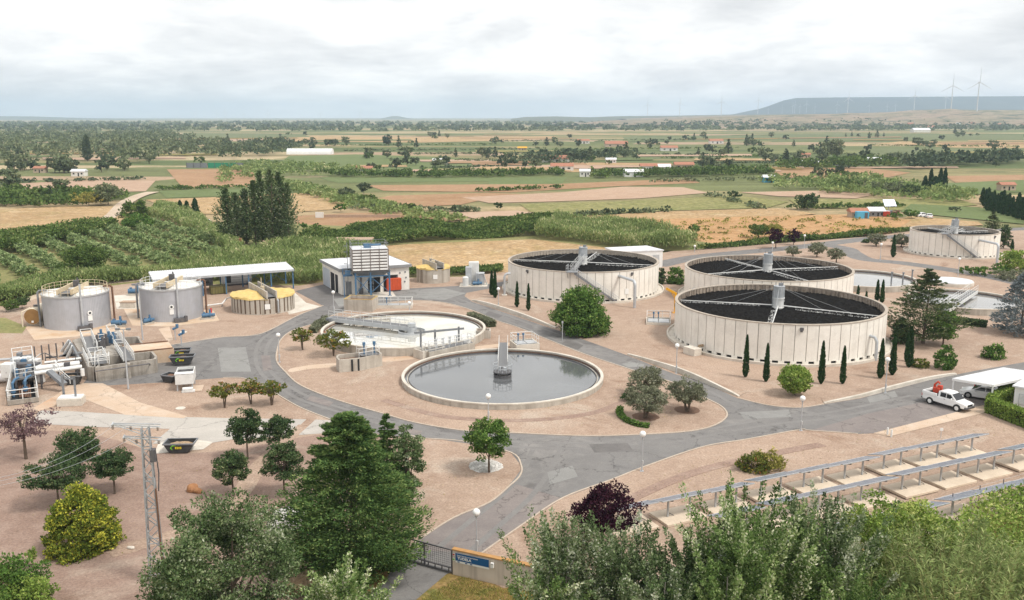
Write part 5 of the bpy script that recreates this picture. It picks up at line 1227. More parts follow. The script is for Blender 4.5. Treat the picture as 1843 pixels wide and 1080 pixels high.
# ------------------------------------------------------------------ skips
def skip(px, py, L, W, H, rz, label, logo=True, fill_m=None, m=skip_black):
    g = G(px, py); o = thing('waste_skip', label, 'skip', (g.x, g.y, 0), rz, 'black waste skips')
    b, t = .62, 1.0; th = .06
    def ringv(k, z, ins=0): return [(-L / 2 * k + ins, -W / 2 * (.85 + .15 * k) + ins, z), (L / 2 * k - ins, -W / 2 * (.85 + .15 * k) + ins, z), (L / 2 * k - ins, W / 2 * (.85 + .15 * k) - ins, z), (-L / 2 * k + ins, W / 2 * (.85 + .15 * k) - ins, z)]
    vs = ringv(b, .1) + ringv(.80, H * .5) + ringv(t, H) + ringv(t, H, th) + ringv(b, .1 + th, th)
    fs = [(3, 2, 1, 0), (16, 17, 18, 19)]
    for r in range(4):
        for i in range(4): fs.append((r * 4 + i, r * 4 + (i + 1) % 4, r * 4 + 4 + (i + 1) % 4, r * 4 + 4 + i))
    mb = MB(); mb.add(vs, fs); mb.build('body', m, o, smooth=False)
    mb = MB()
    for s_ in (-1, 1): mb.bar((-L / 2 - .04, s_ * W / 2, H - .03), (L / 2 + .04, s_ * W / 2, H - .03), .1, .12)
    for s_ in (-1, 1): mb.bar((s_ * L / 2, -W / 2, H - .03), (s_ * L / 2, W / 2, H - .03), .1, .12)
    mb.build('rim', steel_grey if m is skip_black else m, o)
    if logo:
        y = -W / 2 - .012
        mb = MB(); z = H * .62; mb.tube([(-.55, y + .0, z - .18), (-.68, y, z), (-.5, y, z + .2), (-.2, y, z + .22)], [.03, .06, .07, .02], 6); mb.build('logo_swoosh', logo_green, o)
        mb = MB()
        for k in range(4): mb.box((-.22 + .15 * k, y - .01, z), (.10, .05, .2)); 
        mb.build('logo_lettering', logo_yellow, o)
    if fill_m:
        rng = random.Random(int(px)); mb = MB(); n = 9; mm = 7
        for j in range(mm + 1):
            for i in range(n + 1):
                u_, v_ = i / n * 2 - 1, j / mm * 2 - 1
                mb.v.append((u_ * L * .42, v_ * W * .44, H * .62 + .32 * (1 - u_ * u_) * (1 - v_ * v_) + rng.uniform(-.06, .06)))
        for j in range(mm):
            for i in range(n): q = j * (n + 1) + i; mb.f.append((q, q + 1, q + n + 2, q + n + 1))
        mb.build('waste', fill_m, o, smooth=False)
    return o
skip(326, 812, 2.7, 1.5, .95, R_(3), 'black skip with a green and yellow emblem, alone on the concrete pad by the drive', True, rubble)
skip(131, 691, 2.2, 1.4, 1.1, R_(8), 'dark skip with waste heaped under the screw conveyor outlet', False, rubble)
skip(328, 642, 2.2, 1.3, 1.0, R_(12), 'black skip at the tip of the apron, the farther of the touching pair', True, rust)
skip(329, 656, 2.9, 1.4, 1.15, R_(10), 'black skip with a green emblem, the nearer of the pair at the apron tip', True, rust)
skip(308, 687, 1.7, 1.4, .9, R_(-20), 'small black skip at the left side of the white grit machine', False, rust)
g = G(331, 701); o = thing('grit_machine', 'white open topped grit machine standing on the gravel edge below the skips', 'machine', (g.x, g.y + .8, 0), R_(14))
mb = MB(); w_, d_ = 1.9, 3.2
for a_, b_ in (((-w_ / 2, -d_ / 2, .9), (w_ / 2, -d_ / 2 + .08, 2.0)), ((-w_ / 2, d_ / 2 - .08, .9), (w_ / 2, d_ / 2, 2.0)), ((-w_ / 2, -d_ / 2 + .08, .9), (-w_ / 2 + .08, d_ / 2 - .08, 2.0)), ((w_ / 2 - .08, -d_ / 2 + .08, .9), (w_ / 2, d_ / 2 - .08, 2.0))): mb.box2(a_, b_)
mb.box2((-w_ / 2, -d_ / 2, .82), (w_ / 2, d_ / 2, .9)); mb.build('hopper', galv_white, o)
mb = MB()
for y in (-1.0, -.3, .5, 1.1): mb.bar((-w_ / 2 + .1, y, 1.75), (w_ / 2 - .1, y, 1.75), .12)
mb.build('grid_bar', steel_dark, o); mb = MB(); mb.box((0, -d_ / 2 + .45, 1.98), (w_ + .1, .9, .1)); mb.build('cover', white_paint, o)
for x in (-.8, .8):
    for y in (-1.3, 1.3): MB().box((x, y, .41), (.14, .14, .82)).build('leg', galv, o)
mb = MB(); mb.tube([(-.2, -1.9, .35), (.9, -1.9, .35)], .22, 10); mb.box((.4, -1.9, .12), (1.4, .5, .2)); mb.build('pump', galv_white, o)
g = G(352, 700); o = thing('concrete_slab', 'small tan concrete slab right of the white grit machine', 'slab', (g.x, g.y, 0), R_(12)); MB().box((0, 0, .06), (1.6, 2.2, .12)).build('slab', drive_tan, o, bevel=.02)

# ------------------------------------------------------------------ lamp posts and masts
def lamp(px, pb, pt, label, globe=True, xt=None):
    g = G(px, pb); h = HT(px, pb, pt); o = thing('lamp_post', label, 'lamp post', (g.x, g.y, 0), 0, 'globe lamp posts')
    mb = MB(); mb.tube([(0, 0, 0), (0, 0, 1.0), (0, 0, 1.02), (0, 0, h - .35)], [.075, .075, .05, .042], 10); mb.box((0, 0, .02), (.3, .3, .04)); mb.build('pole', galv, o)
    MB().box((0.09, 0, .8), (.05, .12, .3)).build('inspection_hatch', galv_white, o)
    mb = MB(); mb.cyl((0, 0, h - .37), .10, .14, 12); mb.build('collar', galv, o)
    MB().sphere((0, 0, h), .27, 20, 12).build('globe', lamp_glass, o)
for a_ in ((1155, 848, 781, 'globe lamp post on the gravel edge of the road, left of the purple tree top'), (1441, 775, 717, 'globe lamp post at the road fork in front of the round bush'),
           (858, 996, 922, 'globe lamp post on the entrance road just behind the blue sign wall'), (503, 652, 603, 'globe lamp post on the kerb bend left of the two island shrubs'),
           (601, 563, 526, 'globe lamp post at the road bend before the plant building, by the open basin'), (879, 757, 713, 'globe lamp post in front of the front settling tank rim'),
           (1217, 672, 622, 'globe lamp post at the left foot of the big front filter tank'), (1593, 707, 647, 'globe lamp post right of the big front tank, between its last cypresses'),
           (1724, 497, 466, 'globe lamp post below the staircase of the farthest right filter tank'), (1584, 469, 440, 'globe lamp post near the far olive trees and the service road'),
           (1390, 452, 437, 'globe lamp post beside the dark purple trees behind the middle tank'), (1250, 454, 443, 'globe lamp post at the end of the reed band behind the tanks'),
           (897, 556, 520, 'globe lamp post by the low wall left of the staircase tank'), (737, 563, 545, 'short globe lamp behind the rear settling tank'),
           (1447, 447, 424, 'globe lamp post among the far olive bushes beyond the tanks')): lamp(*a_)
g = G(1012, 614); o = thing('marker_post', 'thin grey post without a globe in front of the big round bush', 'post', (g.x, g.y, 0)); h = HT(1012, 614, 578); MB().tube([(0, 0, 0), (0, 0, h)], .05, 8).build('pole', galv, o); MB().box((0, 0, h - .15), (.22, .12, .3)).build('sensor_box', galv, o)
for px, pb, pt, lb in ((231, 700, 592, 'tall floodlight mast in front of the inlet basins'), (257, 612, 512, 'tall floodlight mast between the two grey sludge tanks')):
    g = G(px, pb); h = HT(px, pb, pt); o = thing('floodlight_mast', lb, 'floodlight mast', (g.x, g.y, 0), 0, 'floodlight masts')
    MB().tube([(0, 0, 0), (0, 0, h)], [.11, .06], 10).build('pole', galv, o)
    for s_ in (-1, 1): mb = MB(); mb.bar((0, 0, h - .1), (s_ * .5, 0, h - .05), .06); mb.box((s_ * .6, -.1, h), (.45, .3, .22)); mb.build('floodlight', steel_grey, o)
# lattice pylon
g = G(284, 1046); h = HT(284, 1046, 768) ; o = thing('lattice_pylon', 'slim grey lattice power pylon standing on the brown gravel at left', 'pylon', (g.x, g.y, 0), R_(14))
steel_mid = M('weathered_galvanised', (.40, .41, .42), (.32, .33, .34), 2, .6, .3); wb, wt = .44, .22
def leg(k, t): s_ = wb + (wt - wb) * t; return Vector(((-1, 1, 1, -1)[k] * s_, (-1, -1, 1, 1)[k] * s_, h * t))
for k in range(4): MB().bar(leg(k, 0), leg(k, 1), .075).build('leg', steel_mid, o)
mb = MB(); n = 15
for i in range(n):
    t0, t1 = i / n, (i + 1) / n
    for k in range(4):
        a_, b_ = (k, (k + 1) % 4) if i % 2 else ((k + 1) % 4, k); mb.bar(leg(a_, t0), leg(b_, t1), .055)
        if i % 3 == 0: mb.bar(leg(k, t1), leg((k + 1) % 4, t1), .055)
mb.build('lattice', steel_mid, o)
arms = []
for z, L_ in ((h, 1.9), (h - .9, 1.3)):
    mb = MB()
    for y in (-.26, .26): mb.bar((-L_, y * .4, z + .35), (.9, y, z), .06); mb.bar((-L_, y * .4, z + .35), (-.2, y, z - .4), .045)
    mb.bar((-L_, -.3, z + .35), (-L_, .3, z + .35), .07); mb.build('crossarm', galv, o)
    for x in (-L_, -L_ * .45, .75):
        mb = MB(); zz = z + .3 * (-x / L_ if x < 0 else 0)
        for j in range(3): mb.lathe([(.03, 0), (.09, .02), (.09, .05), (.03, .07)], 10, (x, 0, zz - .12 - .1 * j))
        mb.build('insulator', M('porcelain', (.32, .25, .2), None, 3, .3) if not arms else arms[0], o); arms.append(bpy.data.materials['porcelain'])
mb = MB(); mb.box((.35, -.1, h - 1.9), (.35, .45, .8)); mb.tube([(.5, 0, h - 1.6), (.6, 0, h - 3.2), (.5, 0, h - 4.4)], .04, 6); mb.build('cable_head', steel_dark, o)
mb = MB(); mb.tube([(wb + .02, -wb, 0), (wb * .9, -wb * .9, h * .62)], .06, 6); mb.build('cable_guard', rust, o)
for i, x in enumerate((-1.9, -.9, .75)):
    A_ = Vector((g.x + x * math.cos(R_(14)), g.y + x * math.sin(R_(14)), h + .2)); B_ = P3(-260, 868 + 12 * i, 34 + 2 * i)
    o2 = thing('power_cable', ['overhead power cable running left from the pylon, uppermost', 'overhead power cable running left from the pylon, middle one', 'overhead power cable running left from the pylon, lowest'][i], 'cable', A_, 0, 'cables of the pylon')
    MB().tube([(B_ - A_) * t + Vector((0, 0, -1.4 * 4 * t * (1 - t))) for t in [k / 16 for k in range(17)]], .008, 5).build('wire', galv, o2)

# ------------------------------------------------------------------ vehicles
def wheel(parent, x, y, r, w_, m=chrome_rim):
    s_ = 1 if y > 0 else -1
    mb = MB(); prof = [(r * .62, -w_ / 2), (r * .93, -w_ / 2), (r, -w_ * .3), (r, w_ * .3), (r * .93, w_ / 2), (r * .62, w_ / 2)]
    mb.lathe(prof, 24); rot = Matrix.Rotation(PI / 2, 3, 'X'); mb.v = [tuple(rot @ Vector(p)) for p in mb.v]
    wl = mb.build('wheel', rubber, parent); wl.location = (x, y, r)
    mb = MB(); mb.lathe([(r * .64, -w_ * .46), (r * .64, w_ * .46), (.001, w_ * .52), (.001, -w_ * .52)], 20)
    mb.v = [tuple(rot @ Vector(p)) for p in mb.v]; rm = mb.build('rim', m, wl)
def loft(secs, name, m, parent, bevel=.05):
    """secs: list of (x, halfwidth_bottom, halfwidth_top, z0, z1) cross-sections along the car"""
    mb = MB()
    for x, wb_, wt_, z0, z1 in secs: mb.v += [(x, -wb_, z0), (x, wb_, z0), (x, wt_, z1), (x, -wt_, z1)]
    n = len(secs); mb.f.append((0, 1, 2, 3)); mb.f.append((4 * n - 1, 4 * n - 2, 4 * n - 3, 4 * n - 4))
    for i in range(n - 1):
        a = 4 * i; b = a + 4
        for k in range(4): mb.f.append((a + (k + 1) % 4, a + k, b + k, b + (k + 1) % 4))
    return mb.build(name, m, parent, bevel=bevel)
def pane(name, pts, parent, m=glass_dark, th=.02):
    pts = [Vector(p) for p in pts]; n = (pts[1] - pts[0]).cross(pts[2] - pts[0]).normalized() * th
    mb = MB(); k = len(pts); mb.add([p - n for p in pts] + [p + n for p in pts], [tuple(reversed(range(k))), tuple(range(k, 2 * k))] + [(i, (i + 1) % k, (i + 1) % k + k, i + k) for i in range(k)]); return mb.build(name, m, parent, smooth=False)
def arches(parent, xs, hw, r):
    for x in xs:
        for s_ in (-1, 1):
            mb = MB(); mb.tube([(x, s_ * (hw - .3), r * .98), (x, s_ * (hw + .008), r * .98)], r * 1.16, 20); mb.build('wheel_arch', rubber, parent)
# pickup: long axis from the two near-side wheels
ra_, fa_ = G(1675.5, 727.5), G(1719.5, 740); d = (fa_ - ra_); rz = math.atan2(d.y, d.x); d.normalize(); n_ = Vector((-d.y, d.x, 0)); ctr = (ra_ + fa_) / 2 + n_ * .78
o = thing('pickup_truck', 'white double cab pickup truck parked on the asphalt with a red machine in its bed', 'pickup', ctr, rz)
o.scale = (.95, .95, .95); WB = 1.6; hw = .90
loft([(-2.6, hw - .04, hw - .04, .55, 1.06), (-2.4, hw, hw, .48, 1.10), (.2, hw, hw, .42, 1.12), (1.2, hw, hw - .04, .42, 1.12), (1.55, hw, hw - .08, .42, 1.10), (2.35, hw - .04, hw - .14, .45, .98), (2.58, hw - .16, hw - .24, .5, .82)], 'body', car_white, o, .07)
loft([(-.72, hw - .06, hw - .20, 1.08, 1.74), (-.5, hw - .05, hw - .20, 1.08, 1.80), (.45, hw - .05, hw - .20, 1.08, 1.80), (.75, hw - .05, hw - .22, 1.08, 1.72), (1.45, hw - .06, hw - .10, 1.08, 1.12)], 'cab', car_white, o, .05)
mb = MB(); mb.box2((-2.5, -hw + .1, 1.06), (-.85, hw - .1, 1.125)); mb.build('cargo_bed', rubber, o)
mb = MB()
for s_ in (-1, 1): mb.box2((-2.56, s_ * hw - .06, 1.06), (-.8, s_ * hw + .06, 1.42))
mb.box2((-2.6, -hw + .06, 1.0), (-2.5, hw - .06, 1.42)); mb.build('bed_side', car_white, o, bevel=.03)
for s_ in (-1, 1):
    yb_, yt_ = s_ * (hw - .05), s_ * (hw - .19)
    def sp_(x, z): return (x, yb_ + (yt_ - yb_) * (z - 1.08) / .72 + s_ * .012, z)
    pane('side_window', [sp_(-.45, 1.2), sp_(.2, 1.2), sp_(.2, 1.66), sp_(-.45, 1.66)], o); pane('side_window', [sp_(.3, 1.2), sp_(1.1, 1.2), sp_(.72, 1.62), sp_(.3, 1.66)], o)
    MB().box((1.0, s_ * (hw + .12), 1.24), (.12, .22, .2)).build('mirror', car_white, o, bevel=.03)
    MB().box((2.46, s_ * .62, .80), (.2, .34, .18)).build('headlight', lamp_glass, o, bevel=.04); MB().box((-2.61, s_ * .80, .95), (.06, .14, .34)).build('tail_light', sign_red, o)
    MB().box((.1, s_ * (hw + .01), 1.03), (.16, .04, .04)).build('door_handle', steel_dark, o)
pane('windscreen', [(.80, -.63, 1.69), (.80, .63, 1.69), (1.42, .74, 1.16), (1.42, -.74, 1.16)], o, th=.025)
mb = MB(); mb.box((2.52, 0, .52), (.26, 1.66, .26)); mb.build('front_bumper', steel_dark, o, bevel=.05); mb = MB(); mb.box((2.57, 0, .78), (.06, .9, .2)); mb.build('grille', rubber, o); MB().box((-2.66, 0, .55), (.16, 1.6, .16)).build('rear_bumper', steel_dark, o)
arches(o, (-WB, WB), hw, .38)
for x in (-WB, WB):
    for y in (-.82, .82): wheel(o, x, y, .38, .25, white_paint)
mc = ctr + d * -1.35; o2 = thing('red_machine', 'red machine riding in the bed of the white pickup', 'machine', (mc.x, mc.y, 1.13), rz + .3)
mb = MB(); mb.box((0, 0, .35), (.7, .6, .6)); mb.box((.3, 0, .65), (.5, .4, .5)); mb.build('body', red_paint, o2, bevel=.06); mb = MB(); mb.tube([(-.3, 0, .3), (-.25, 0, .9), (.05, .05, 1.25), (.25, .05, 1.05)], .12, 8); mb.build('arm', red_paint, o2)
mb = MB(); mb.tube([(-.4, -.4, .12), (-.4, .4, .12)], .13, 10); mb.tube([(.35, -.4, .12), (.35, .4, .12)], .13, 10); mb.build('wheel', rubber, o2)

def car(ctr, rz, label, m, hatch=False):
    o = thing('parked_car', label, 'car', ctr, rz); hw = .90
    loft([(-2.25, hw - .18, hw - .22, .42, .86), (-2.1, hw - .06, hw - .12, .3, .95), (-1.3, hw, hw - .05, .24, .97), (.9, hw, hw - .05, .22, .95), (1.5, hw, hw - .08, .24, .90), (2.1, hw - .08, hw - .2, .28, .76), (2.28, hw - .22, hw - .32, .34, .6)], 'body', m, o, .08)
    tail = -2.0 if hatch else -1.5
    secs = [(tail, hw - .10, hw - .22, .92, 1.1 if hatch else .97), (tail + .45, hw - .08, hw - .26, .92, 1.40), (-.5, hw - .08, hw - .27, .92, 1.47), (.2, hw - .08, hw - .27, .92, 1.45), (1.15, hw - .10, hw - .16, .90, .96)]
    loft(secs, 'cabin', m, o, .05)
    for s_ in (-1, 1):
        def sp_(x, z): return (x, s_ * (hw - .08 - .19 * (z - .92) / .53 + .014), z)
        pane('side_window', [sp_(tail + .35, 1.0), sp_(-.32, 1.0), sp_(-.32, 1.37), sp_(tail + .6, 1.34)], o); pane('side_window', [sp_(-.24, 1.0), sp_(.85, 1.0), sp_(.2, 1.36), sp_(-.24, 1.37)], o)
        MB().box((.72, s_ * (hw + .1), 1.0), (.12, .2, .14)).build('mirror', m, o, bevel=.03); MB().box((2.12, s_ * .62, .66), (.26, .32, .13)).build('headlight', lamp_glass, o, bevel=.03); MB().box((-2.2, s_ * .62, .78), (.12, .36, .14)).build('tail_light', sign_red, o, bevel=.02)
    pane('windscreen', [(.26, -.6, 1.42), (.26, .6, 1.42), (1.06, .72, .99), (1.06, -.72, .99)], o, th=.03)
    pane('rear_window', [(tail + .4, .6, 1.36), (tail + .4, -.6, 1.36), (tail + .05, -.66, 1.02 if not hatch else 1.12), (tail + .05, .66, 1.02 if not hatch else 1.12)], o, th=.03)
    arches(o, (-1.36, 1.36), hw, .33)
    for x in (-1.36, 1.36):
        for y in (-.82, .82): wheel(o, x, y, .33, .22)
    return o
fa_, ra_ = G(1737.5, 715.5), G(1778, 722); d = fa_ - ra_; rz2 = math.atan2(d.y, d.x); d.normalize(); n_ = Vector((d.y, -d.x, 0))
c1 = (fa_ + ra_) / 2 + n_ * .8 - d * .5
car(c1, rz2, 'white sedan parked under the front edge of the carport', car_white)
c2 = c1 + n_ * 2.7 - d * 1.0; c2.z = 0
car(c2, rz2 + PI, 'black car under the carport behind the white sedan', car_black, True)
# carport
ZC = 2.45; q = [G(1715, 682, ZC), G(1787, 693.5, ZC), G(1880, 673.5, ZC), G(1806, 662.5, ZC)]
Oc = Vector((q[0].x, q[0].y, 0)); o = thing('carport', 'white framed carport with a pale flat roof over the parked cars', 'carport', Oc)
l_ = [Vector((p.x - Oc.x, p.y - Oc.y, 0)) for p in q]
mb = MB(); mb.prism([(p.x, p.y) for p in l_], ZC, ZC + .07)
e1_, e2_ = l_[1] - l_[0], l_[3] - l_[0]
for k in range(22):
    a_ = l_[0] + e1_ * (k + .5) / 22; mb.bar(a_ + Vector((0, 0, ZC + .085)), a_ + e2_ + Vector((0, 0, ZC + .085)), .1, .03)
mb.build('roof', roof_sheet, o, smooth=False)
mb = MB()
for i in range(4): mb.bar(l_[i] + Vector((0, 0, ZC - .06)), l_[(i + 1) % 4] + Vector((0, 0, ZC - .06)), .16, .24)
for t in (.33, .66): mb.bar(l_[0] + e2_ * t + Vector((0, 0, ZC - .08)), l_[1] + e2_ * t + Vector((0, 0, ZC - .08)), .1, .14)
mb.build('edge_beam', white_paint, o)
for p in (l_[0] + e1_ * .01 + e2_ * .01, l_[1] - e1_ * .01 + e2_ * .01, l_[1] + e2_ * .62, l_[0] + e2_ * .5, l_[3], l_[2]): MB().box((p.x, p.y, (ZC - .18) / 2), (.15, .15, ZC - .18), math.atan2(e1_.y, e1_.x)).build('post', white_paint, o)
# small white building behind the hedge
b0, b1 = G(1822, 741), G(1880, 753); d = b1 - b0; rz3 = math.atan2(d.y, d.x); o = thing('site_office', 'small white site office at the right edge, behind the clipped hedge', 'office', (b0.x, b0.y, 0), rz3)
L_ = d.length; MB().box2((0, 0, 0), (L_, 5, 2.7)).build('wall', white_paint, o); MB().box2((-.2, -.25, 2.703), (L_ + .2, 5.2, 2.86)).build('roof', roof_sheet, o)
for x in (1.1, 3.2):
    w_ = MB().box((x, -.03, 1.5), (1.3, .1, 1.1)).build('window', galv, o); mb = MB()
    for k in range(7): mb.box((x, -.09, 1.05 + .15 * k), (1.15, .02, .1))
    mb.build('blind', galv_white, w_)
g0, g1 = G(1820, 757), G(1900, 772); o = thing('guard_rail', 'low white tube rail in front of the clipped hedge at the right edge', 'rail', g0); d = g1 - g0
MB().tube([(0, 0, 0), (0, 0, .75), d + Vector((0, 0, .75)), d], .05, 8).build('tube', white_paint, o)
for px, pb in ((1597, 783), (1604, 786.5)):
    g = G(px, pb); o = thing('bollard', 'pale bollard at the corner of the tan pavement, the %s of two' % ('left' if px < 1600 else 'right'), 'bollard', g, 0, 'bollards at the pavement corner'); MB().lathe([(.09, 0), (.09, .68), (.06, .75), (.001, .76), (.001, 0)], 12).build('post', galv_white, o); MB().lathe([(.1, .5), (.1, .6), (.085, .6), (.085, .5)], 12).build('band', sign_white, o)
g = G(1693, 788); o = thing('marker_sign', 'small white plate on a thin stake above the nearest solar row', 'sign', g); MB().bar((0, 0, 0), (0, 0, .8), .04).build('stake', galv, o); MB().box((0, -.04, .85), (.28, .03, .26)).build('plate', sign_white, o)

# ------------------------------------------------------------------ solar tables
rowA, rowB = G(1198, 935), G(1751, 813); rd_ = (rowB - rowA).normalized(); rn = Vector((rd_.y, -rd_.x, 0)); rzs = math.atan2(rd_.y, rd_.x)
TL = 4.15
ORD = ['first', 'second', 'third', 'fourth', 'fifth', 'sixth', 'seventh', 'eighth', 'ninth', 'tenth', 'eleventh', 'twelfth']
pad_mat = M('sandy_concrete', (.74, .62, .49), (.64, .53, .41), .6, .9, fine=(.1, 6))
def solar_proto():
    o = thing('solar_table', 'solar', 'solar panels', (0, 0, 0), rzs, 'solar panel tables')
    tilt = R_(18); ct, st = math.cos(tilt), math.sin(tilt)
    MB().box((0, 0, .05), (3.7, 2.5, .2)).build('pad', pad_mat, o, bevel=.02)
    for x in (-1.0, 1.0): 
        mb = MB(); mb.box((x, 0, .76), (.12, .12, 1.3)); mb.build('post', galv, o)
        mb = MB(); mb.bar((x, -.62, 1.46 + .62 * st), (x, .62, 1.46 - .62 * st), .09, .1); mb.bar((x, 0, .5), (x + .55, -.02, .15), .05); mb.build('bracket', steel_dark, o)
    for k in range(4):
        x = -TL / 2 + TL / 4 * (k + .5); cs = []
        for dx, dy in ((-1, -1), (1, -1), (1, 1), (-1, 1)): cs.append((x + dx * (TL / 8 - .015), dy * .82 * ct, 1.56 - dy * .82 * st * 1.0))
        n_ = Vector((0, -st, ct)); up = [Vector(c) for c in cs]; mb = MB(); mb.add([p for p in up] + [p + Vector((0, 0, .05)) for p in up], [(3, 2, 1, 0), (4, 5, 6, 7), (0, 1, 5, 4), (1, 2, 6, 5), (2, 3, 7, 6), (3, 0, 4, 7)])
        pn = mb.build('solar_panel', solar_cell, o, smooth=False)
    mb = MB()
    for dy in (-.84, .84): mb.bar((-TL / 2, dy * ct, 1.58 - dy * st), (TL / 2, dy * ct, 1.58 - dy * st), .05, .07)
    for k in range(5): x = -TL / 2 + TL / 4 * k; mb.bar((x, -.84 * ct, 1.615 + .84 * st), (x, .84 * ct, 1.615 - .84 * st), .03, .03)
    mb.build('panel_frame', alu, o)
    return o
sp = solar_proto(); first = True
for r, (px, py, cnt, nm) in enumerate(((1734, 817, 9, 'nearest the road'), (1836, 836, 9, 'in the middle'), (1868, 893, 9, 'farthest from the road'))):
    base = G(px, py)
    for k in range(cnt):
        p = base - rd_ * (4.45 * k - (4.45 if r else 0)); lb = '%s table from the right in the solar row %s' % (ORD[k], nm)
        dz = (.06 * ((k * 7 + r) % 3))
        if first: sp.location = p; sp['label'] = lb; first = False
        else: dup(sp, None, (p.x, p.y, dz), label=lb)

# ------------------------------------------------------------------ gate, sign wall, fence
a_, b_ = G(706, 1003), G(814, 1033); d = b_ - a_; L_ = d.length; o = thing('sliding_gate', 'black sliding mesh gate across the entrance road', 'gate', a_, math.atan2(d.y, d.x)); hg = HT(814, 1033, 990)
mb = MB(); mb.bar((0, 0, hg), (L_, 0, hg), .08); mb.bar((0, 0, .42), (L_, 0, .42), .07); mb.bar((0, 0, .12), (L_, 0, .12), .12)
for x in (0, L_ * .17, L_ * .55, L_): mb.bar((x, 0, .05), (x, 0, hg), .10 if x != L_ * .17 else .2)
mb.build('frame', steel_dark, o)
mb = MB(); n = int(L_ / .16)
for k in range(n): mb.bar((L_ * (k + .5) / n, 0, .42), (L_ * (k + .5) / n, 0, hg), .012)
for k in range(8): mb.bar((0, 0, .5 + (hg - .5) * k / 8), (L_, 0, .5 + (hg - .5) * k / 8), .012)
mb.build('mesh', steel_dark, o)
mb = MB()
for k in range(9): mb.bar((L_ * (k + .5) / 9, 0, .12), (L_ * (k + .5) / 9, 0, .42), .06)
mb.build('lower_bar', steel_dark, o)
g = G(703, 1001); o = thing('gate_post', 'pale concrete post at the left end of the black gate', 'post', g); MB().box((0, 0, .8), (.3, .3, 1.6)).build('post', concrete_pale, o, bevel=.02); MB().box((0, 0, 1.63), (.36, .36, .06)).build('cap', concrete, o)
a_, b_ = G(815, 1034), G(921, 1058); d = b_ - a_; L_ = d.length; rzw = math.atan2(d.y, d.x); hw_ = HT(815, 1034, 990)
Lw = L_ * 1.75
o = thing('entrance_wall', 'pale concrete entrance wall with an orange coping, right of the black gate', 'wall', a_, rzw)
MB().box2((0, 0, 0), (Lw, .25, hw_)).build('wall', M('streaky_render', (.66, .58, .50), (.58, .50, .42), .7, .9, streak=((.24, .20, .17), .7, 1.5)), o); MB().box2((-.04, -.06, hw_), (Lw + .04, .31, hw_ + .1)).build('coping', orange_cap, o, bevel=.015)
def fx(px): return (px - 815) / (921 - 815) * L_
s0_, s1_ = fx(821), fx(881.5); zt, zb_ = hw_ - .12, hw_ - .80
def to_wall(y): return tuple((a_ + d.normalized() * 0 )[:2])
nrm = Vector((math.sin(rzw), -math.cos(rzw), 0)); sg = a_ + d.normalized() * s0_ + nrm * .02
o = thing('entrance_sign', 'blue and white treatment plant sign mounted on the entrance wall', 'sign', (sg.x, sg.y, zb_), rzw)
W_ = s1_ - s0_; Hs = zt - zb_
MB().box2((0, -.03, 0), (W_, 0, Hs)).build('board', sign_white, o); MB().box2((0, -.036, Hs * .2), (W_, -.031, Hs)).build('blue_field', sign_blue, o)
def text(body, size, loc_, m, parent, name, bold=0.0, wmax=None):
    cu = bpy.data.curves.new(name, 'FONT'); cu.body = body; cu.size = size; cu.extrude = .003; cu.offset = bold; cu.resolution_u = 3
    t = bpy.data.objects.new(name, cu); COL.objects.link(t); bpy.context.view_layer.update()
    me = bpy.data.meshes.new_from_object(t.evaluated_get(bpy.context.evaluated_depsgraph_get())); bpy.data.objects.remove(t); bpy.data.curves.remove(cu)
    me.materials.clear(); me.materials.append(m); o2 = bpy.data.objects.new(name, me); COL.objects.link(o2); o2.parent = parent; o2.location = loc_; o2.rotation_euler = (PI / 2, 0, 0)
    if wmax:
        w__ = max(v.co.x for v in me.vertices); s_ = wmax / w__; o2.scale = (s_, 1, 1)
    return o2
text('Estación Depuradora de Aguas Residuales', .12, (W_ * .05, -.042, Hs * .72), sign_white, o, 'lettering', .001, W_ * .62)
text('TUDELA', .25, (W_ * .06, -.042, Hs * .38), sign_white, o, 'lettering', .008, W_ * .42)
mb = MB()
for x in (.06, .29, .44): mb.box((W_ * x + .08, -.034, Hs * .10), (.16, .01, .07))
mb.build('small_emblem', sign_blue, o)
for z, m_, nm in ((hw_ - .28, sign_red, 'red'), (hw_ - .62, logo_green, 'green')):
    q_ = a_ + d.normalized() * fx(817.6) + nrm * .02; o = thing('small_plate', 'tiny %s marked plate at the left end of the entrance wall' % nm, 'sign', (q_.x, q_.y, z), rzw); MB().box((0, -.01, 0), (.16, .02, .2)).build('plate', sign_white, o); MB().tube([(0, -.022, 0), (0, -.03, 0)], .065, 14).build('mark', m_, o)
q_ = a_ + d.normalized() * fx(888) + nrm * .02; o = thing('letter_box', 'small white letter box on the wall right of the blue sign', 'letter box', (q_.x, q_.y, hw_ - .62), rzw); MB().box((0, -.08, .2), (.22, .16, .36)).build('box', sign_white, o, bevel=.02); MB().box((0, -.165, .3), (.16, .01, .02)).build('slot', dark_hole, o)
# wire fence along the yard's lower edge
fp = [a_ + d.normalized() * Lw] + [G(*p) for p in ((1200, 1075), (1500, 990), (1660, 945), (1760, 915), (1843, 890), (1960, 865))]
o = thing('wire_fence', 'thin wire fence on grey posts along the lower edge of the solar field', 'fence', (fp[0].x, fp[0].y, 0))
wr = MB()
for a2, b2 in zip(fp[:-1], fp[1:]):
    n = max(1, int((b2 - a2).length / 2.6))
    for k in range(n): p = a2 + (b2 - a2) * k / n - fp[0]; MB().tube([p, p + Vector((0, 0, 1.9))], .035, 6).build('fence_post', steel_dark, o)
    for z in (.3, .7, 1.1, 1.5, 1.85): wr.tube([a2 - fp[0] + Vector((0, 0, z)), b2 - fp[0] + Vector((0, 0, z))], .008, 4)
wr.build('wires', galv, o)
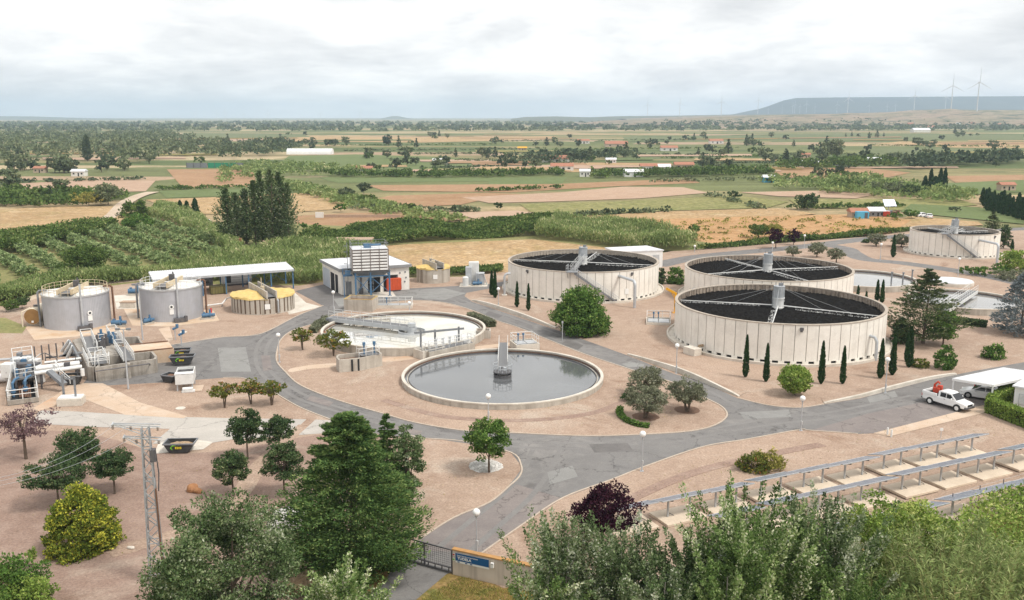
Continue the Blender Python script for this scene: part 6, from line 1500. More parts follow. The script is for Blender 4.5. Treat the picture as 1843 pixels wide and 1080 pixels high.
# rocks, drain covers
def rock(px, py, s, label, seed, m, name='boulder'):
    rng = random.Random(seed); g = G(px, py); mb = MB(); mb.sphere((0, 0, 0), 1, 14, 9)
    ph = [[rng.uniform(-3, 3) for _ in range(3)] + [rng.uniform(0, 6)] for _ in range(6)]
    mb.v = [tuple(c * (1 + .16 * sum(math.sin(p[0] * v[0] + p[1] * v[1] + p[2] * v[2] + p[3]) for p in ph) / 2) * s[i] + (s[2] * .55 if i == 2 else 0) for i, c in enumerate(v)) for v in mb.v]
    ob = mb.build(name, m, None, smooth=False); ob.location = g; tag(ob, label, 'boulder'); return ob
rock(345, 884, (.52, .42, .42), 'orange brown boulder on the brown gravel, the larger of two', 3, rock_orange)
rock(357, 887, (.38, .30, .26), 'orange brown boulder on the brown gravel, the smaller of two', 4, rock_orange)
rock(236, 988, (.30, .18, .16), 'small pale stone on the brown gravel right of the yellow green bush', 6, concrete_pale)
rock(520, 952, (1.5, 1.2, 1.15), 'large pale boulder between the silver tree and the big conifer', 9, stone_white)
rock(548, 1062, (1.4, 1.0, .8), 'brown mound at the foot of the big conifer', 12, rubble)
for i, (px, py) in enumerate(((325, 735), (407, 735), (330, 598), (1320, 1000), (612, 640), (880, 745))):
    if i in (1, 3, 5): continue
    g = G(px, py); ob = MB().lathe([(.5, 0), (.5, .05), (.42, .06), (.001, .06), (.001, 0)], 24).build('drain_cover', concrete_pale, None); ob.location = g; tag(ob, ['round pale drain cover on the gravel below the white grit machine', '', 'round drain cover by the tan slab near the second grey tank', '', 'round drain cover on the island left of the splitter chamber', ''][i], 'drain cover')
# pale paint marks / manholes in the road
fill('road_mark', [(1118, 655), (1135, 651), (1160, 656), (1158, 660), (1130, 661)], .018, asphalt_patch)
# white stone bed and mulch rings
def disc_sheet(name, px, py, rx, label, m, z=.02, ry=None):
    g = G(px, py); rng = random.Random(int(px)); n = 26; mb = MB(); ry = ry or rx
    mb.v = [(0, 0, z + .06)] + [((rx * (1 + rng.uniform(-.07, .07))) * math.cos(2 * PI * k / n), ry * (1 + rng.uniform(-.07, .07)) * math.sin(2 * PI * k / n), z * .3) for k in range(n)]
    mb.f = [(0, 1 + k, 1 + (k + 1) % n) for k in range(n)]; ob = mb.build(name, m, None); ob.location = (g.x, g.y, 0); tag(ob, None, None, kind='structure'); return ob
disc_sheet("stone_bed", 874, 839, 1.52, "", stone_white, .03)
rng = np.random.default_rng(8); n = 420; th = rng.uniform(0, 2 * PI, n); rr = np.sqrt(rng.uniform(0, 1, n)) * 1.45
V = []; Fq = []
for i in range(n):
    s_ = rng.uniform(.04, .11); c_ = np.array([rr[i] * math.cos(th[i]), rr[i] * math.sin(th[i]), .05]); b = len(V)
    V += [c_ + np.array(p) * s_ * rng.uniform(.7, 1.3, 3) for p in ((1, 0, 0), (-.5, .8, 0), (-.5, -.8, 0), (0, 0, .9))]; Fq += [(b, b + 1, b + 3), (b + 1, b + 2, b + 3), (b + 2, b, b + 3)]
ob = np_obj('pebbles', np_mesh('pebbles', np.array(V), np.array(Fq), stone_white)); g = G(874, 839); ob.location = (g.x, g.y, .02); tag(ob, kind='stuff')
disc_sheet('mulch_bed', 1162, 750, 1.55, '', mulch); disc_sheet('mulch_bed', 1237, 738, 1.5, '', mulch)
# ================================================================== foliage
def unit(a): return a / np.maximum(np.linalg.norm(a, axis=1, keepdims=True), 1e-6)
def leaf_mesh(name, P, D, size, asp, tint, m, rng, fold=.25):
    """one small folded diamond per leaf, along direction D"""
    n = len(P); D = unit(D); rnd = unit(rng.normal(size=(n, 3))); Sd = unit(np.cross(D, rnd)); N = np.cross(Sd, D)
    s = np.asarray(size).reshape(-1, 1) * rng.uniform(.7, 1.3, (n, 1)) * .5; w = s * asp
    V = np.stack([P - D * s, P + Sd * w - D * s * .1 + N * w * fold, P + D * s, P - Sd * w - D * s * .1 + N * w * fold], 1).reshape(-1, 3)
    return np_mesh(name, V, np.arange(n * 4).reshape(n, 4), m, np.clip(tint, 0, 1))
def lump(dirs, rng, amp, k=7, fr=3.0):
    o = np.ones(len(dirs))
    for _ in range(k):
        v = rng.normal(size=3) * fr; o += amp * np.sin(dirs @ v + rng.uniform(0, 6.28)) / math.sqrt(k) * 1.4
    return o
def c_round(rng, R, z0, z1, leaf, cover=5.0, clump=.30, asp=.55, amp=.16, top=1.0, up=.25, hollow=.45, flat=.8, spread=.16, ctint=.5):
    """rounded crown of leaf clumps with gaps; top>1 pulls the widest part down"""
    hz = (z1 - z0) / 2; area = PI * R * hz
    n = int(cover * area / (leaf * leaf * asp * .5)); rc = clump * min(R, hz) ; ncl = max(8, int(2.6 * 3 * R * R * hz / (rc ** 3) * (1 - hollow ** 3) * .16))
    ncl = min(int(ncl * max(1, cover / 4.5)), max(8, n // 12)); d = unit(rng.normal(size=(ncl, 3))); rad = (hollow + (1 - hollow) * rng.uniform(0, 1, ncl) ** .6) * lump(d, rng, amp)
    zz = d[:, 2]; k = 1 - (top - 1) * np.clip(zz, -1, 1) * .5
    C = np.stack([d[:, 0] * rad * R * k, d[:, 1] * rad * R * k, (z0 + z1) / 2 + zz * rad * hz], 1) * 1.0
    C[:, :2] *= (1 - rc / R * .38); C[:, 2] = (z0 + z1) / 2 + (C[:, 2] - (z0 + z1) / 2) * (1 - rc / hz * .55)
    i = rng.integers(0, ncl, n); q = unit(rng.normal(size=(n, 3))); q[:, 2] = np.where(q[:, 2] < 0, q[:, 2] * .5, q[:, 2])
    rr = rc * rng.uniform(.25, 1, n) ** .5 * rng.uniform(.75, 1.25, ncl)[i]
    P = C[i] + q * rr[:, None] * np.array([1, 1, flat])
    D = q * .8 + rng.normal(size=(n, 3)) * .7 + np.array([0, 0, up])
    t = rng.normal(0, spread * .7, ncl)[i] + rng.normal(0, spread, n) + ctint
    return P, D, t, C
def c_cone(rng, R, z0, z1, leaf, cover=6.0, asp=.45, p=.8, ragged=.18, droop=.1, bulge=0.0, nb=None, spread=.15):
    """conifer: drooping sprays on branches that shorten upward"""
    area = R * (z1 - z0) * 1.1; n = int(cover * area / (leaf * leaf * asp * .5)); nb = nb or int(60 + 26 * (z1 - z0))
    t = rng.uniform(0, 1, nb) ** 1.25; a = rng.uniform(0, 2 * PI, nb)
    prof = (1 - t) ** p * (1 + bulge * np.sin(PI * np.minimum(t * 1.6, 1)))
    prof = np.where(t < .12, prof * (.72 + .28 * t / .12), prof)
    L = R * (prof * (1 + rng.normal(0, ragged, nb)) + .035); zb = z0 + t * (z1 - z0) * .97
    i = rng.integers(0, nb, n); s = rng.uniform(.0, 1, n) ** .55
    w = (.10 + .24 * L[i]) * (1.15 - s * .75); off = rng.normal(size=(n, 3)) * .45
    dirv = np.stack([np.cos(a), np.sin(a), np.zeros(nb)], 1)[i]; side = np.stack([-dirv[:, 1], dirv[:, 0], dirv[:, 2]], 1)
    r = L[i] * s
    P = dirv * r[:, None] + side * (off[:, :1] * w[:, None]); z = zb[i] + .22 * r - droop * r * s * 2.2 + off[:, 2] * w * .35
    z = np.where(z > z1, z1 - (z - z1) * .5, z); P[:, 2] += np.maximum(z, .05)
    D = dirv * 1.0 + side * off[:, :1] * .9 + np.array([0, 0, .35]) + rng.normal(size=(n, 3)) * .35
    return P, D, rng.normal(0, spread * .6, nb)[i] + rng.normal(0, spread, n) + .5, None
def c_column(rng, R, z0, z1, leaf, cover=6.0, asp=.4, spread=.15, lean=.0, p=.5):
    n = int(cover * R * 2 * (z1 - z0) * .8 / (leaf * leaf * asp * .5)); t = rng.uniform(0, 1, n); a = rng.uniform(0, 2 * PI, n)
    prof = np.minimum((1 - t) ** p, (t * 5 + .35)) * (1 + .13 * np.sin(7 * a + 9 * t * 3) + .10 * np.sin(3 * a - 23 * t)); rr = R * prof * rng.uniform(.55, 1.05, n)
    P = np.stack([rr * np.cos(a), rr * np.sin(a), z0 + t * (z1 - z0)], 1); D = np.stack([np.cos(a) * .35, np.sin(a) * .35, np.ones(n)], 1) + rng.normal(size=(n, 3)) * .3
    return P, D, rng.normal(.5, spread, n), None
def c_shoots(rng, R, z0, z1, leaf, cover=4.0, asp=.5, ns=60, spread=.2, open_=.55, ctint=.5, el0=.55, el1=1.35):
    """upright branching shoots (young poplars): leafy rods rising from a stem at different angles"""
    area = R * (z1 - z0) * 1.5; n = int(cover * area / (leaf * leaf * asp * .5))
    a = rng.uniform(0, 2 * PI, ns); b = rng.uniform(0, .75, ns); H = z1 - z0
    base = np.stack([.06 * R * np.cos(a), .06 * R * np.sin(a), z0 + b * H * .85], 1)
    el = rng.uniform(el0, el1, ns); ln = H * (1 - b) * rng.uniform(.45, 1.0, ns); ln = np.minimum(ln, R * 1.15 / np.maximum(np.cos(el), .12))
    dr = np.stack([np.cos(a) * np.cos(el), np.sin(a) * np.cos(el), np.sin(el)], 1)
    i = rng.choice(ns, n, p=(ln + .3) / (ln + .3).sum()); s = rng.uniform(.08, 1, n) ** .8
    tip = base[i] + dr[i] * (ln[i] * s)[:, None]; tip[:, 2] += .12 * ln[i] * s * s
    q = unit(rng.normal(size=(n, 3))); rad = (.10 + .13 * ln[i] * (1.1 - s)) * rng.uniform(.2, 1, n) ** .5
    P = tip + q * rad[:, None] * open_ * 2; P[:, 2] = np.clip(P[:, 2], z0 * .3, z1 + .3)
    D = q + dr[i] * .9 + rng.normal(size=(n, 3)) * .5
    return P, D, rng.normal(0, spread * .9, ns)[i] + rng.normal(0, spread, n) + ctint, base + dr * ln[:, None] * .8
def trunk_mesh(H, r0, tips, rng, m, z_split, nlimb=7, stems=1, spread=.15):
    mb = MB()
    for k in range(stems):
        a = rng.uniform(0, 2 * PI); o = Vector((math.cos(a), math.sin(a), 0)) * (spread if stems > 1 else 0)
        top = Vector((rng.uniform(-.05, .05) * H, rng.uniform(-.05, .05) * H, H * .8)) + o * 3
        sp_ = Vector((o.x * 1.6, o.y * 1.6, z_split))
        mb.tube([o * .4, sp_ * .5 + o * .2, sp_, sp_ * .4 + top * .6, top], [r0 * 1.15, r0, r0 * .85, r0 * .45, r0 * .12], 8)
        if tips is not None and len(tips):
            for j in rng.choice(len(tips), min(nlimb, len(tips)), replace=False):
                t = Vector(tips[j]); s = sp_ + (top - sp_) * float(rng.uniform(0, .5)) * (1 if t.z > sp_.z else 0)
                mid = (s + t) * .5 + Vector((0, 0, .06 * H)); mb.tube([s, mid, s + (t - s) * .94], [r0 * .5, r0 * .28, r0 * .07], 6)
    return mb.mesh('trunk', m)

LEAF = {
 'conifer': M_leaf('conifer_foliage', [(0, (.014, .034, .010)), (.45, (.040, .078, .022)), (.8, (.085, .135, .036)), (1, (.15, .19, .06))], .2, .05),
 'pine': M_leaf('pine_foliage', [(0, (.030, .050, .020)), (.5, (.062, .090, .036)), (.85, (.12, .145, .06)), (1, (.18, .16, .07))], .2),
 'spruce': M_leaf('blue_spruce_foliage', [(0, (.060, .085, .075)), (.5, (.12, .155, .135)), (1, (.24, .28, .26))], .15),
 'orchard': M_leaf('orchard_foliage', [(0, (.06, .10, .035)), (.5, (.125, .175, .065)), (1, (.25, .30, .14))], .25),
 'silver': M_leaf('silver_foliage', [(0, (.024, .046, .015)), (.45, (.085, .140, .048)), (.75, (.19, .245, .11)), (1, (.38, .43, .29))], .3),
 'poplar': M_leaf('poplar_foliage', [(0, (.030, .060, .014)), (.45, (.095, .165, .042)), (.78, (.21, .285, .10)), (1, (.44, .48, .30))], .35),
 'lime': M_leaf('bright_foliage', [(0, (.060, .105, .018)), (.5, (.135, .215, .040)), (.85, (.25, .32, .075)), (1, (.38, .42, .14))], .35),
 'gold': M_leaf('golden_foliage', [(0, (.045, .075, .012)), (.5, (.12, .165, .025)), (.75, (.29, .30, .035)), (1, (.50, .46, .06))], .3, .02),
 'dark': M_leaf('dark_foliage', [(0, (.016, .034, .014)), (.5, (.040, .072, .026)), (.85, (.080, .115, .042)), (1, (.16, .18, .08))], .25),
 'green': M_leaf('green_foliage', [(0, (.025, .055, .012)), (.5, (.060, .120, .024)), (.85, (.115, .185, .040)), (1, (.20, .25, .07))], .3),
 'olive': M_leaf('olive_foliage', [(0, (.062, .078, .040)), (.5, (.125, .145, .080)), (.85, (.20, .215, .13)), (1, (.32, .33, .24))], .25),
 'purple': M_leaf('purple_foliage', [(0, (.012, .006, .010)), (.5, (.030, .011, .018)), (.85, (.060, .024, .030)), (1, (.10, .05, .05))], .2),
 'plum': M_leaf('plum_foliage', [(0, (.055, .035, .035)), (.5, (.11, .075, .07)), (.85, (.16, .115, .10)), (1, (.22, .18, .15))], .25),
 'rusty': M_leaf('rusty_foliage', [(0, (.035, .055, .012)), (.5, (.085, .115, .024)), (.75, (.16, .15, .03)), (.9, (.25, .11, .035)), (1, (.34, .13, .05))], .3),
 'cypress': M_leaf('cypress_foliage', [(0, (.010, .028, .010)), (.5, (.024, .058, .018)), (1, (.055, .10, .032))], .15, .06),
 'cane': M_leaf('cane_foliage', [(0, (.055, .085, .025)), (.5, (.115, .165, .050)), (.85, (.19, .23, .085)), (1, (.32, .32, .16))], .35),
 'canedark': M_leaf('hedge_foliage', [(0, (.030, .055, .014)), (.5, (.065, .110, .026)), (.85, (.12, .165, .045)), (1, (.20, .22, .08))], .3),
 'yellowish': M_leaf('yellow_shrub_foliage', [(0, (.08, .09, .02)), (.5, (.17, .18, .04)), (1, (.36, .32, .09))], .3),
 'wood': M_leaf('woodland_foliage', [(0, (.035, .050, .024)), (.5, (.070, .092, .042)), (.85, (.115, .135, .065)), (1, (.17, .18, .10))], .2, .35),
 'farm': M_leaf('farm_tree_foliage', [(0, (.022, .036, .018)), (.5, (.046, .068, .032)), (.85, (.085, .105, .05)), (1, (.13, .15, .075))], .2, .35),
}
ASP = {'conifer': .42, 'pine': .4, 'spruce': .4, 'cypress': .4, 'cane': .16, 'olive': .4, 'silver': .55}
PXR = 933.0
def sizes(px, pb, pt, wpx):
    g = G(px, pb); h = HT(px, pb, pt); zc = g.y * _c + H_ * _s; return g, h, wpx / 2 * zc / F_, zc
_seed = [100]
def tree(shape, leafk, px, pb, pt, wpx, label, cat='tree', name=None, z0=.25, lpx=2.7, group=None, stems=1, trunk=True, tr=None, bm=bark, **kw):
    g, h, R, zc = sizes(px, pb, pt, wpx); _seed[0] += 1; rng = np.random.default_rng(_seed[0])
    leaf = max(.10, lpx * zc / PXR); asp = ASP.get(leafk, .55)
    o = thing(name or cat.replace(' ', '_'), label, cat, (g.x, g.y, 0), 0, group)
    f = {'round': c_round, 'cone': c_cone, 'column': c_column, 'shoots': c_shoots}[shape]
    P, D, t, C = f(rng, R, z0 * h, h, leaf, asp=asp, **kw)
    kp = P[:, 2] > -.05; P, D, t = P[kp], D[kp], t[kp]
    np_obj('crown', leaf_mesh('crown', P, D, leaf, asp, t, LEAF[leafk], rng), o)
    if trunk:
        r0 = tr or max(.05, h * .022); me = trunk_mesh(h, r0, C, rng, bm, max(.2, z0 * h * 1.1 + .1), 8, stems); np_obj('trunk', me, o)
    return o

# ------------------------------------------------------------------ planting inside and in front of the plant
tree('cone', 'conifer', 634, 1030, 737, 232, 'large dense dark green conifer left of the black gate', 'conifer', z0=.0, p=.5, bulge=.30, ragged=.12, cover=16, lpx=3.2, nb=640, droop=.04, spread=.19, tr=.3)
tree('cone', 'conifer', 700, 912, 740, 90, 'slim conifer tip rising behind the large dense conifer', 'conifer', z0=.05, p=.7, bulge=.2, cover=7, lpx=3.4)
tree('round', 'silver', 735, 915, 765, 66, 'pale silver green tree showing at the right shoulder of the large conifer', z0=.18, top=1.2)
tree('round', 'silver', 420, 1150, 890, 232, 'large silver green tree in the foreground, left of the large conifer', z0=-.12, lpx=3.1, cover=7, top=1.25, clump=.22, amp=.2, hollow=.4, tr=.22, spread=.2)
tree('shoots', 'poplar', 622, 1165, 1012, 185, 'young pale leaved poplar at the bottom edge below the large conifer', z0=.05, lpx=3.3, ns=70, ctint=.6, bm=bark_grey)
tree('round', 'silver', 330, 1140, 985, 120, 'dense silver shrub at the foot of the pylon', 'shrub', z0=-.4, lpx=3.0, cover=6, spread=.2)
tree('round', 'gold', 150, 986, 874, 118, 'rounded golden green bush on the brown gravel at left', 'bush', z0=-.4, top=1.5, cover=13, clump=.2, lpx=2.8, amp=.05, hollow=.7, spread=.22)
for a_ in ((106, 912, 823, 97, 'dark green tree with a thin trunk, behind the golden bush'), (147, 872, 772, 78, 'dark green tree farther up, above the golden bush'), (207, 889, 805, 72, 'small dark round headed tree left of the pylon')):
    tree('round', 'dark', *a_, z0=.30, top=1.1, cover=7.5, clump=.3, tr=.08, lpx=2.4)
for a_ in ((446, 826, 739, 66, 'dark green tree left of two standing near the pale drive'), (503, 815, 748, 62, 'dark green tree right of two standing near the pale drive'), (420, 893, 811, 70, 'dark green tree below the pair by the drive, near the orange boulders'), (512, 893, 798, 66, 'dark green tree half hidden by the left side of the large conifer')):
    tree('round', 'dark', *a_, z0=.27, top=1.1, cover=7.5, clump=.3, tr=.08, lpx=2.4)
tree('round', 'plum', 47, 826, 733, 98, 'thin brownish purple tree at the left edge', z0=.36, cover=2.6, top=.9, clump=.35, tr=.13, lpx=2.3)
tree('round', 'green', 20, 1090, 993, 125, 'dark glossy shrub filling the lower left corner', 'shrub', z0=-.4, lpx=3.2, cover=6)
tree('round', 'lime', 55, 1100, 1031, 90, 'bright green shrub in front of the corner shrub', 'shrub', z0=-.4, lpx=3.0, cover=5)
tree('shoots', 'lime', 60, 1022, 985, 32, 'tiny sapling beside the corner shrubs', 'sapling', z0=.2, ns=12, cover=2.5, lpx=2.6)
tree('round', 'green', 880, 850, 748, 84, 'round headed green tree growing from the white stone bed', z0=.20, top=1.2, cover=6.5, clump=.28, tr=.09, lpx=2.6, spread=.2)
tree('round', 'purple', 1084, 985, 868, 116, 'dark purple leaved tree behind the foreground poplars', z0=.15, top=1.1, cover=7, clump=.24, lpx=3.0)
# foreground belt on the right
tree('shoots', 'silver', 1010, 1190, 914, 190, 'tall silvery poplar right of the entrance wall', z0=.04, lpx=3.0, ns=90, cover=3.6, ctint=.58, bm=bark_grey, tr=.12, open_=.46)
tree('shoots', 'silver', 1120, 1180, 925, 170, 'grey green poplar in front of the purple tree', z0=.04, lpx=3.0, ns=100, cover=5, ctint=.45, bm=bark_grey, tr=.12, open_=.52)
tree('shoots', 'poplar', 980, 1215, 985, 130, 'loose pale poplar at the bottom edge beside the entrance wall', z0=.04, lpx=3.1, ns=60, cover=3.2, ctint=.6, bm=bark_grey, tr=.08)
tree('shoots', 'poplar', 1330, 1200, 866, 210, 'tall spreading poplar covering the left solar tables', z0=.04, lpx=3.1, ns=130, cover=4.4, ctint=.5, bm=bark_grey, tr=.15, open_=.46)
tree('shoots', 'silver', 1240, 1185, 935, 150, 'bushy grey poplar left of the tallest spreading poplar', z0=.03, lpx=3.0, ns=90, cover=5, ctint=.45, bm=bark_grey, tr=.1, open_=.52)
tree('shoots', 'silver', 1470, 1190, 872, 200, 'tall silvery poplar in front of the middle solar row', z0=.04, lpx=3.1, ns=120, cover=4.4, ctint=.55, bm=bark_grey, tr=.14, open_=.46)
tree('shoots', 'poplar', 1395, 1225, 930, 170, 'bright poplar crown low between the two tall poplars', z0=.03, lpx=3.1, ns=90, cover=5, ctint=.5, bm=bark_grey, open_=.52)
tree('shoots', 'silver', 1180, 1235, 1000, 150, 'low grey poplar at the bottom edge, left of centre of the belt', z0=.02, lpx=3.1, ns=80, cover=5, ctint=.45, bm=bark_grey, open_=.52)
tree('shoots', 'poplar', 1300, 1250, 990, 170, 'leafy young poplar at the bottom edge under the tallest one', z0=.02, lpx=3.1, ns=80, cover=5, ctint=.5, bm=bark_grey, open_=.52)
tree('shoots', 'poplar', 1500, 1240, 985, 170, 'leafy young poplar at the bottom edge beside the cane thicket', z0=.02, lpx=3.1, ns=80, cover=5, ctint=.45, bm=bark_grey, open_=.52)
tree('round', 'lime', 1635, 1075, 886, 150, 'bright green bushy tree at the end of the solar rows', z0=.05, lpx=3.0, cover=6, top=1.1, spread=.2)
tree('round', 'lime', 1560, 1105, 905, 130, 'bright green bushy tree left of the one by the solar rows', z0=.05, lpx=3.0, cover=6, top=1.1, spread=.2)
# olives on the island
for a_ in ((1165, 713, 660, 66, 'silvery olive tree farthest from the camera of the island trio'), (1161, 753, 693, 82, 'silvery olive tree with the low green arc hedge beside it'), (1237, 741, 682, 70, 'silvery olive tree at the pointed end of the island')):
    tree('round', 'olive', *a_, cat='olive tree', z0=.14, cover=6, clump=.3, top=1.05, tr=.14, lpx=2.5, stems=2)
tree('round', 'dark', 1135, 722, 702, 34, 'small dark green shrub under the left olive trees', 'shrub', z0=-.4, cover=5)
tree('round', 'green', 1045, 600, 520, 106, 'large round leafy bush in front of the staircase tank', 'bush', z0=-.1, cover=13, clump=.2, top=1.15, lpx=2.6, amp=.14, spread=.18, tr=.15)
tree('round', 'lime', 1430, 711, 655, 59, 'bright round clipped bush in front of the big front tank', 'bush', z0=.04, cover=13, clump=.2, amp=.05, lpx=2.3, hollow=.65)
tree('round', 'green', 1701, 664, 622, 38, 'small upright green bush on the gravel right of the dark pine foot', 'bush', z0=-.4, cover=7, amp=.1, lpx=2.3)
tree('round', 'green', 1788, 645, 616, 41, 'small rounded green bush on the gravel near the carport road', 'bush', z0=-.4, cover=7, amp=.1, lpx=2.3)
tree('round', 'rusty', 1655, 660, 641, 40, 'low rusty green bush at the foot of the last cypress', 'bush', z0=-.4, cover=4, lpx=2.3)
tree('round', 'green', 1216, 510, 478, 34, 'round green bush between the staircase tank and the middle tank', 'bush', z0=-.4, cover=7, amp=.1, lpx=2.3)
tree('round', 'dark', 1190, 511, 481, 18, 'narrow dark shrub against the right side of the staircase tank', 'shrub', z0=-.4, cover=7, lpx=2.3)
tree('cone', 'pine', 1661, 618, 480, 116, 'tall dark pine with a loose top on the right', 'pine', z0=.06, p=.72, bulge=.25, ragged=.24, cover=6.5, lpx=2.6, droop=.02)
tree('round', 'green', 1697, 622, 553, 62, 'lighter green tree against the right side of the tall pine', z0=.1, cover=5, lpx=2.5)
tree('round', 'dark', 1622, 617, 566, 44, 'dark shrub at the left foot of the tall pine', 'shrub', z0=-.4, cover=6, lpx=2.5)
tree('cone', 'spruce', 1836, 601, 487, 100, 'blue grey spruce at the right edge', 'spruce', z0=.02, p=.6, bulge=.15, ragged=.12, cover=7, lpx=2.7)
for a_ in ((545, 630, 591, 42, 'rusty green shrub left of two beside the rear settling tank'), (600, 641, 594, 70, 'larger rusty green shrub right of two beside the rear settling tank'), (404, 734, 686, 50, 'rusty green shrub left of three by the yard road'), (452, 727, 680, 46, 'rusty green shrub middle of three by the yard road'), (489, 729, 684, 54, 'rusty green shrub right of three by the yard road')):
    tree('round', 'rusty', *a_, cat='shrub', z0=.32, cover=4.2, clump=.34, top=.85, lpx=2.4, stems=4, tr=.06, flat=.6)
tree('round', 'rusty', 1352, 846, 812, 56, 'low spreading shrub, left half of the clump by the solar field road', 'shrub', z0=-.4, cover=5, lpx=2.6); tree('round', 'yellowish', 1385, 842, 808, 62, 'low spreading shrub, right half of the clump by the solar field road', 'shrub', z0=-.4, cover=4, lpx=2.6)
for a_ in ((1427, 462, 442, 33, 'far olive bush left of three beyond the middle tank'), (1470, 463, 434, 33, 'far olive tree middle of three beyond the middle tank'), (1505, 473, 446, 32, 'far olive tree right of three beyond the middle tank'), (1577, 443, 419, 34, 'far olive tree left of the farthest right tank'), (1622, 444, 420, 34, 'far olive tree touching the left side of the farthest right tank')):
    tree('round', 'olive', *a_, cat='olive tree', z0=.14, cover=6, lpx=2.2, tr=.14)
for a_ in ((1396, 447, 411, 30, 'dark purple tree left of two beyond the middle tank'), (1428, 441, 412, 24, 'dark purple tree right of two beyond the middle tank')): tree('round', 'purple', *a_, z0=.25, cover=5, lpx=2.2)
tree('round', 'dark', 1560, 437, 428, 16, 'tiny dark shrub by the far service road', 'shrub', z0=-.4, cover=6, lpx=2)
for i, (x, y, w_) in enumerate(((1745, 492, 40), (1775, 494, 44), (1800, 490, 34))): tree('round', 'green', x, y + 2, y - 14, w_, ['low juniper left of three below the farthest tank', 'low juniper middle of three below the farthest tank', 'low juniper right of three below the farthest tank'][i], 'juniper', z0=0, cover=5, lpx=2.3, group='junipers below the far tank', trunk=False)
tree('round', 'lime', 1826, 488, 447, 56, 'bright leafy bush at the right edge beside the farthest tank', 'bush', z0=-.4, cover=6, lpx=2.4)
tree('round', 'olive', 1822, 503, 484, 60, 'clipped grey green hedge mound at the right edge above the spruce', 'hedge', z0=-.4, cover=6, lpx=2.3, trunk=False)
tree('cone', 'pine', 1783, 440, 380, 46, 'pine tree behind the farthest right tank', 'pine', z0=.1, cover=5, lpx=2.3, ragged=.25); tree('round', 'dark', 1806, 447, 404, 24, 'dark shrub at the right side of the farthest tank', 'shrub', z0=0, cover=6, lpx=2.2)
# thin cypresses
CY = [(885, 531, 487, 9, 'thin cypress left of the touching pair by the dosing silo'), (891, 536, 487, 9, 'thin cypress right of the touching pair by the dosing silo'), (930.5, 553, 507, 8, 'thin cypress left of two before the staircase tank'), (951, 559, 511, 8, 'thin cypress right of two before the staircase tank'),
      (1341.5, 679, 603, 12, 'thin cypress first from the left before the big front tank'), (1378.5, 687, 618, 12, 'thin cypress second from the left before the big front tank'), (1477.5, 691, 614, 13, 'thin cypress just right of the bright round bush'), (1516, 691, 623, 12, 'thin cypress before the big front tank, nearest left of the wall lamp'),
      (1584, 681, 610, 13, 'thin cypress immediately left of the lamp at the tank edge'), (1605.5, 675, 603, 14, 'thin cypress immediately right of the lamp at the tank edge'), (1635.5, 661, 588, 15, 'thickest cypress, at the foot of the dark pine'), (1631, 650, 600, 9, 'cypress hidden behind the thickest cypress'),
      (1578, 543, 504, 9, 'thin cypress left of the pair by the half hidden settling tank'), (1587, 545, 504, 9, 'thin cypress right of the pair by the half hidden settling tank'), (1544, 533, 514, 6, 'small cypress at the right side of the middle tank'), (1559, 539, 525, 5, 'tiny cypress right of the middle tank'),
      (1607, 463, 423, 9, 'thin cypress left of the farthest tank'), (1821, 449, 431, 7, 'small cypress right of the farthest tank')]
for a_ in CY:
    tree('column', 'cypress', *a_, cat='cypress', z0=.02, cover=9, lpx=2.0, trunk=False, group='thin cypresses')
for o_ in [x for x in COL.objects if x.name.startswith('cypress') and x.type == 'EMPTY']:
    MB().tube([(0, 0, 0), (0, 0, .5)], .08, 6).build('trunk', bark, o_)

# ------------------------------------------------------------------ clipped hedges and long thickets
def hedge_box(pts, w_, h, leafk, label, lpx=2.4, name='clipped_hedge', cover=5, cat='hedge', wild=0.0):
    P_ = [G(*p) for p in pts]; o0 = P_[0]; rng = np.random.default_rng(int(pts[0][0]) + 7); zc = o0.y * _c + H_ * _s; leaf = max(.10, lpx * zc / PXR); asp = .5
    o = thing(name, label, cat, (o0.x, o0.y, 0)); A = []; Dd = []
    for a_, b_ in zip(P_[:-1], P_[1:]):
        L_ = (b_ - a_).length; d = (b_ - a_).normalized(); n_ = np.array((-d.y, d.x, 0)); dn = np.array(d); k = int(cover * L_ * (w_ + 2 * h) / (leaf * leaf * asp * .5) * .5)
        u_ = rng.uniform(-.02, 1.02, k) * L_; s = rng.integers(0, 3, k); v_ = rng.uniform(-1, 1, k); hh = h * (1 + wild * np.sin(u_ * .7) * .3 + wild * np.sin(u_ * 1.9 + 1) * .2)
        y = np.where(s == 0, v_ * w_ / 2, np.where(s == 1, w_ / 2, -w_ / 2)); z = np.where(s == 0, hh, (v_ * .5 + .5) * hh) + rng.normal(0, .05 + .1 * wild, k)
        y = y + rng.normal(0, .05 + .12 * wild, k)
        A.append(np.array(a_ - o0) + u_[:, None] * dn + y[:, None] * n_ + z[:, None] * np.array((0, 0, 1))); Dd.append(rng.normal(size=(k, 3)) + np.array((0, 0, .4)))
    A = np.concatenate(A); Dd = np.concatenate(Dd); np_obj('foliage', leaf_mesh('foliage', A, Dd, leaf, asp, rng.normal(.5, .17, len(A)), LEAF[leafk], rng), o)
    mb = MB()
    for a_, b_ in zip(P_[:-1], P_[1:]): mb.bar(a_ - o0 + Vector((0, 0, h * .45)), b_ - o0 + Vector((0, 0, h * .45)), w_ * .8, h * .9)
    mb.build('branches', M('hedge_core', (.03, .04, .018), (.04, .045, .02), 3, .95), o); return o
hedge_box([(1779, 742), (1830, 762), (1900, 788)], 1.0, 1.55, 'lime', 'bright clipped box hedge at the right edge in front of the site office')
hedge_box([(1782, 738), (1822, 716)], .9, 1.55, 'lime', 'short return of the bright box hedge running back to the carport')
hedge_box([(846, 573), (868, 580), (886, 589)], 1.1, .9, 'olive', 'low clipped hedge at the right rear of the rear settling tank')
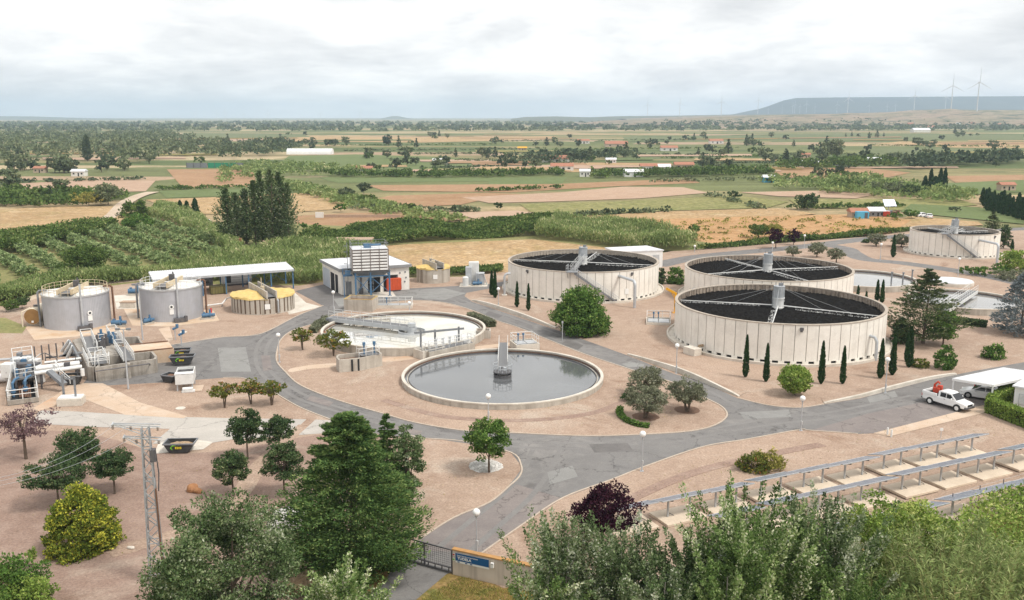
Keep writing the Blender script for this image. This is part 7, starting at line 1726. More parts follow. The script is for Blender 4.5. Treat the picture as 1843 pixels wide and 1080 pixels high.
hedge_box([(563, 600), (572, 590), (590, 579)], .9, .7, 'olive', 'low grey hedge curving along the left of the rear settling tank', wild=.6)
hedge_box([(1700, 581), (1742, 585), (1775, 589)], 1.0, .9, 'dark', 'low dark hedge in front of the right settling tank')
hedge_box(smooth_line([(1117, 737), (1115, 745), (1125, 757), (1145, 766), (1168, 770)], 3), .5, .35, 'green', 'low green arc of hedge round the left olive tree')

def thicket(poly, h, leafk, name, label, n, leaf=.6, asp=.3, seed=1, style='cane', kind='stuff', px=True, hvar=.35, z=-.2, tint=.5):
    """dense growth filling a ground polygon"""
    P_ = [G(*p) for p in poly] if px else [Vector((p[0], p[1], 0)) for p in poly]; rng = np.random.default_rng(seed)
    A = np.array([(p.x, p.y) for p in P_]); lo, hi = A.min(0), A.max(0); pts = np.zeros((0, 2))
    while len(pts) < n:
        q = rng.uniform(lo, hi, (n * 2, 2)); ins = np.zeros(len(q), bool); j = len(A) - 1
        for i in range(len(A)):
            xi, yi = A[i]; xj, yj = A[j]; c = ((yi > q[:, 1]) != (yj > q[:, 1])) & (q[:, 0] < (xj - xi) * (q[:, 1] - yi) / (yj - yi + 1e-12) + xi); ins ^= c; j = i
        pts = np.concatenate([pts, q[ins]])
    pts = pts[:n]
    hm = h * (1 - hvar + hvar * 1.6 * (.5 + .25 * np.sin(pts[:, 0] * .21 + 1.3 * np.sin(pts[:, 1] * .11)) + .25 * np.sin(pts[:, 1] * .27 + pts[:, 0] * .07)))
    if style == 'cane': t = rng.uniform(.15, 1, n) ** .6; D = np.stack([rng.normal(0, .5, n), rng.normal(0, .5, n), rng.uniform(.3, 1.3, n)], 1); sz = leaf
    else: t = rng.uniform(.2, 1, n) ** .5; D = rng.normal(size=(n, 3)) + np.array((0, 0, .3)); sz = leaf
    zz = z + hm * t * rng.uniform(.85, 1.12, n); P = np.concatenate([pts, zz[:, None]], 1)
    tt = tint + rng.normal(0, .23, n) + .18 * np.sin(pts[:, 0] * .5) * np.sin(pts[:, 1] * .37)
    o = np_obj(name, leaf_mesh(name, P, D, sz, asp, tt, LEAF[leafk], rng)); tag(o, label, kind=kind); return o
# cane thicket lower right: upright stalks with long blades
def cane(px, pb, pt, wpx, label, ns=60, leafk='cane', lpx=6.5):
    g, h, R, zc = sizes(px, pb, pt, wpx); _seed[0] += 1; rng = np.random.default_rng(_seed[0]); o = thing('cane_clump', label, 'cane', (g.x, g.y, 0), 0, 'giant cane clumps'); mb = MB(); P = []; D = []
    for k in range(ns):
        a = rng.uniform(0, 2 * PI); r = R * .55 * math.sqrt(rng.uniform()); b = np.array((r * math.cos(a), r * math.sin(a), 0)); ln = h * rng.uniform(.65, 1.0); out = rng.uniform(.1, .42); d = np.array((math.cos(a) * out, math.sin(a) * out, 1)); d /= np.linalg.norm(d)
        tip = b + d * ln; mb.tube([tuple(b), tuple(b + d * ln * .6), tuple(tip + np.array((d[0], d[1], 0)) * ln * .08)], [.025, .02, .008], 4, caps=False)
        m_ = 80
        for s in rng.uniform(.2, 1.02, m_) ** .8:
            q = rng.uniform(0, 2 * PI); dv_ = np.array((math.cos(q), math.sin(q), rng.uniform(.1, 1.1))); P.append(b + d * ln * s + dv_ * .22); D.append(dv_)
    P = np.array(P); D = np.array(D); leaf = lpx * zc / PXR; np_obj('leaves', leaf_mesh('leaves', P, D, leaf, .17, rng.normal(.55, .18, len(P)), LEAF[leafk], rng), o); mb.build('stalks', M('cane_stalk', (.34, .32, .14), (.26, .24, .10), 2, .8), o)
for a_ in ((1600, 1195, 1015, 150, 'giant cane clump at the bottom edge, left end of the thicket'), (1670, 1165, 955, 150, 'giant cane clump in the thicket below the bright bushy trees'), (1720, 1215, 985, 170, 'giant cane clump at the bottom edge, middle of the thicket'), (1790, 1160, 985, 150, 'giant cane clump in the thicket near the right edge'), (1840, 1215, 1010, 170, 'giant cane clump in the lower right corner'), (1740, 1100, 948, 120, 'giant cane clump farthest back in the thicket')): cane(*a_, ns=85)
thicket([(1690, 985), (1750, 940), (1843, 905), (1980, 880), (2100, 1000), (1980, 1150), (1800, 1150)], 2.0, 'lime', 'undergrowth', 'green undergrowth below the solar fence', 26000, .26, .5, 3, 'bush', z=-.1)
thicket([(560, 1130), (545, 1075), (620, 1060), (700, 1075), (700, 1130)], .8, 'poplar', 'undergrowth', 'low growth below the conifer', 3500, .2, .5, 13, 'bush', z=-.1)
thicket([(960, 1110), (1000, 1060), (1200, 1090), (1500, 1040), (1640, 1010), (1700, 1150), (1500, 1290), (1100, 1290)], 1.6, 'silver', 'undergrowth', 'grey green undergrowth beneath the poplars', 26000, .24, .5, 23, 'bush', z=-.1)
# grass tufts in the verge below the wall
thicket([(760, 1080), (830, 1040), (905, 1062), (1000, 1075), (980, 1140), (740, 1140)], .22, 'yellowish', 'grass', 'dry grass tufts below the entrance wall', 9000, .16, .2, 31, 'cane', z=-.02, hvar=.5)
# cane bands behind the plant
thicket([(255, 512), (300, 492), (420, 478), (520, 470), (596, 464), (600, 500), (560, 512), (400, 506)], 3.5, 'cane', 'cane_band', 'tall cane band behind the open shed', 42000, .85, .2, 41)
thicket([(-60, 540), (40, 515), (190, 497), (330, 486), (470, 472), (440, 480), (300, 492), (250, 505), (95, 523), (-40, 556)], 2.2, 'cane', 'cane_band', 'cane and grass between the orchard and the grey tanks', 28000, .8, .22, 42)
thicket([(960, 430), (1000, 404), (1100, 410), (1200, 430), (1256, 444), (1240, 452), (1130, 450), (1040, 436)], 3.9, 'cane', 'cane_band', 'tall reed band behind the staircase tank', 38000, .9, .22, 44)
thicket([(528, 436), (640, 410), (800, 407), (960, 394), (1010, 404), (980, 424), (820, 432), (690, 440), (560, 446)], 2.2, 'canedark', 'bramble_band', 'dark green bramble band behind the plant', 46000, .75, .5, 45, 'bush', hvar=.8)
thicket([(430, 464), (520, 452), (640, 446), (680, 452), (610, 470), (560, 476)], 3.0, 'cane', 'cane_band', 'cane beside the ruined brick hut', 11000, .85, .25, 46)
thicket([(690, 497), (740, 487), (905, 480), (905, 489), (760, 496)], 1.0, 'canedark', 'weed_strip', 'green weeds along the yard behind the small thickener', 3500, .7, .4, 47, 'bush')
thicket([(1240, 452), (1300, 442), (1400, 432), (1560, 420), (1640, 412), (1640, 416), (1560, 425), (1400, 438), (1300, 447)], 1.2, 'canedark', 'weed_strip', 'green weeds along the far yard edge', 5000, .9, .4, 48, 'bush')
thicket([(-40, 440), (60, 425), (200, 410), (215, 412), (160, 428), (60, 450), (-40, 470)], 3.2, 'canedark', 'bramble_band', 'dark bushes along the dry field at left', 16000, .75, .5, 49, 'bush')
thicket([(262, 398), (290, 375), (340, 385), (390, 422), (440, 456), (425, 466), (380, 438), (310, 402)], 3.2, 'cane', 'cane_band', 'cane belt running up beside the orchard', 26000, .85, .25, 50)

thicket([(520, 640), (600, 590), (900, 600), (1280, 740), (1100, 775), (760, 750), (560, 700)], .12, 'yellowish', 'weeds', 'sparse dry weeds on the island gravel', 500, .14, .35, 51, 'bush', z=.01)
thicket([(700, 800), (900, 830), (900, 870), (760, 950), (560, 1000), (100, 1000), (0, 900), (60, 800), (400, 830)], .12, 'yellowish', 'weeds', 'sparse dry weeds on the brown gravel', 700, .12, .35, 52, 'bush', z=.01)
thicket([(1120, 870), (1440, 790), (1800, 745), (1843, 780), (1500, 850), (1200, 960)], .12, 'yellowish', 'weeds', 'sparse dry weeds between road and solar field', 400, .12, .35, 53, 'bush', z=.01)
# ================================================================== farmland trees, woods, houses, hills
def proto_tree(shape, leafk, h, R, dist, label, cat='tree', name='farm_tree', group=None, z0=.15, lpx=2.2, trunk=True, seed=0, **kw):
    rng = np.random.default_rng(900 + seed); leaf = lpx * dist / PXR; asp = ASP.get(leafk, .6); o = thing(name, label, cat, (0, 0, 0), 0, group)
    f = {'round': c_round, 'cone': c_cone, 'column': c_column, 'shoots': c_shoots}[shape]; P, D, t, C = f(rng, R, z0 * h, h, leaf, asp=asp, **kw)
    np_obj('crown', leaf_mesh('crown', P, D, leaf, asp, t, LEAF[leafk], rng), o)
    if trunk: np_obj('trunk', trunk_mesh(h, h * .025, C, rng, bark, max(.3, z0 * h), 4, 1), o)
    return o
def in_poly(x, y, A):
    ins = False; j = len(A) - 1
    for i in range(len(A)):
        if (A[i][1] > y) != (A[j][1] > y) and x < (A[j][0] - A[i][0]) * (y - A[i][1]) / (A[j][1] - A[i][1] + 1e-12) + A[i][0]: ins = not ins
        j = i
    return ins
# orchard in rows
oa = [G(*p) for p in ((-40, 470), (40, 442), (130, 424), (200, 413), (300, 403), (372, 430), (420, 456), (395, 468), (330, 480), (200, 492), (60, 505), (-40, 520))]
pr = [proto_tree('round', 'orchard', 2.7, 1.5, 215, '', 'orchard tree', 'orchard_tree', 'orchard trees in rows', z0=.12, cover=6, seed=k, lpx=2.1, ctint=.46) for k in range(3)]
rng = random.Random(4); used = [False] * 3; first = G(300, 402); ang_o = R_(128); n_o = 0
lbl_o = ['pale grey green orchard tree standing in the planted rows left of the poplars', 'rounded olive green orchard tree standing in the planted rows left of the poplars', 'bushy olive green orchard tree standing in the planted rows left of the poplars']
for i in range(-60, 61):
    for j in range(-30, 31):
        x = first.x + (i * 3.0) * math.cos(ang_o) - (j * 6.4) * math.sin(ang_o); y = first.y + (i * 3.0) * math.sin(ang_o) + (j * 6.4) * math.cos(ang_o) - 40
        if not in_poly(x, y, [(p.x, p.y) for p in oa]): continue
        x += rng.uniform(-.5, .5); y += rng.uniform(-.5, .5); k = rng.randrange(3); s_ = rng.uniform(.8, 1.15)
        if not used[k]: used[k] = True; o = pr[k]; o.location = (x, y, -.2); o['label'] = lbl_o[k]
        else: dup(pr[k], None, (x, y, -.2), rng.uniform(0, 6), s_, label=lbl_o[k])
        n_o += 1
assert n_o < 300, n_o
# single trees in the middle distance: shape, leaf, px, base, top, width, label
for a_ in (('round', 'canedark', 245, 400, 358, 52, 'large green bush at the upper corner of the orchard'), ('round', 'green', 250, 414, 383, 62, 'wide dark bush just above the orchard rows'), ('round', 'canedark', 155, 500, 440, 90, 'broad green tree in front of the orchard at left'), ('round', 'dark', 90, 420, 405, 44, 'low dark tree on the edge of the dry field at left'),
           ('round', 'wood', 195, 368, 328, 50, 'grey green tree beside the dirt track above the dry field'), ('round', 'yellowish', 160, 369, 345, 60, 'yellowish shrub mass beside the dirt track at left'), ('round', 'wood', 112, 350, 318, 32, 'single tree in the pale plot at far left'), ('round', 'dark', 40, 556, 531, 26, 'dark bush behind the tan horizontal tank'), ('round', 'canedark', 20, 560, 538, 36, 'green bush left of the tan horizontal tank'),
           ('round', 'farm', 655, 349, 327, 26, 'dark round tree right of two by the ditch in the middle fields'), ('round', 'farm', 624, 356, 337, 32, 'dark round tree left of two by the ditch in the middle fields'), ('round', 'canedark', 660, 364, 349, 40, 'green bush below the two ditch trees'), ('round', 'green', 613, 380, 365, 22, 'small round tree alone in the dry field'),
           ('round', 'canedark', 737, 379, 365, 26, 'green bush along the ditch, farther right'), ('round', 'green', 547, 412, 400, 18, 'small bush left of two above the bramble band'), ('round', 'green', 570, 413, 401, 16, 'small bush right of two above the bramble band'), ('round', 'dark', 897, 376, 363, 20, 'dark bush at the end of the brown plot'),
           ('round', 'farm', 699, 262, 241, 18, 'tall isolated tree in the far green fields'), ('round', 'dark', 1453, 376, 346, 44, 'broad dark tree near the coloured shack'), ('round', 'dark', 1320, 356, 343, 34, 'dark bush at the end of the pale bare field'), ('round', 'green', 1250, 420, 404, 24, 'green bush alone in the reddish scrub'), ('round', 'canedark', 1365, 428, 401, 36, 'green bush left of two in front of the scrub field'), ('round', 'yellowish', 1393, 427, 403, 44, 'yellowish bush right of two in front of the scrub field'),
           ('round', 'wood', 1502, 286, 249, 36, 'tall pale green tree beside white farm houses'), ('round', 'wood', 1480, 290, 262, 30, 'round tree left of the tall pale green tree'), ('round', 'farm', 1560, 272, 262, 12, 'small dark tree in the far right fields'), ('column', 'farm', 158, 290, 243, 20, 'dark columnar tree rising out of the far wood'), ('round', 'wood', 790, 300, 286, 34, 'dark tree beside the small white building in the green field'), ('round', 'farm', 1720, 380, 372, 30, 'low shrub near the right green field'),
           ('round', 'canedark', 1520, 338, 322, 60, 'pale green bush mass in the right middle fields'), ('round', 'wood', 1600, 348, 326, 66, 'dark green bush mass in the right middle fields'), ('round', 'dark', 1640, 352, 330, 40, 'dark bush left of the tall cypress group'), ('round', 'olive', 1555, 332, 322, 60, 'grey shrub mass above the coloured shack'), ('round', 'green', 1640, 392, 376, 30, 'bush beside the junk yard at right'), ('round', 'green', 1610, 394, 382, 30, 'bush right of the coloured shack')):
    tree(a_[0], a_[1], *a_[2:], z0=.08, cover=6, lpx=2.1)
for i, (x, b_, t_, w_) in enumerate(((325, 386, 361, 10), (337, 386, 362, 12), (352, 388, 357, 13))): tree('column', 'cypress', x, b_, t_, w_ * 1.3, ['dark cypress left of three in the far plot', 'dark cypress middle of three in the far plot', 'dark cypress right of three in the far plot'][i], 'cypress', z0=.02, cover=7, lpx=2, group='cypresses in the far plot')
for i, (x, b_, t_, w_) in enumerate(((1664, 342, 317, 10), (1674, 340, 304, 9), (1691, 342, 303, 10), (1699, 342, 302, 9), (1682, 344, 318, 22))): tree('column', 'cypress', x, b_, t_, w_ * 1.3, '%s cypress from the left in the tall dark group on the right' % ORD[i], 'cypress', z0=.02, cover=7, lpx=2, group='cypress group on the right')
# lombardy poplars
for i, (x, b_, t_, w_) in enumerate(((411, 440, 337, 42), (428, 441, 345, 40), (444, 439, 338, 40), (461, 441, 322, 40), (473, 440, 303, 36), (491, 441, 300, 40), (507, 440, 306, 40), (521, 441, 326, 38))):
    tree('cone', 'silver', x, b_, t_, w_ * 1.0, '%s tall poplar from the left in the group of eight behind the shed' % ORD[i], 'poplar', z0=.03, p=.7, droop=-.5, ragged=.38, cover=7, lpx=2.0, group='tall poplars behind the shed')
# nursery conifers along the right edge
np_ = proto_tree('column', 'cypress', 5.2, 1.1, 330, '', 'conifer', 'nursery_conifer', 'nursery conifers at the right edge', z0=.02, cover=7, seed=11, lpx=2)
k = 0
for r in range(3):
    for i in range(14):
        x, y = 1768 + i * 9 + r * 5 + (i % 3), 364 + i * 2.4 + r * 7; g = G(x, y); lb = 'slim dark conifer standing in the close rows of the nursery at the right edge'
        if k == 0: np_.location = (g.x, g.y, -.2); np_['label'] = lb
        else: dup(np_, None, (g.x, g.y, -.2), k * 1.3, .8 + .4 * ((k * 37) % 10) / 10, label=lb)
        k += 1
# scattered trees across the plain (copies)
kinds = [('round', 'farm', 7, 3.8, 'rounded dark tree standing among the far fields'), ('round', 'wood', 8.5, 4.4, 'broad grey green tree standing among the far fields'), ('cone', 'farm', 10, 2.8, 'pointed dark tree standing among the far fields'), ('round', 'canedark', 4.5, 4.2, 'low bright green bush standing among the far fields')]
protos = []
for i, (s_, l_, h, R, lb) in enumerate(kinds): protos.append(proto_tree(s_, l_, h, R, 800, lb, 'tree', 'farm_tree', 'trees scattered over the far fields', z0=.08, cover=4.5, seed=20 + i, lpx=1.8))
rng = random.Random(77); usedp = [False] * 4
CL = [(780, 297, 70, 5), (860, 282, 60, 4), (1000, 262, 70, 6), (990, 285, 60, 6), (1060, 290, 50, 5), (1100, 283, 60, 5), (1240, 252, 60, 6), (1300, 275, 60, 6), (1360, 262, 60, 5), (1410, 290, 60, 6), (1480, 270, 50, 6), (1560, 290, 60, 5), (1640, 295, 70, 7), (1700, 290, 60, 7), (1760, 292, 50, 5), (700, 285, 80, 5), (620, 262, 80, 4), (560, 258, 60, 5), (470, 268, 50, 6), (420, 262, 40, 6), (300, 275, 60, 5), (210, 305, 60, 5), (120, 310, 60, 6), (40, 305, 50, 6), (1180, 262, 70, 4), (930, 300, 80, 3), (1290, 300, 70, 4), (680, 305, 60, 3), (1720, 245, 60, 5), (1560, 246, 80, 5), (1660, 262, 60, 3), (880, 258, 60, 3), (770, 250, 70, 3), (30, 345, 50, 4), (90, 362, 40, 3), (1500, 320, 60, 4)]
spots = []
for cx, cy, w_, n in CL:
    for _ in range(n + 1): spots.append((cx + rng.gauss(0, w_ * .35), cy + rng.gauss(0, 1.6)))
for _ in range(62): spots.append((rng.uniform(-20, 1860), 243 + 60 * rng.random() ** 1.3))
for x, y in spots:
    g = G(x, max(y, 240)); k = rng.choices((0, 1, 2, 3), (5, 4, 2, 3))[0]; s_ = rng.uniform(.6, 1.25)
    if g.y > 1500: s_ *= 1.2
    if not usedp[k]: usedp[k] = True; protos[k].location = (g.x, g.y, -.4); protos[k].scale = (s_,) * 3
    else: dup(protos[k], None, (g.x, g.y, -.4), rng.uniform(0, 6), (s_ * rng.uniform(.85, 1.2), s_ * rng.uniform(.85, 1.2), s_), label=kinds[k][4])

def wood(name, label, poly, n, h, r, leaf, per, leafk, seed, px=True, z=-.4, tint=.48, zf=None):
    """a far wood that reads as one mass: many crowns of leaf clumps in one object"""
    A = [G(*p) if px else Vector((p[0], p[1], 0)) for p in poly]; A = [(p.x, p.y) for p in A]; rng = np.random.default_rng(seed); lo = np.min(A, 0); hi = np.max(A, 0); C = []
    while len(C) < n:
        q = rng.uniform(lo, hi)
        if in_poly(q[0], q[1], A): C.append(q)
    C = np.array(C); hh = h * rng.uniform(.55, 1.25, n); rr = r * rng.uniform(.7, 1.3, n); i = np.repeat(np.arange(n), per); q = unit(rng.normal(size=(n * per, 3))); q[:, 2] = np.abs(q[:, 2]) * 1.3 - .35
    k = rng.uniform(.55, 1.05, n * per)[:, None]; P = np.concatenate([C[i], np.zeros((n * per, 1))], 1) + q * k * np.stack([rr[i], rr[i], hh[i] * .5], 1); P[:, 2] += hh[i] * .52 + z
    if zf is not None: P[:, 2] += zf(C[i][:, 0], C[i][:, 1])
    t = rng.normal(0, .15, n)[i] + rng.normal(0, .12, n * per) + tint; o = np_obj(name, leaf_mesh(name, P, q + rng.normal(size=q.shape) * .6, leaf, .7, t, LEAF[leafk], rng)); tag(o, label, kind='stuff'); return o
wood('riverside_wood', 'grey green riverside wood at far left', [(-80, 318), (-80, 250), (60, 243), (300, 241), (395, 262), (420, 290), (330, 291), (250, 300), (200, 296), (120, 290), (0, 296)], 800, 9.5, 5, 2.4, 36, 'wood', 61)
wood('dark_grove', 'dark grove beyond the green net at left', [(390, 268), (470, 262), (545, 262), (530, 272), (470, 284), (400, 290)], 130, 9, 4, 2.2, 34, 'farm', 62)
wood('hedgerow', 'tall dark hedge across the far fields', [(575, 312), (760, 313), (1010, 309), (1010, 316), (800, 320), (590, 318)], 260, 3.2, 2.3, 1.2, 30, 'canedark', 63)
wood('hedgerow', 'tall green hedge across the far fields at right', [(1060, 314), (1200, 311), (1380, 306), (1392, 313), (1240, 318), (1070, 320)], 260, 3.8, 2.5, 1.3, 30, 'canedark', 64)
wood('scrub_belt', 'pale green scrub along the ditch in the middle fields', [(500, 328), (560, 336), (610, 350), (680, 366), (760, 384), (830, 396), (790, 402), (700, 388), (620, 370), (560, 352), (490, 336)], 210, 2.6, 2.6, 1.0, 36, 'cane', 65)
wood('scrub_belt', 'pale green scrub left of the green field', [(395, 300), (470, 292), (560, 296), (640, 303), (690, 312), (600, 316), (520, 314), (430, 322), (400, 330)], 200, 3.0, 3.2, 1.2, 34, 'cane', 66)
wood('scrub_belt', 'mixed bushes in the right middle fields', [(1370, 322), (1460, 326), (1560, 318), (1640, 338), (1760, 352), (1720, 366), (1620, 360), (1520, 350), (1400, 340)], 200, 3.8, 3.6, 1.3, 36, 'cane', 67)
wood('tree_belt', 'trees along the far right lane', [(1610, 300), (1700, 292), (1830, 286), (1843, 294), (1740, 300), (1640, 306)], 130, 8, 4, 2.2, 32, 'farm', 68)
wood('tree_belt', 'orchard and bushes round the far houses', [(1390, 300), (1520, 292), (1620, 290), (1640, 298), (1500, 304), (1400, 306)], 120, 5, 3.6, 2, 30, 'canedark', 69)
wood('tree_belt', 'tree belt in the middle of the plain', [(900, 290), (1000, 282), (1140, 280), (1150, 284), (1020, 292), (920, 298)], 90, 6, 4, 2, 30, 'farm', 70)
wood('garden_bushes', 'bushes of the kitchen gardens at far left', [(-60, 372), (0, 350), (110, 346), (230, 352), (200, 368), (100, 372)], 170, 3.6, 3.2, 1.2, 36, 'canedark', 71)
# the belt of trees along the river, one to four kilometres out
for i, (y0, y1, n, lk, lb) in enumerate(((1800, 2050, 480, 'wood', 'dark tree belt across the plain, nearest row'), (2150, 2700, 700, 'wood', 'tree belt across the plain behind the nearest row'), (2900, 4200, 1100, 'wood', 'blue grey tree belt near the horizon'))):
    w0 = y1 * .64; wood('far_tree_belt', lb, [(-w0, y0), (w0 * .75, y0 + 120), (w0, y0 + 350), (w0, y1 + 300), (0, y1), (-w0, y1)], n, 9, 9, 5.5 + i * 2, 22, lk, 80 + i, px=False, tint=.42)

wood('scrub_tufts', 'dark tufts scattered in the reddish scrub field', [(1060, 404), (1400, 390), (1620, 392), (1600, 416), (1300, 436), (1120, 420)], 170, 1.0, 1.2, .55, 14, 'yellowish', 72)
for i, (x0, y0, x1, y1) in enumerate(((520, 262, 900, 259), (610, 271, 980, 267), (700, 277, 1000, 274), (1000, 269, 1330, 266), (1040, 276, 1300, 278), (820, 287, 1060, 292), (1180, 285, 1420, 280), (1250, 294, 1400, 292), (1420, 276, 1760, 280), (1560, 261, 1843, 264), (900, 253, 1250, 251), (1180, 325, 1420, 321), (860, 343, 1010, 337), (940, 392, 1200, 379), (1280, 350, 1380, 375), (1420, 374, 1620, 370), (760, 302, 900, 299), (300, 255, 520, 252), (280, 340, 540, 334), (0, 328, 260, 321), (640, 374, 860, 378))):
    n_ = max(14, int((x1 - x0) / 4)); dy = 1.1 + (i % 3) * .5
    wood('hedgerow', 'thin hedgerow of bushes along a plot edge in the plain', [(x0, y0), (x1, y1), (x1 - 6, y1 + dy), (x0 - 6, y0 + dy)], n_, 1.7, 2.0, 1.1, 14, ('canedark', 'farm', 'wood')[i % 3], 200 + i)
# hills
def ridge(name, dist, prof, depth, m, amp=.08, seed=1, front=None):
    """a real hill: crest profile in photo pixels at a distance, sloping down to the front and the back"""
    rng = np.random.default_rng(seed); xs = np.arange(prof[0][0], prof[-1][0] + 1, max(3, (prof[-1][0] - prof[0][0]) / 160)); ys = np.interp(xs, [p[0] for p in prof], [p[1] for p in prof]); front = front or depth
    rows = 13; V = []; F = []
    for j in range(rows):
        t = j / (rows - 1) * 2 - 1; yy = dist + (t * front if t < 0 else t * depth); k = (1 - abs(t)) ** .8 if abs(t) > .05 else 1
        for i, (x, y) in enumerate(zip(xs, ys)):
            c = P3(x, y, dist); h = max(c.z + .5, 0) * k * (1 + (amp * math.sin(i * .55 + j * 1.7 + seed) + amp * math.sin(i * .21 - j)) * (1 if abs(t) > .05 else 0)); V.append((c.x * (yy / dist) ** .3, yy, h - .5))
    n = len(xs)
    for j in range(rows - 1):
        for i in range(n - 1): q = j * n + i; F.append((q, q + 1, q + n + 1, q + n))
    mb = MB(); mb.v = V; mb.f = F; o = mb.build(name, m); tag(o, kind='structure'); return o
hill_dry = M_ground('dry_hill_mat', [(.30, .215, .155), (.22, .19, .11), (.36, .27, .20)], (.004, .03), (.25, .06), patch=((.07, .085, .045), .9, .014, .5), patch2=((.40, .34, .27), .6, .05, .62), bump=0)
hill_green = M_ground('wooded_hill_mat', [(.085, .10, .055), (.11, .115, .065), (.16, .14, .09)], (.004, .03), (.3, .05), bump=0)
mesa_mat = M_ground('mesa_mat', [(.055, .07, .06), (.045, .06, .055), (.075, .085, .07)], (.001, .006), (.1, .02), bump=0)
ridge('hills', 7800, [(1290, 212), (1335, 203), (1372, 195), (1410, 181), (1432, 176.5), (1500, 175.5), (1620, 174.5), (1760, 173.5), (1900, 173), (2100, 175), (2250, 205)], 1800, mesa_mat, .03, 2, 900)
ridge('hills', 6000, [(920, 214), (945, 210.5), (1000, 209.5), (1060, 211), (1120, 209), (1200, 208.5), (1330, 206), (1480, 206), (1600, 207), (1700, 212)], 900, hill_green, .05, 3)
ridge('hills', 9500, [(670, 217), (690, 212.5), (706, 209), (716, 209), (732, 212), (760, 217)], 500, hill_green, .05, 4)
ridge('hills', 9000, [(-120, 208), (0, 209), (60, 209.5), (130, 212), (230, 214), (340, 216), (420, 218)], 1200, hill_green, .05, 5)
def hz_f(x, y): return np.clip((y - 2350) / 900, 0, 1) ** 1.2 * 22 * np.clip((x - 250) / 700, 0, 1)
ridge('hills', 3300, [(1000, 224), (1100, 217), (1230, 213), (1380, 207), (1500, 205), (1600, 202), (1640, 198.5), (1700, 197), (1760, 198), (1843, 198), (2000, 196), (2200, 205)], 900, hill_dry, .10, 6, 950)
ridge('hills', 4800, [(1120, 214), (1250, 209), (1400, 206.5), (1560, 204.5), (1700, 202), (1900, 203), (2050, 212)], 800, hill_dry, .06, 7)
wood('hill_woods', 'scattered trees on the dry rise at far right', [(300, 2350), (900, 2250), (1700, 2300), (2000, 2700), (2000, 3200), (1200, 3200), (500, 3000)], 640, 9, 7, 6, 14, 'wood', 95, px=False, zf=lambda x, y: np.clip((y - 2350) / 950, 0, 1) ** .8 * (12 + 12 * np.clip((x - 300) / 1000, 0, 1)))

# houses
def house(px, py, wpx, hm, m, roof, label, rz=0.0, depth=None, name='farm_house', win=True):
    g = G(px, py); W = wpx * (g.y * _c + H_ * _s) / F_; D = depth or max(4, W * .55); o = thing(name, label, 'house', (g.x, g.y + D / 2, -.4), rz)
    hm *= .75; MB().box((0, 0, hm / 2), (W, D, hm)).build('wall', m, o, smooth=False)
    mb = MB(); e = .35; r = D * .2 + .3; mb.add([(-W / 2 - e, -D / 2 - e, hm - .05), (W / 2 + e, -D / 2 - e, hm - .05), (W / 2 + e, D / 2 + e, hm - .05), (-W / 2 - e, D / 2 + e, hm - .05), (-W / 2 - e, 0, hm + r), (W / 2 + e, 0, hm + r)], [(0, 1, 5, 4), (2, 3, 4, 5), (0, 4, 3), (1, 2, 5), (3, 2, 1, 0)]); mb.build('roof', roof, o, smooth=False)
    if win:
        for t in (-.3, .3): MB().box((W * t, -D / 2 - .02, hm * .55), (min(1.6, W * .12), .1, hm * .32)).build('window', dark_hole, o)
        MB().box((W * .05, -D / 2 - .02, hm * .36), (min(1.6, W * .1), .1, hm * .7)).build('door', dark_hole, o)
    return o
for i, a_ in enumerate(((792, 295, 26, 4, house_white, roof_sheet, 'small white building beside a dark tree in the green field'), (655, 308, 28, 3, house_white, tile_red, 'low farm house with a red roof by the scrub left of the green field'), (1000, 291, 50, 3.5, house_white, tile_red, 'long white farm house with a red roof in the middle plain'), (1012, 306, 40, 4, house_white, tile_red, 'white farm house with a broad tiled roof in front of the long one'),
        (1053, 317, 18, 4.5, house_white, roof_sheet, 'small white box building left of the white sheds'), (1141, 317, 34, 4, plastic_white, plastic_white, 'bright white shed in the middle plain'), (1168, 306, 30, 4, house_white, tile_red, 'white house with a tiled roof behind the bright white shed'), (1190, 306, 34, 3.5, house_white, roof_sheet, 'low white building right of the tiled white house'), (1100, 293, 18, 4, house_white, roof_sheet, 'tiny white building among trees in the middle plain'),
        (1232, 303, 34, 4, house_tan, tile_red, 'tan farm house with a tiled roof right of the white ones'), (1460, 299, 30, 4, house_white, roof_sheet, 'white farm shed left of three on the right plain'), (1520, 297, 26, 4.5, plastic_white, roof_sheet, 'white farm shed middle of three on the right plain'), (1570, 294, 34, 4, house_tan, roof_sheet, 'long farm shed right of three on the right plain'), (1450, 285, 18, 5, house_tan, tile_red, 'tan house among trees on the right plain'),
        (1815, 342, 26, 4, house_tan, tile_red, 'small tan house near the nursery at the right'), (1110, 264, 40, 5, house_tan, tile_red, 'far tan farm buildings in the centre of the plain'), (1205, 271, 30, 4.5, house_white, tile_red, 'far white house in the centre right of the plain'), (1050, 258, 22, 5, house_white, tile_red, 'distant white house among dark trees'), (940, 270, 16, 3.5, house_tan, yellow_paint, 'tiny yellow roofed shed in the plain'),
        (140, 316, 24, 4, house_white, roof_sheet, 'small white house beside the far wood'), (70, 310, 20, 4, house_tan, tile_red, 'small tan house at the edge of the far wood'), (1290, 258, 24, 5, house_white, tile_red, 'distant white farm house right of the centre'))):
    house(*a_[:3], a_[3] * .85, *a_[4:])
house(1388, 327, 26, 3.2, house_blue, roof_sheet, 'low blue and white shed in the allotments')
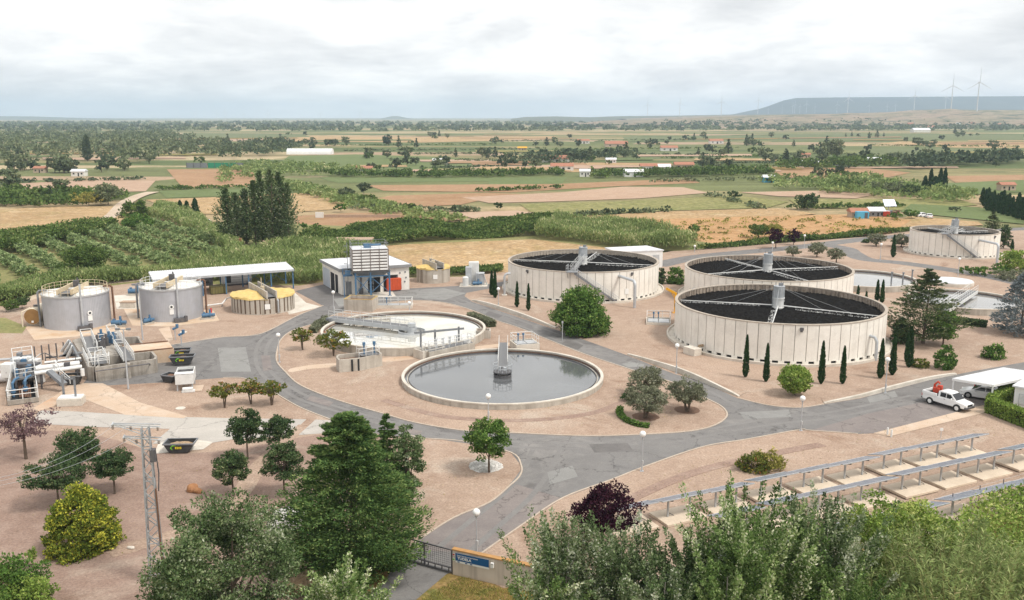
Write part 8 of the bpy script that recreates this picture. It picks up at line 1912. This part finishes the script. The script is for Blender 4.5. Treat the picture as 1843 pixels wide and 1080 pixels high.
# junk yard shacks
house(1548, 391, 30, 2.6, house_tan, tile_red, 'low shack with a rusty red roof in the junk yard'); house(1579, 389, 26, 2.6, steel_grey, roof_sheet, 'grey roofed lean-to beside the rusty shack')
g = G(1551, 392); o = thing('blue_container', 'bright blue container in front of the rusty shack', 'container', (g.x, g.y, -.3)); MB().box((0, 0, 1.1), (3.6, 2, 2.2)).build('body', house_blue, o, bevel=.05); MB().box((.9, -1.02, 1.0), (.9, .06, 1.8)).build('door', steel_dark, o)
g = G(1598, 388); o = thing('junk_heap', 'red and grey scrap heap beside the shacks', 'scrap', (g.x, g.y, -.3)); rngj = random.Random(3)
for k in range(7): MB().box((rngj.uniform(-3, 3), rngj.uniform(-2, 2), .7 + k * .1), (rngj.uniform(.8, 2), rngj.uniform(.8, 1.6), rngj.uniform(.8, 1.6)), rngj.uniform(0, 3)).build('scrap', [red_paint, steel_grey, rust, white_paint][k % 4], o)
g = G(1600, 378); o = thing('tilted_panel', 'tilted solar water panel above the scrap heap', 'panel', (g.x, g.y, -.3)); MB().box((0, 0, 2.6), (4.2, .15, 2.6), .2, Matrix.Rotation(R_(-38), 3, 'X')).build('panel', solar_cell, o); MB().bar((0, .5, 0), (0, .3, 2.4), .2).build('post', galv, o)
for i, (x, y, m_) in enumerate(((1660, 389, car_white), (1672, 391, car_white), (372, 402, car_white))): 
    g = G(x, y); car(Vector((g.x, g.y, -.3)), .3 + i, ['old white car left of two near the junk yard', 'old white car right of two near the junk yard', 'white car parked in the plot left of the tall poplars'][i], m_)
# village on the far rise
hv = random.Random(9); vb = None
base_h = house(1680, 232, 26, 6, house_white, tile_red, 'pale village house with a red roof on the far right rise', win=False); base_h['group'] = 'houses of the far village'
base_w = house(1660, 238, 30, 6, house_white, roof_sheet, 'white flat roofed hall on the far right rise', win=False); base_w['group'] = 'houses of the far village'
for k in range(46):
    x = hv.uniform(1000, 2000) if k > 14 else hv.uniform(1150, 1700); y = hv.uniform(2350, 3000); z = max(0, min(1, (y - 2350) / 950)) ** .8 * (12 + 12 * max(0, min(1, (x - 300) / 1000)))
    s_ = hv.uniform(.3, .75); src = base_h if k % 4 else base_w; dup(src, None, (x, y, z - 1.5), hv.uniform(-.5, .5), (s_, s_, hv.uniform(.8, 1.2)), label=src['label'])
# greenhouse tunnel, net fence, ruined walls, brick hut
g0, g1 = G(518, 277), G(600, 276); W_ = (g1 - g0).length; o = thing('greenhouse_tunnel', 'long white plastic greenhouse tunnel in the green field', 'greenhouse', ((g0.x + g1.x) / 2, g0.y + 4, -.4)); mb = MB(); n = 12
for i in range(n + 1): t = PI * i / n; mb.v += [(-W_ / 2, -4.5 * math.cos(t), 4.6 * math.sin(t) ** .8), (W_ / 2, -4.5 * math.cos(t), 4.6 * math.sin(t) ** .8)]
mb.f = [(2 * i, 2 * i + 1, 2 * i + 3, 2 * i + 2) for i in range(n)] + [tuple(range(0, 2 * n + 2, 2)), tuple(reversed(range(1, 2 * n + 2, 2)))]; mb.build('cover', plastic_white, o); mb = MB()
for k in range(10): x = -W_ / 2 + W_ * k / 9; mb.tube([(x, -4.55 * math.cos(PI * i / n), 4.65 * max(math.sin(PI * i / n), 0) ** .8) for i in range(n + 1)], .12, 5)
mb.build('hoops', galv_white, o)
g0, g1 = G(336, 301), G(440, 300.5); L_ = (g1 - g0).length; o = thing('net_fence', 'long fence of green and grey netting beyond the brown field', 'fence', (g0.x, g0.y, -.4)); 
MB().box((L_ * .18, 0, 1.5), (L_ * .36, .2, 3)).build('grey_net', steel_grey, o); MB().box((L_ * .62, 0, 1.5), (L_ * .50, .2, 3)).build('green_net', M('green_net', (.03, .25, .14), (.04, .28, .16), .5, .7), o); MB().box((L_ * .94, 0, 1.5), (L_ * .12, .2, 3)).build('grey_net', steel_grey, o)
for k in range(9): MB().box((L_ * k / 8, -.15, 1.6), (.25, .25, 3.2)).build('post', steel_dark, o)
for (x0, x1, y, h, lb) in ((412, 432, 450, 2.4, 'ruined tan wall stub left of the old gateway'), (431, 437, 453, 3.0, 'old brick gate pillar below the poplars'), (474, 516, 449, 2.2, 'tan rubble wall right of the poplars')):
    g0, g1 = G(x0, y), G(x1, y); L_ = (g1 - g0).length; o = thing('ruined_wall', lb, 'wall', (g0.x, g0.y, -.2)); mb = MB(); n = 9
    top = [h * (1 + .14 * math.sin(i * 2.3 + x0)) for i in range(n + 1)]
    for i in range(n): mb.add([(L_ * i / n, -.25, 0), (L_ * (i + 1) / n, -.25, 0), (L_ * (i + 1) / n, -.25, top[i + 1]), (L_ * i / n, -.25, top[i]), (L_ * i / n, .25, 0), (L_ * (i + 1) / n, .25, 0), (L_ * (i + 1) / n, .25, top[i + 1]), (L_ * i / n, .25, top[i])], [(0, 1, 2, 3), (5, 4, 7, 6), (3, 2, 6, 7)] + ([(4, 0, 3, 7)] if i == 0 else []) + ([(1, 5, 6, 2)] if i == n - 1 else []))
    mb.build('wall', brick_tan if L_ > 2 else brick_red, o, smooth=False)
g0 = G(602, 449); g1 = G(668, 447); L_ = (g1 - g0).length; o = thing('brick_hut', 'ruined red brick hut behind the tall plate tower', 'hut', (g0.x, g0.y, -.2)); MB().box2((0, 0, 0), (L_, 4, 2.3)).build('wall', brick_red, o); mb = MB(); mb.box2((-.2, -.2, 2.303), (L_ + .2, 4.2, 2.5)); mb.build('roof', brick_tan, o); MB().box((L_ * .12, -.02, 1.0), (1.0, .1, 1.9)).build('door', dark_hole, o)
g0 = G(568, 391); o = thing('low_wall', 'low pale wall end in the dry field behind the poplars', 'wall', (g0.x, g0.y, -.3)); MB().box((1.2, 0, .9), (2.4, .5, 1.8)).build('wall', house_white, o); MB().box((14, .6, .5), (23, .5, 1.0)).build('long_wall', brick_tan, o)

# wind turbines
turb = M('turbine_paint', (.62, .63, .65), (.58, .59, .61), .05, .6)
def turbine(h=80.0):
    o = thing('wind_turbine', '', 'wind turbine', (0, 0, 0), 0, 'wind turbines on the horizon'); mb = MB(); mb.tube([(0, 0, -6), (0, 0, h)], [2.0, 1.2], 12); mb.build('tower', turb, o)
    MB().box((0, 1.2, h + 1), (3.6, 9, 3.8)).build('nacelle', turb, o, bevel=.4)
    hub = MB().sphere((0, -4.2, h + 1), 2.0, 14, 8).build('hub', turb, o)
    for k in range(3):
        a = 2 * PI * k / 3; mb = MB(); d = Vector((math.sin(a), 0, math.cos(a))); s_ = Vector((math.cos(a), 0, -math.sin(a))); c0 = Vector((0, -4.2, h + 1)); V = []
        for t, w_, th in ((.02, 1.6, 1.2), (.2, 3.4, .9), (.6, 2.2, .5), (1, .6, .2)):
            for e, f in ((-.3, 0), (.05, th * .7), (.4, 0), (.05, -th * .7)): V.append(c0 + d * (44 * t) + s_ * (w_ * e) + Vector((0, f * .5, 0)))
        F = [(4 * i + j, 4 * i + (j + 1) % 4, 4 * i + 4 + (j + 1) % 4, 4 * i + 4 + j) for i in range(3) for j in range(4)] + [(3, 2, 1, 0), (12, 13, 14, 15)]; mb.add(V, F); mb.build('blade', turb, o)
    return o
TB = turbine(); first = True
BIG = [(1715.5, 154, 196, 'large wind turbine left of the two largest at far right'), (1763, 148, 197, 'large wind turbine right of the two largest at far right'), (1527, 177, 206, 'mid sized white wind turbine before the left part of the mesa'), (1647, 172, 202, 'mid sized white wind turbine before the middle of the mesa'), (1703, 174, 198, 'mid sized wind turbine just left of the tallest pair'),
       (1166, 188, 210, 'distant wind turbine, leftmost of four tall ones right of centre'), (1224, 185, 209, 'distant wind turbine, second of four tall ones right of centre'), (1299, 183, 208, 'distant wind turbine, third of four tall ones right of centre'), (1365, 180, 203, 'distant wind turbine by the left slope of the mesa')]
SM = [(352, 203, 216), (390, 203, 217), (405, 201, 217), (438, 205, 217), (482, 203, 217), (577, 204, 217), (648, 203, 217), (1427, 190, 203), (1431, 188, 203), (1452, 187, 202), (1440, 191, 203), (1467, 192, 203), (1507, 188, 203), (1565, 190, 203), (1597, 191, 202), (1612, 189, 202), (1383, 196, 205), (1408, 194, 204)]
for i, a_ in enumerate(BIG + SM):
    px, yh, yb = a_[:3]; dist = F_ * 81 / (yb - yh) * 1.0; dist = min(dist, 6800); top = P3(px, yh, dist); s_ = (P3(px, yh, dist).z - P3(px, yb, dist).z) / 81
    loc_ = (top.x, dist, P3(px, yb, dist).z); lb = a_[3] if len(a_) > 3 else ('tiny wind turbine on the left horizon' if px < 900 else 'tiny wind turbine in front of the blue mesa')
    if first: o = TB; o.location = loc_; o.scale = (s_,) * 3; o['label'] = lb; first = False
    else: o = dup(TB, None, loc_, 0, s_, label=lb)
    o.rotation_euler = (0, 0, (i * .37) % .8 - .4)
    for ch in o.children:
        if ch.name.startswith(('blade', 'hub')): pass
# ================================================================== camera, light, air
cam = bpy.data.cameras.new('camera'); co = bpy.data.objects.new('camera', cam); COL.objects.link(co)
cam.sensor_width = 36; cam.sensor_fit = 'HORIZONTAL'; cam.lens = F_ / 1843 * 36
cam.clip_start = .5; cam.clip_end = 60000
co.location = (0, 0, H_); co.rotation_euler = (PI / 2 - PITCH, 0, 0)
sc.camera = co
w = bpy.data.worlds.new('World'); sc.world = w; w.use_nodes = True; nt = w.node_tree; nt.nodes.clear()
out = nt.nodes.new('ShaderNodeOutputWorld')
SUN_EL, SUN_AZ = R_(56), R_(118)      # azimuth clockwise from +Y
sky = nt.nodes.new('ShaderNodeTexSky'); sky.sky_type = 'NISHITA'; sky.sun_disc = False; sky.sun_elevation = SUN_EL; sky.sun_rotation = SUN_AZ; sky.air_density = 1; sky.dust_density = 2
bg1 = nt.nodes.new('ShaderNodeBackground'); bg1.inputs[1].default_value = .10; nt.links.new(sky.outputs[0], bg1.inputs[0])
tc = nt.nodes.new('ShaderNodeTexCoord'); sp = nt.nodes.new('ShaderNodeSeparateXYZ'); nt.links.new(tc.outputs['Generated'], sp.inputs[0])
def mth(op, a, b=None, c=None):
    n = nt.nodes.new('ShaderNodeMath'); n.operation = op
    for i, v in enumerate((a, b, c)):
        if v is None: continue
        if isinstance(v, (int, float)): n.inputs[i].default_value = v
        else: nt.links.new(v, n.inputs[i])
    return n.outputs[0]
zc = mth('MAXIMUM', sp.outputs[2], 0.0); zz = mth('ADD', zc, .22)
cb = nt.nodes.new('ShaderNodeCombineXYZ'); nt.links.new(mth('DIVIDE', sp.outputs[0], zz), cb.inputs[0]); nt.links.new(mth('DIVIDE', sp.outputs[1], zz), cb.inputs[1])
n1 = _noise(nt, cb.outputs[0], 1.3, 8, .55, .35); n2 = _noise(nt, _map(nt, cb.outputs[0], (1, .7, 1)), .55, 5, .55, .2); n3 = _noise(nt, cb.outputs[0], 5, 6, .6, .4)
mixn = mth('ADD', mth('ADD', mth('MULTIPLY', n1.outputs[0], .45), mth('MULTIPLY', n2.outputs[0], .4)), mth('MULTIPLY', n3.outputs[0], .15))
cr = _ramp(nt, [(.40, (.54, .543, .55)), (.47, (.68, .678, .675)), (.53, (.82, .81, .79)), (.60, (.98, .965, .935))]); nt.links.new(mixn, cr.inputs[0])
# an overcast sky brightens towards the horizon in the photograph and is a little greyer overhead
CLOUD = 1.12
bg2 = nt.nodes.new('ShaderNodeBackground'); bg2.inputs[1].default_value = CLOUD; nt.links.new(cr.outputs[0], bg2.inputs[0])
cov = _ramp(nt, [(.40, (1,) * 3), (.62, (.95,) * 3)]); nt.links.new(n2.outputs[0], cov.inputs[0])
mx = nt.nodes.new('ShaderNodeMixShader'); nt.links.new(cov.outputs[0], mx.inputs[0]); nt.links.new(bg1.outputs[0], mx.inputs[1]); nt.links.new(bg2.outputs[0], mx.inputs[2]); nt.links.new(mx.outputs[0], out.inputs[0])
sl = bpy.data.lights.new('sun', 'SUN'); sl.energy = 2.2; sl.angle = R_(12); sl.color = (1, .95, .87)
so = bpy.data.objects.new('sun', sl); COL.objects.link(so)
dv = Vector((math.sin(SUN_AZ) * math.cos(SUN_EL), math.cos(SUN_AZ) * math.cos(SUN_EL), math.sin(SUN_EL)))
so.rotation_euler = dv.to_track_quat('Z', 'Y').to_euler()
# the air: one even haze box round everything
HAZE = 1.0
if HAZE:
    mb = MB(); mb.box2((-17000, -400, -1.5), (17000, 16000, 240)); hz = mb.build('haze', None, smooth=False); tag(hz, kind='stuff')
    m = bpy.data.materials.new('haze_air'); m.use_nodes = True; t_ = m.node_tree; t_.nodes.clear(); o_ = t_.nodes.new('ShaderNodeOutputMaterial')
    pv = t_.nodes.new('ShaderNodeVolumePrincipled'); pv.inputs['Color'].default_value = (.62, .785, .985, 1); pv.inputs["Density"].default_value = HAZE * 1.15e-4; pv.inputs['Anisotropy'].default_value = .1
    t_.links.new(pv.outputs[0], o_.inputs['Volume']); hz.data.materials.append(m)
v = sc.view_settings; sc.display_settings.display_device = 'sRGB'; v.view_transform = 'Standard'; v.look = 'None'; v.gamma = 1; v.exposure = 0.42; v.use_curve_mapping = False
sc.render.engine = 'CYCLES'
cy = sc.cycles; cy.use_denoising = True; cy.denoiser = 'OPENIMAGEDENOISE'; cy.denoising_input_passes = 'RGB_ALBEDO_NORMAL'
cy.max_bounces = 6; cy.diffuse_bounces = 3; cy.glossy_bounces = 3; cy.transmission_bounces = 2; cy.volume_bounces = 2; cy.transparent_max_bounces = 4
cy.caustics_reflective = False; cy.caustics_refractive = False; cy.use_adaptive_sampling = True; cy.adaptive_threshold = .015
cy.sample_clamp_indirect = 6
sc.render.film_transparent = False
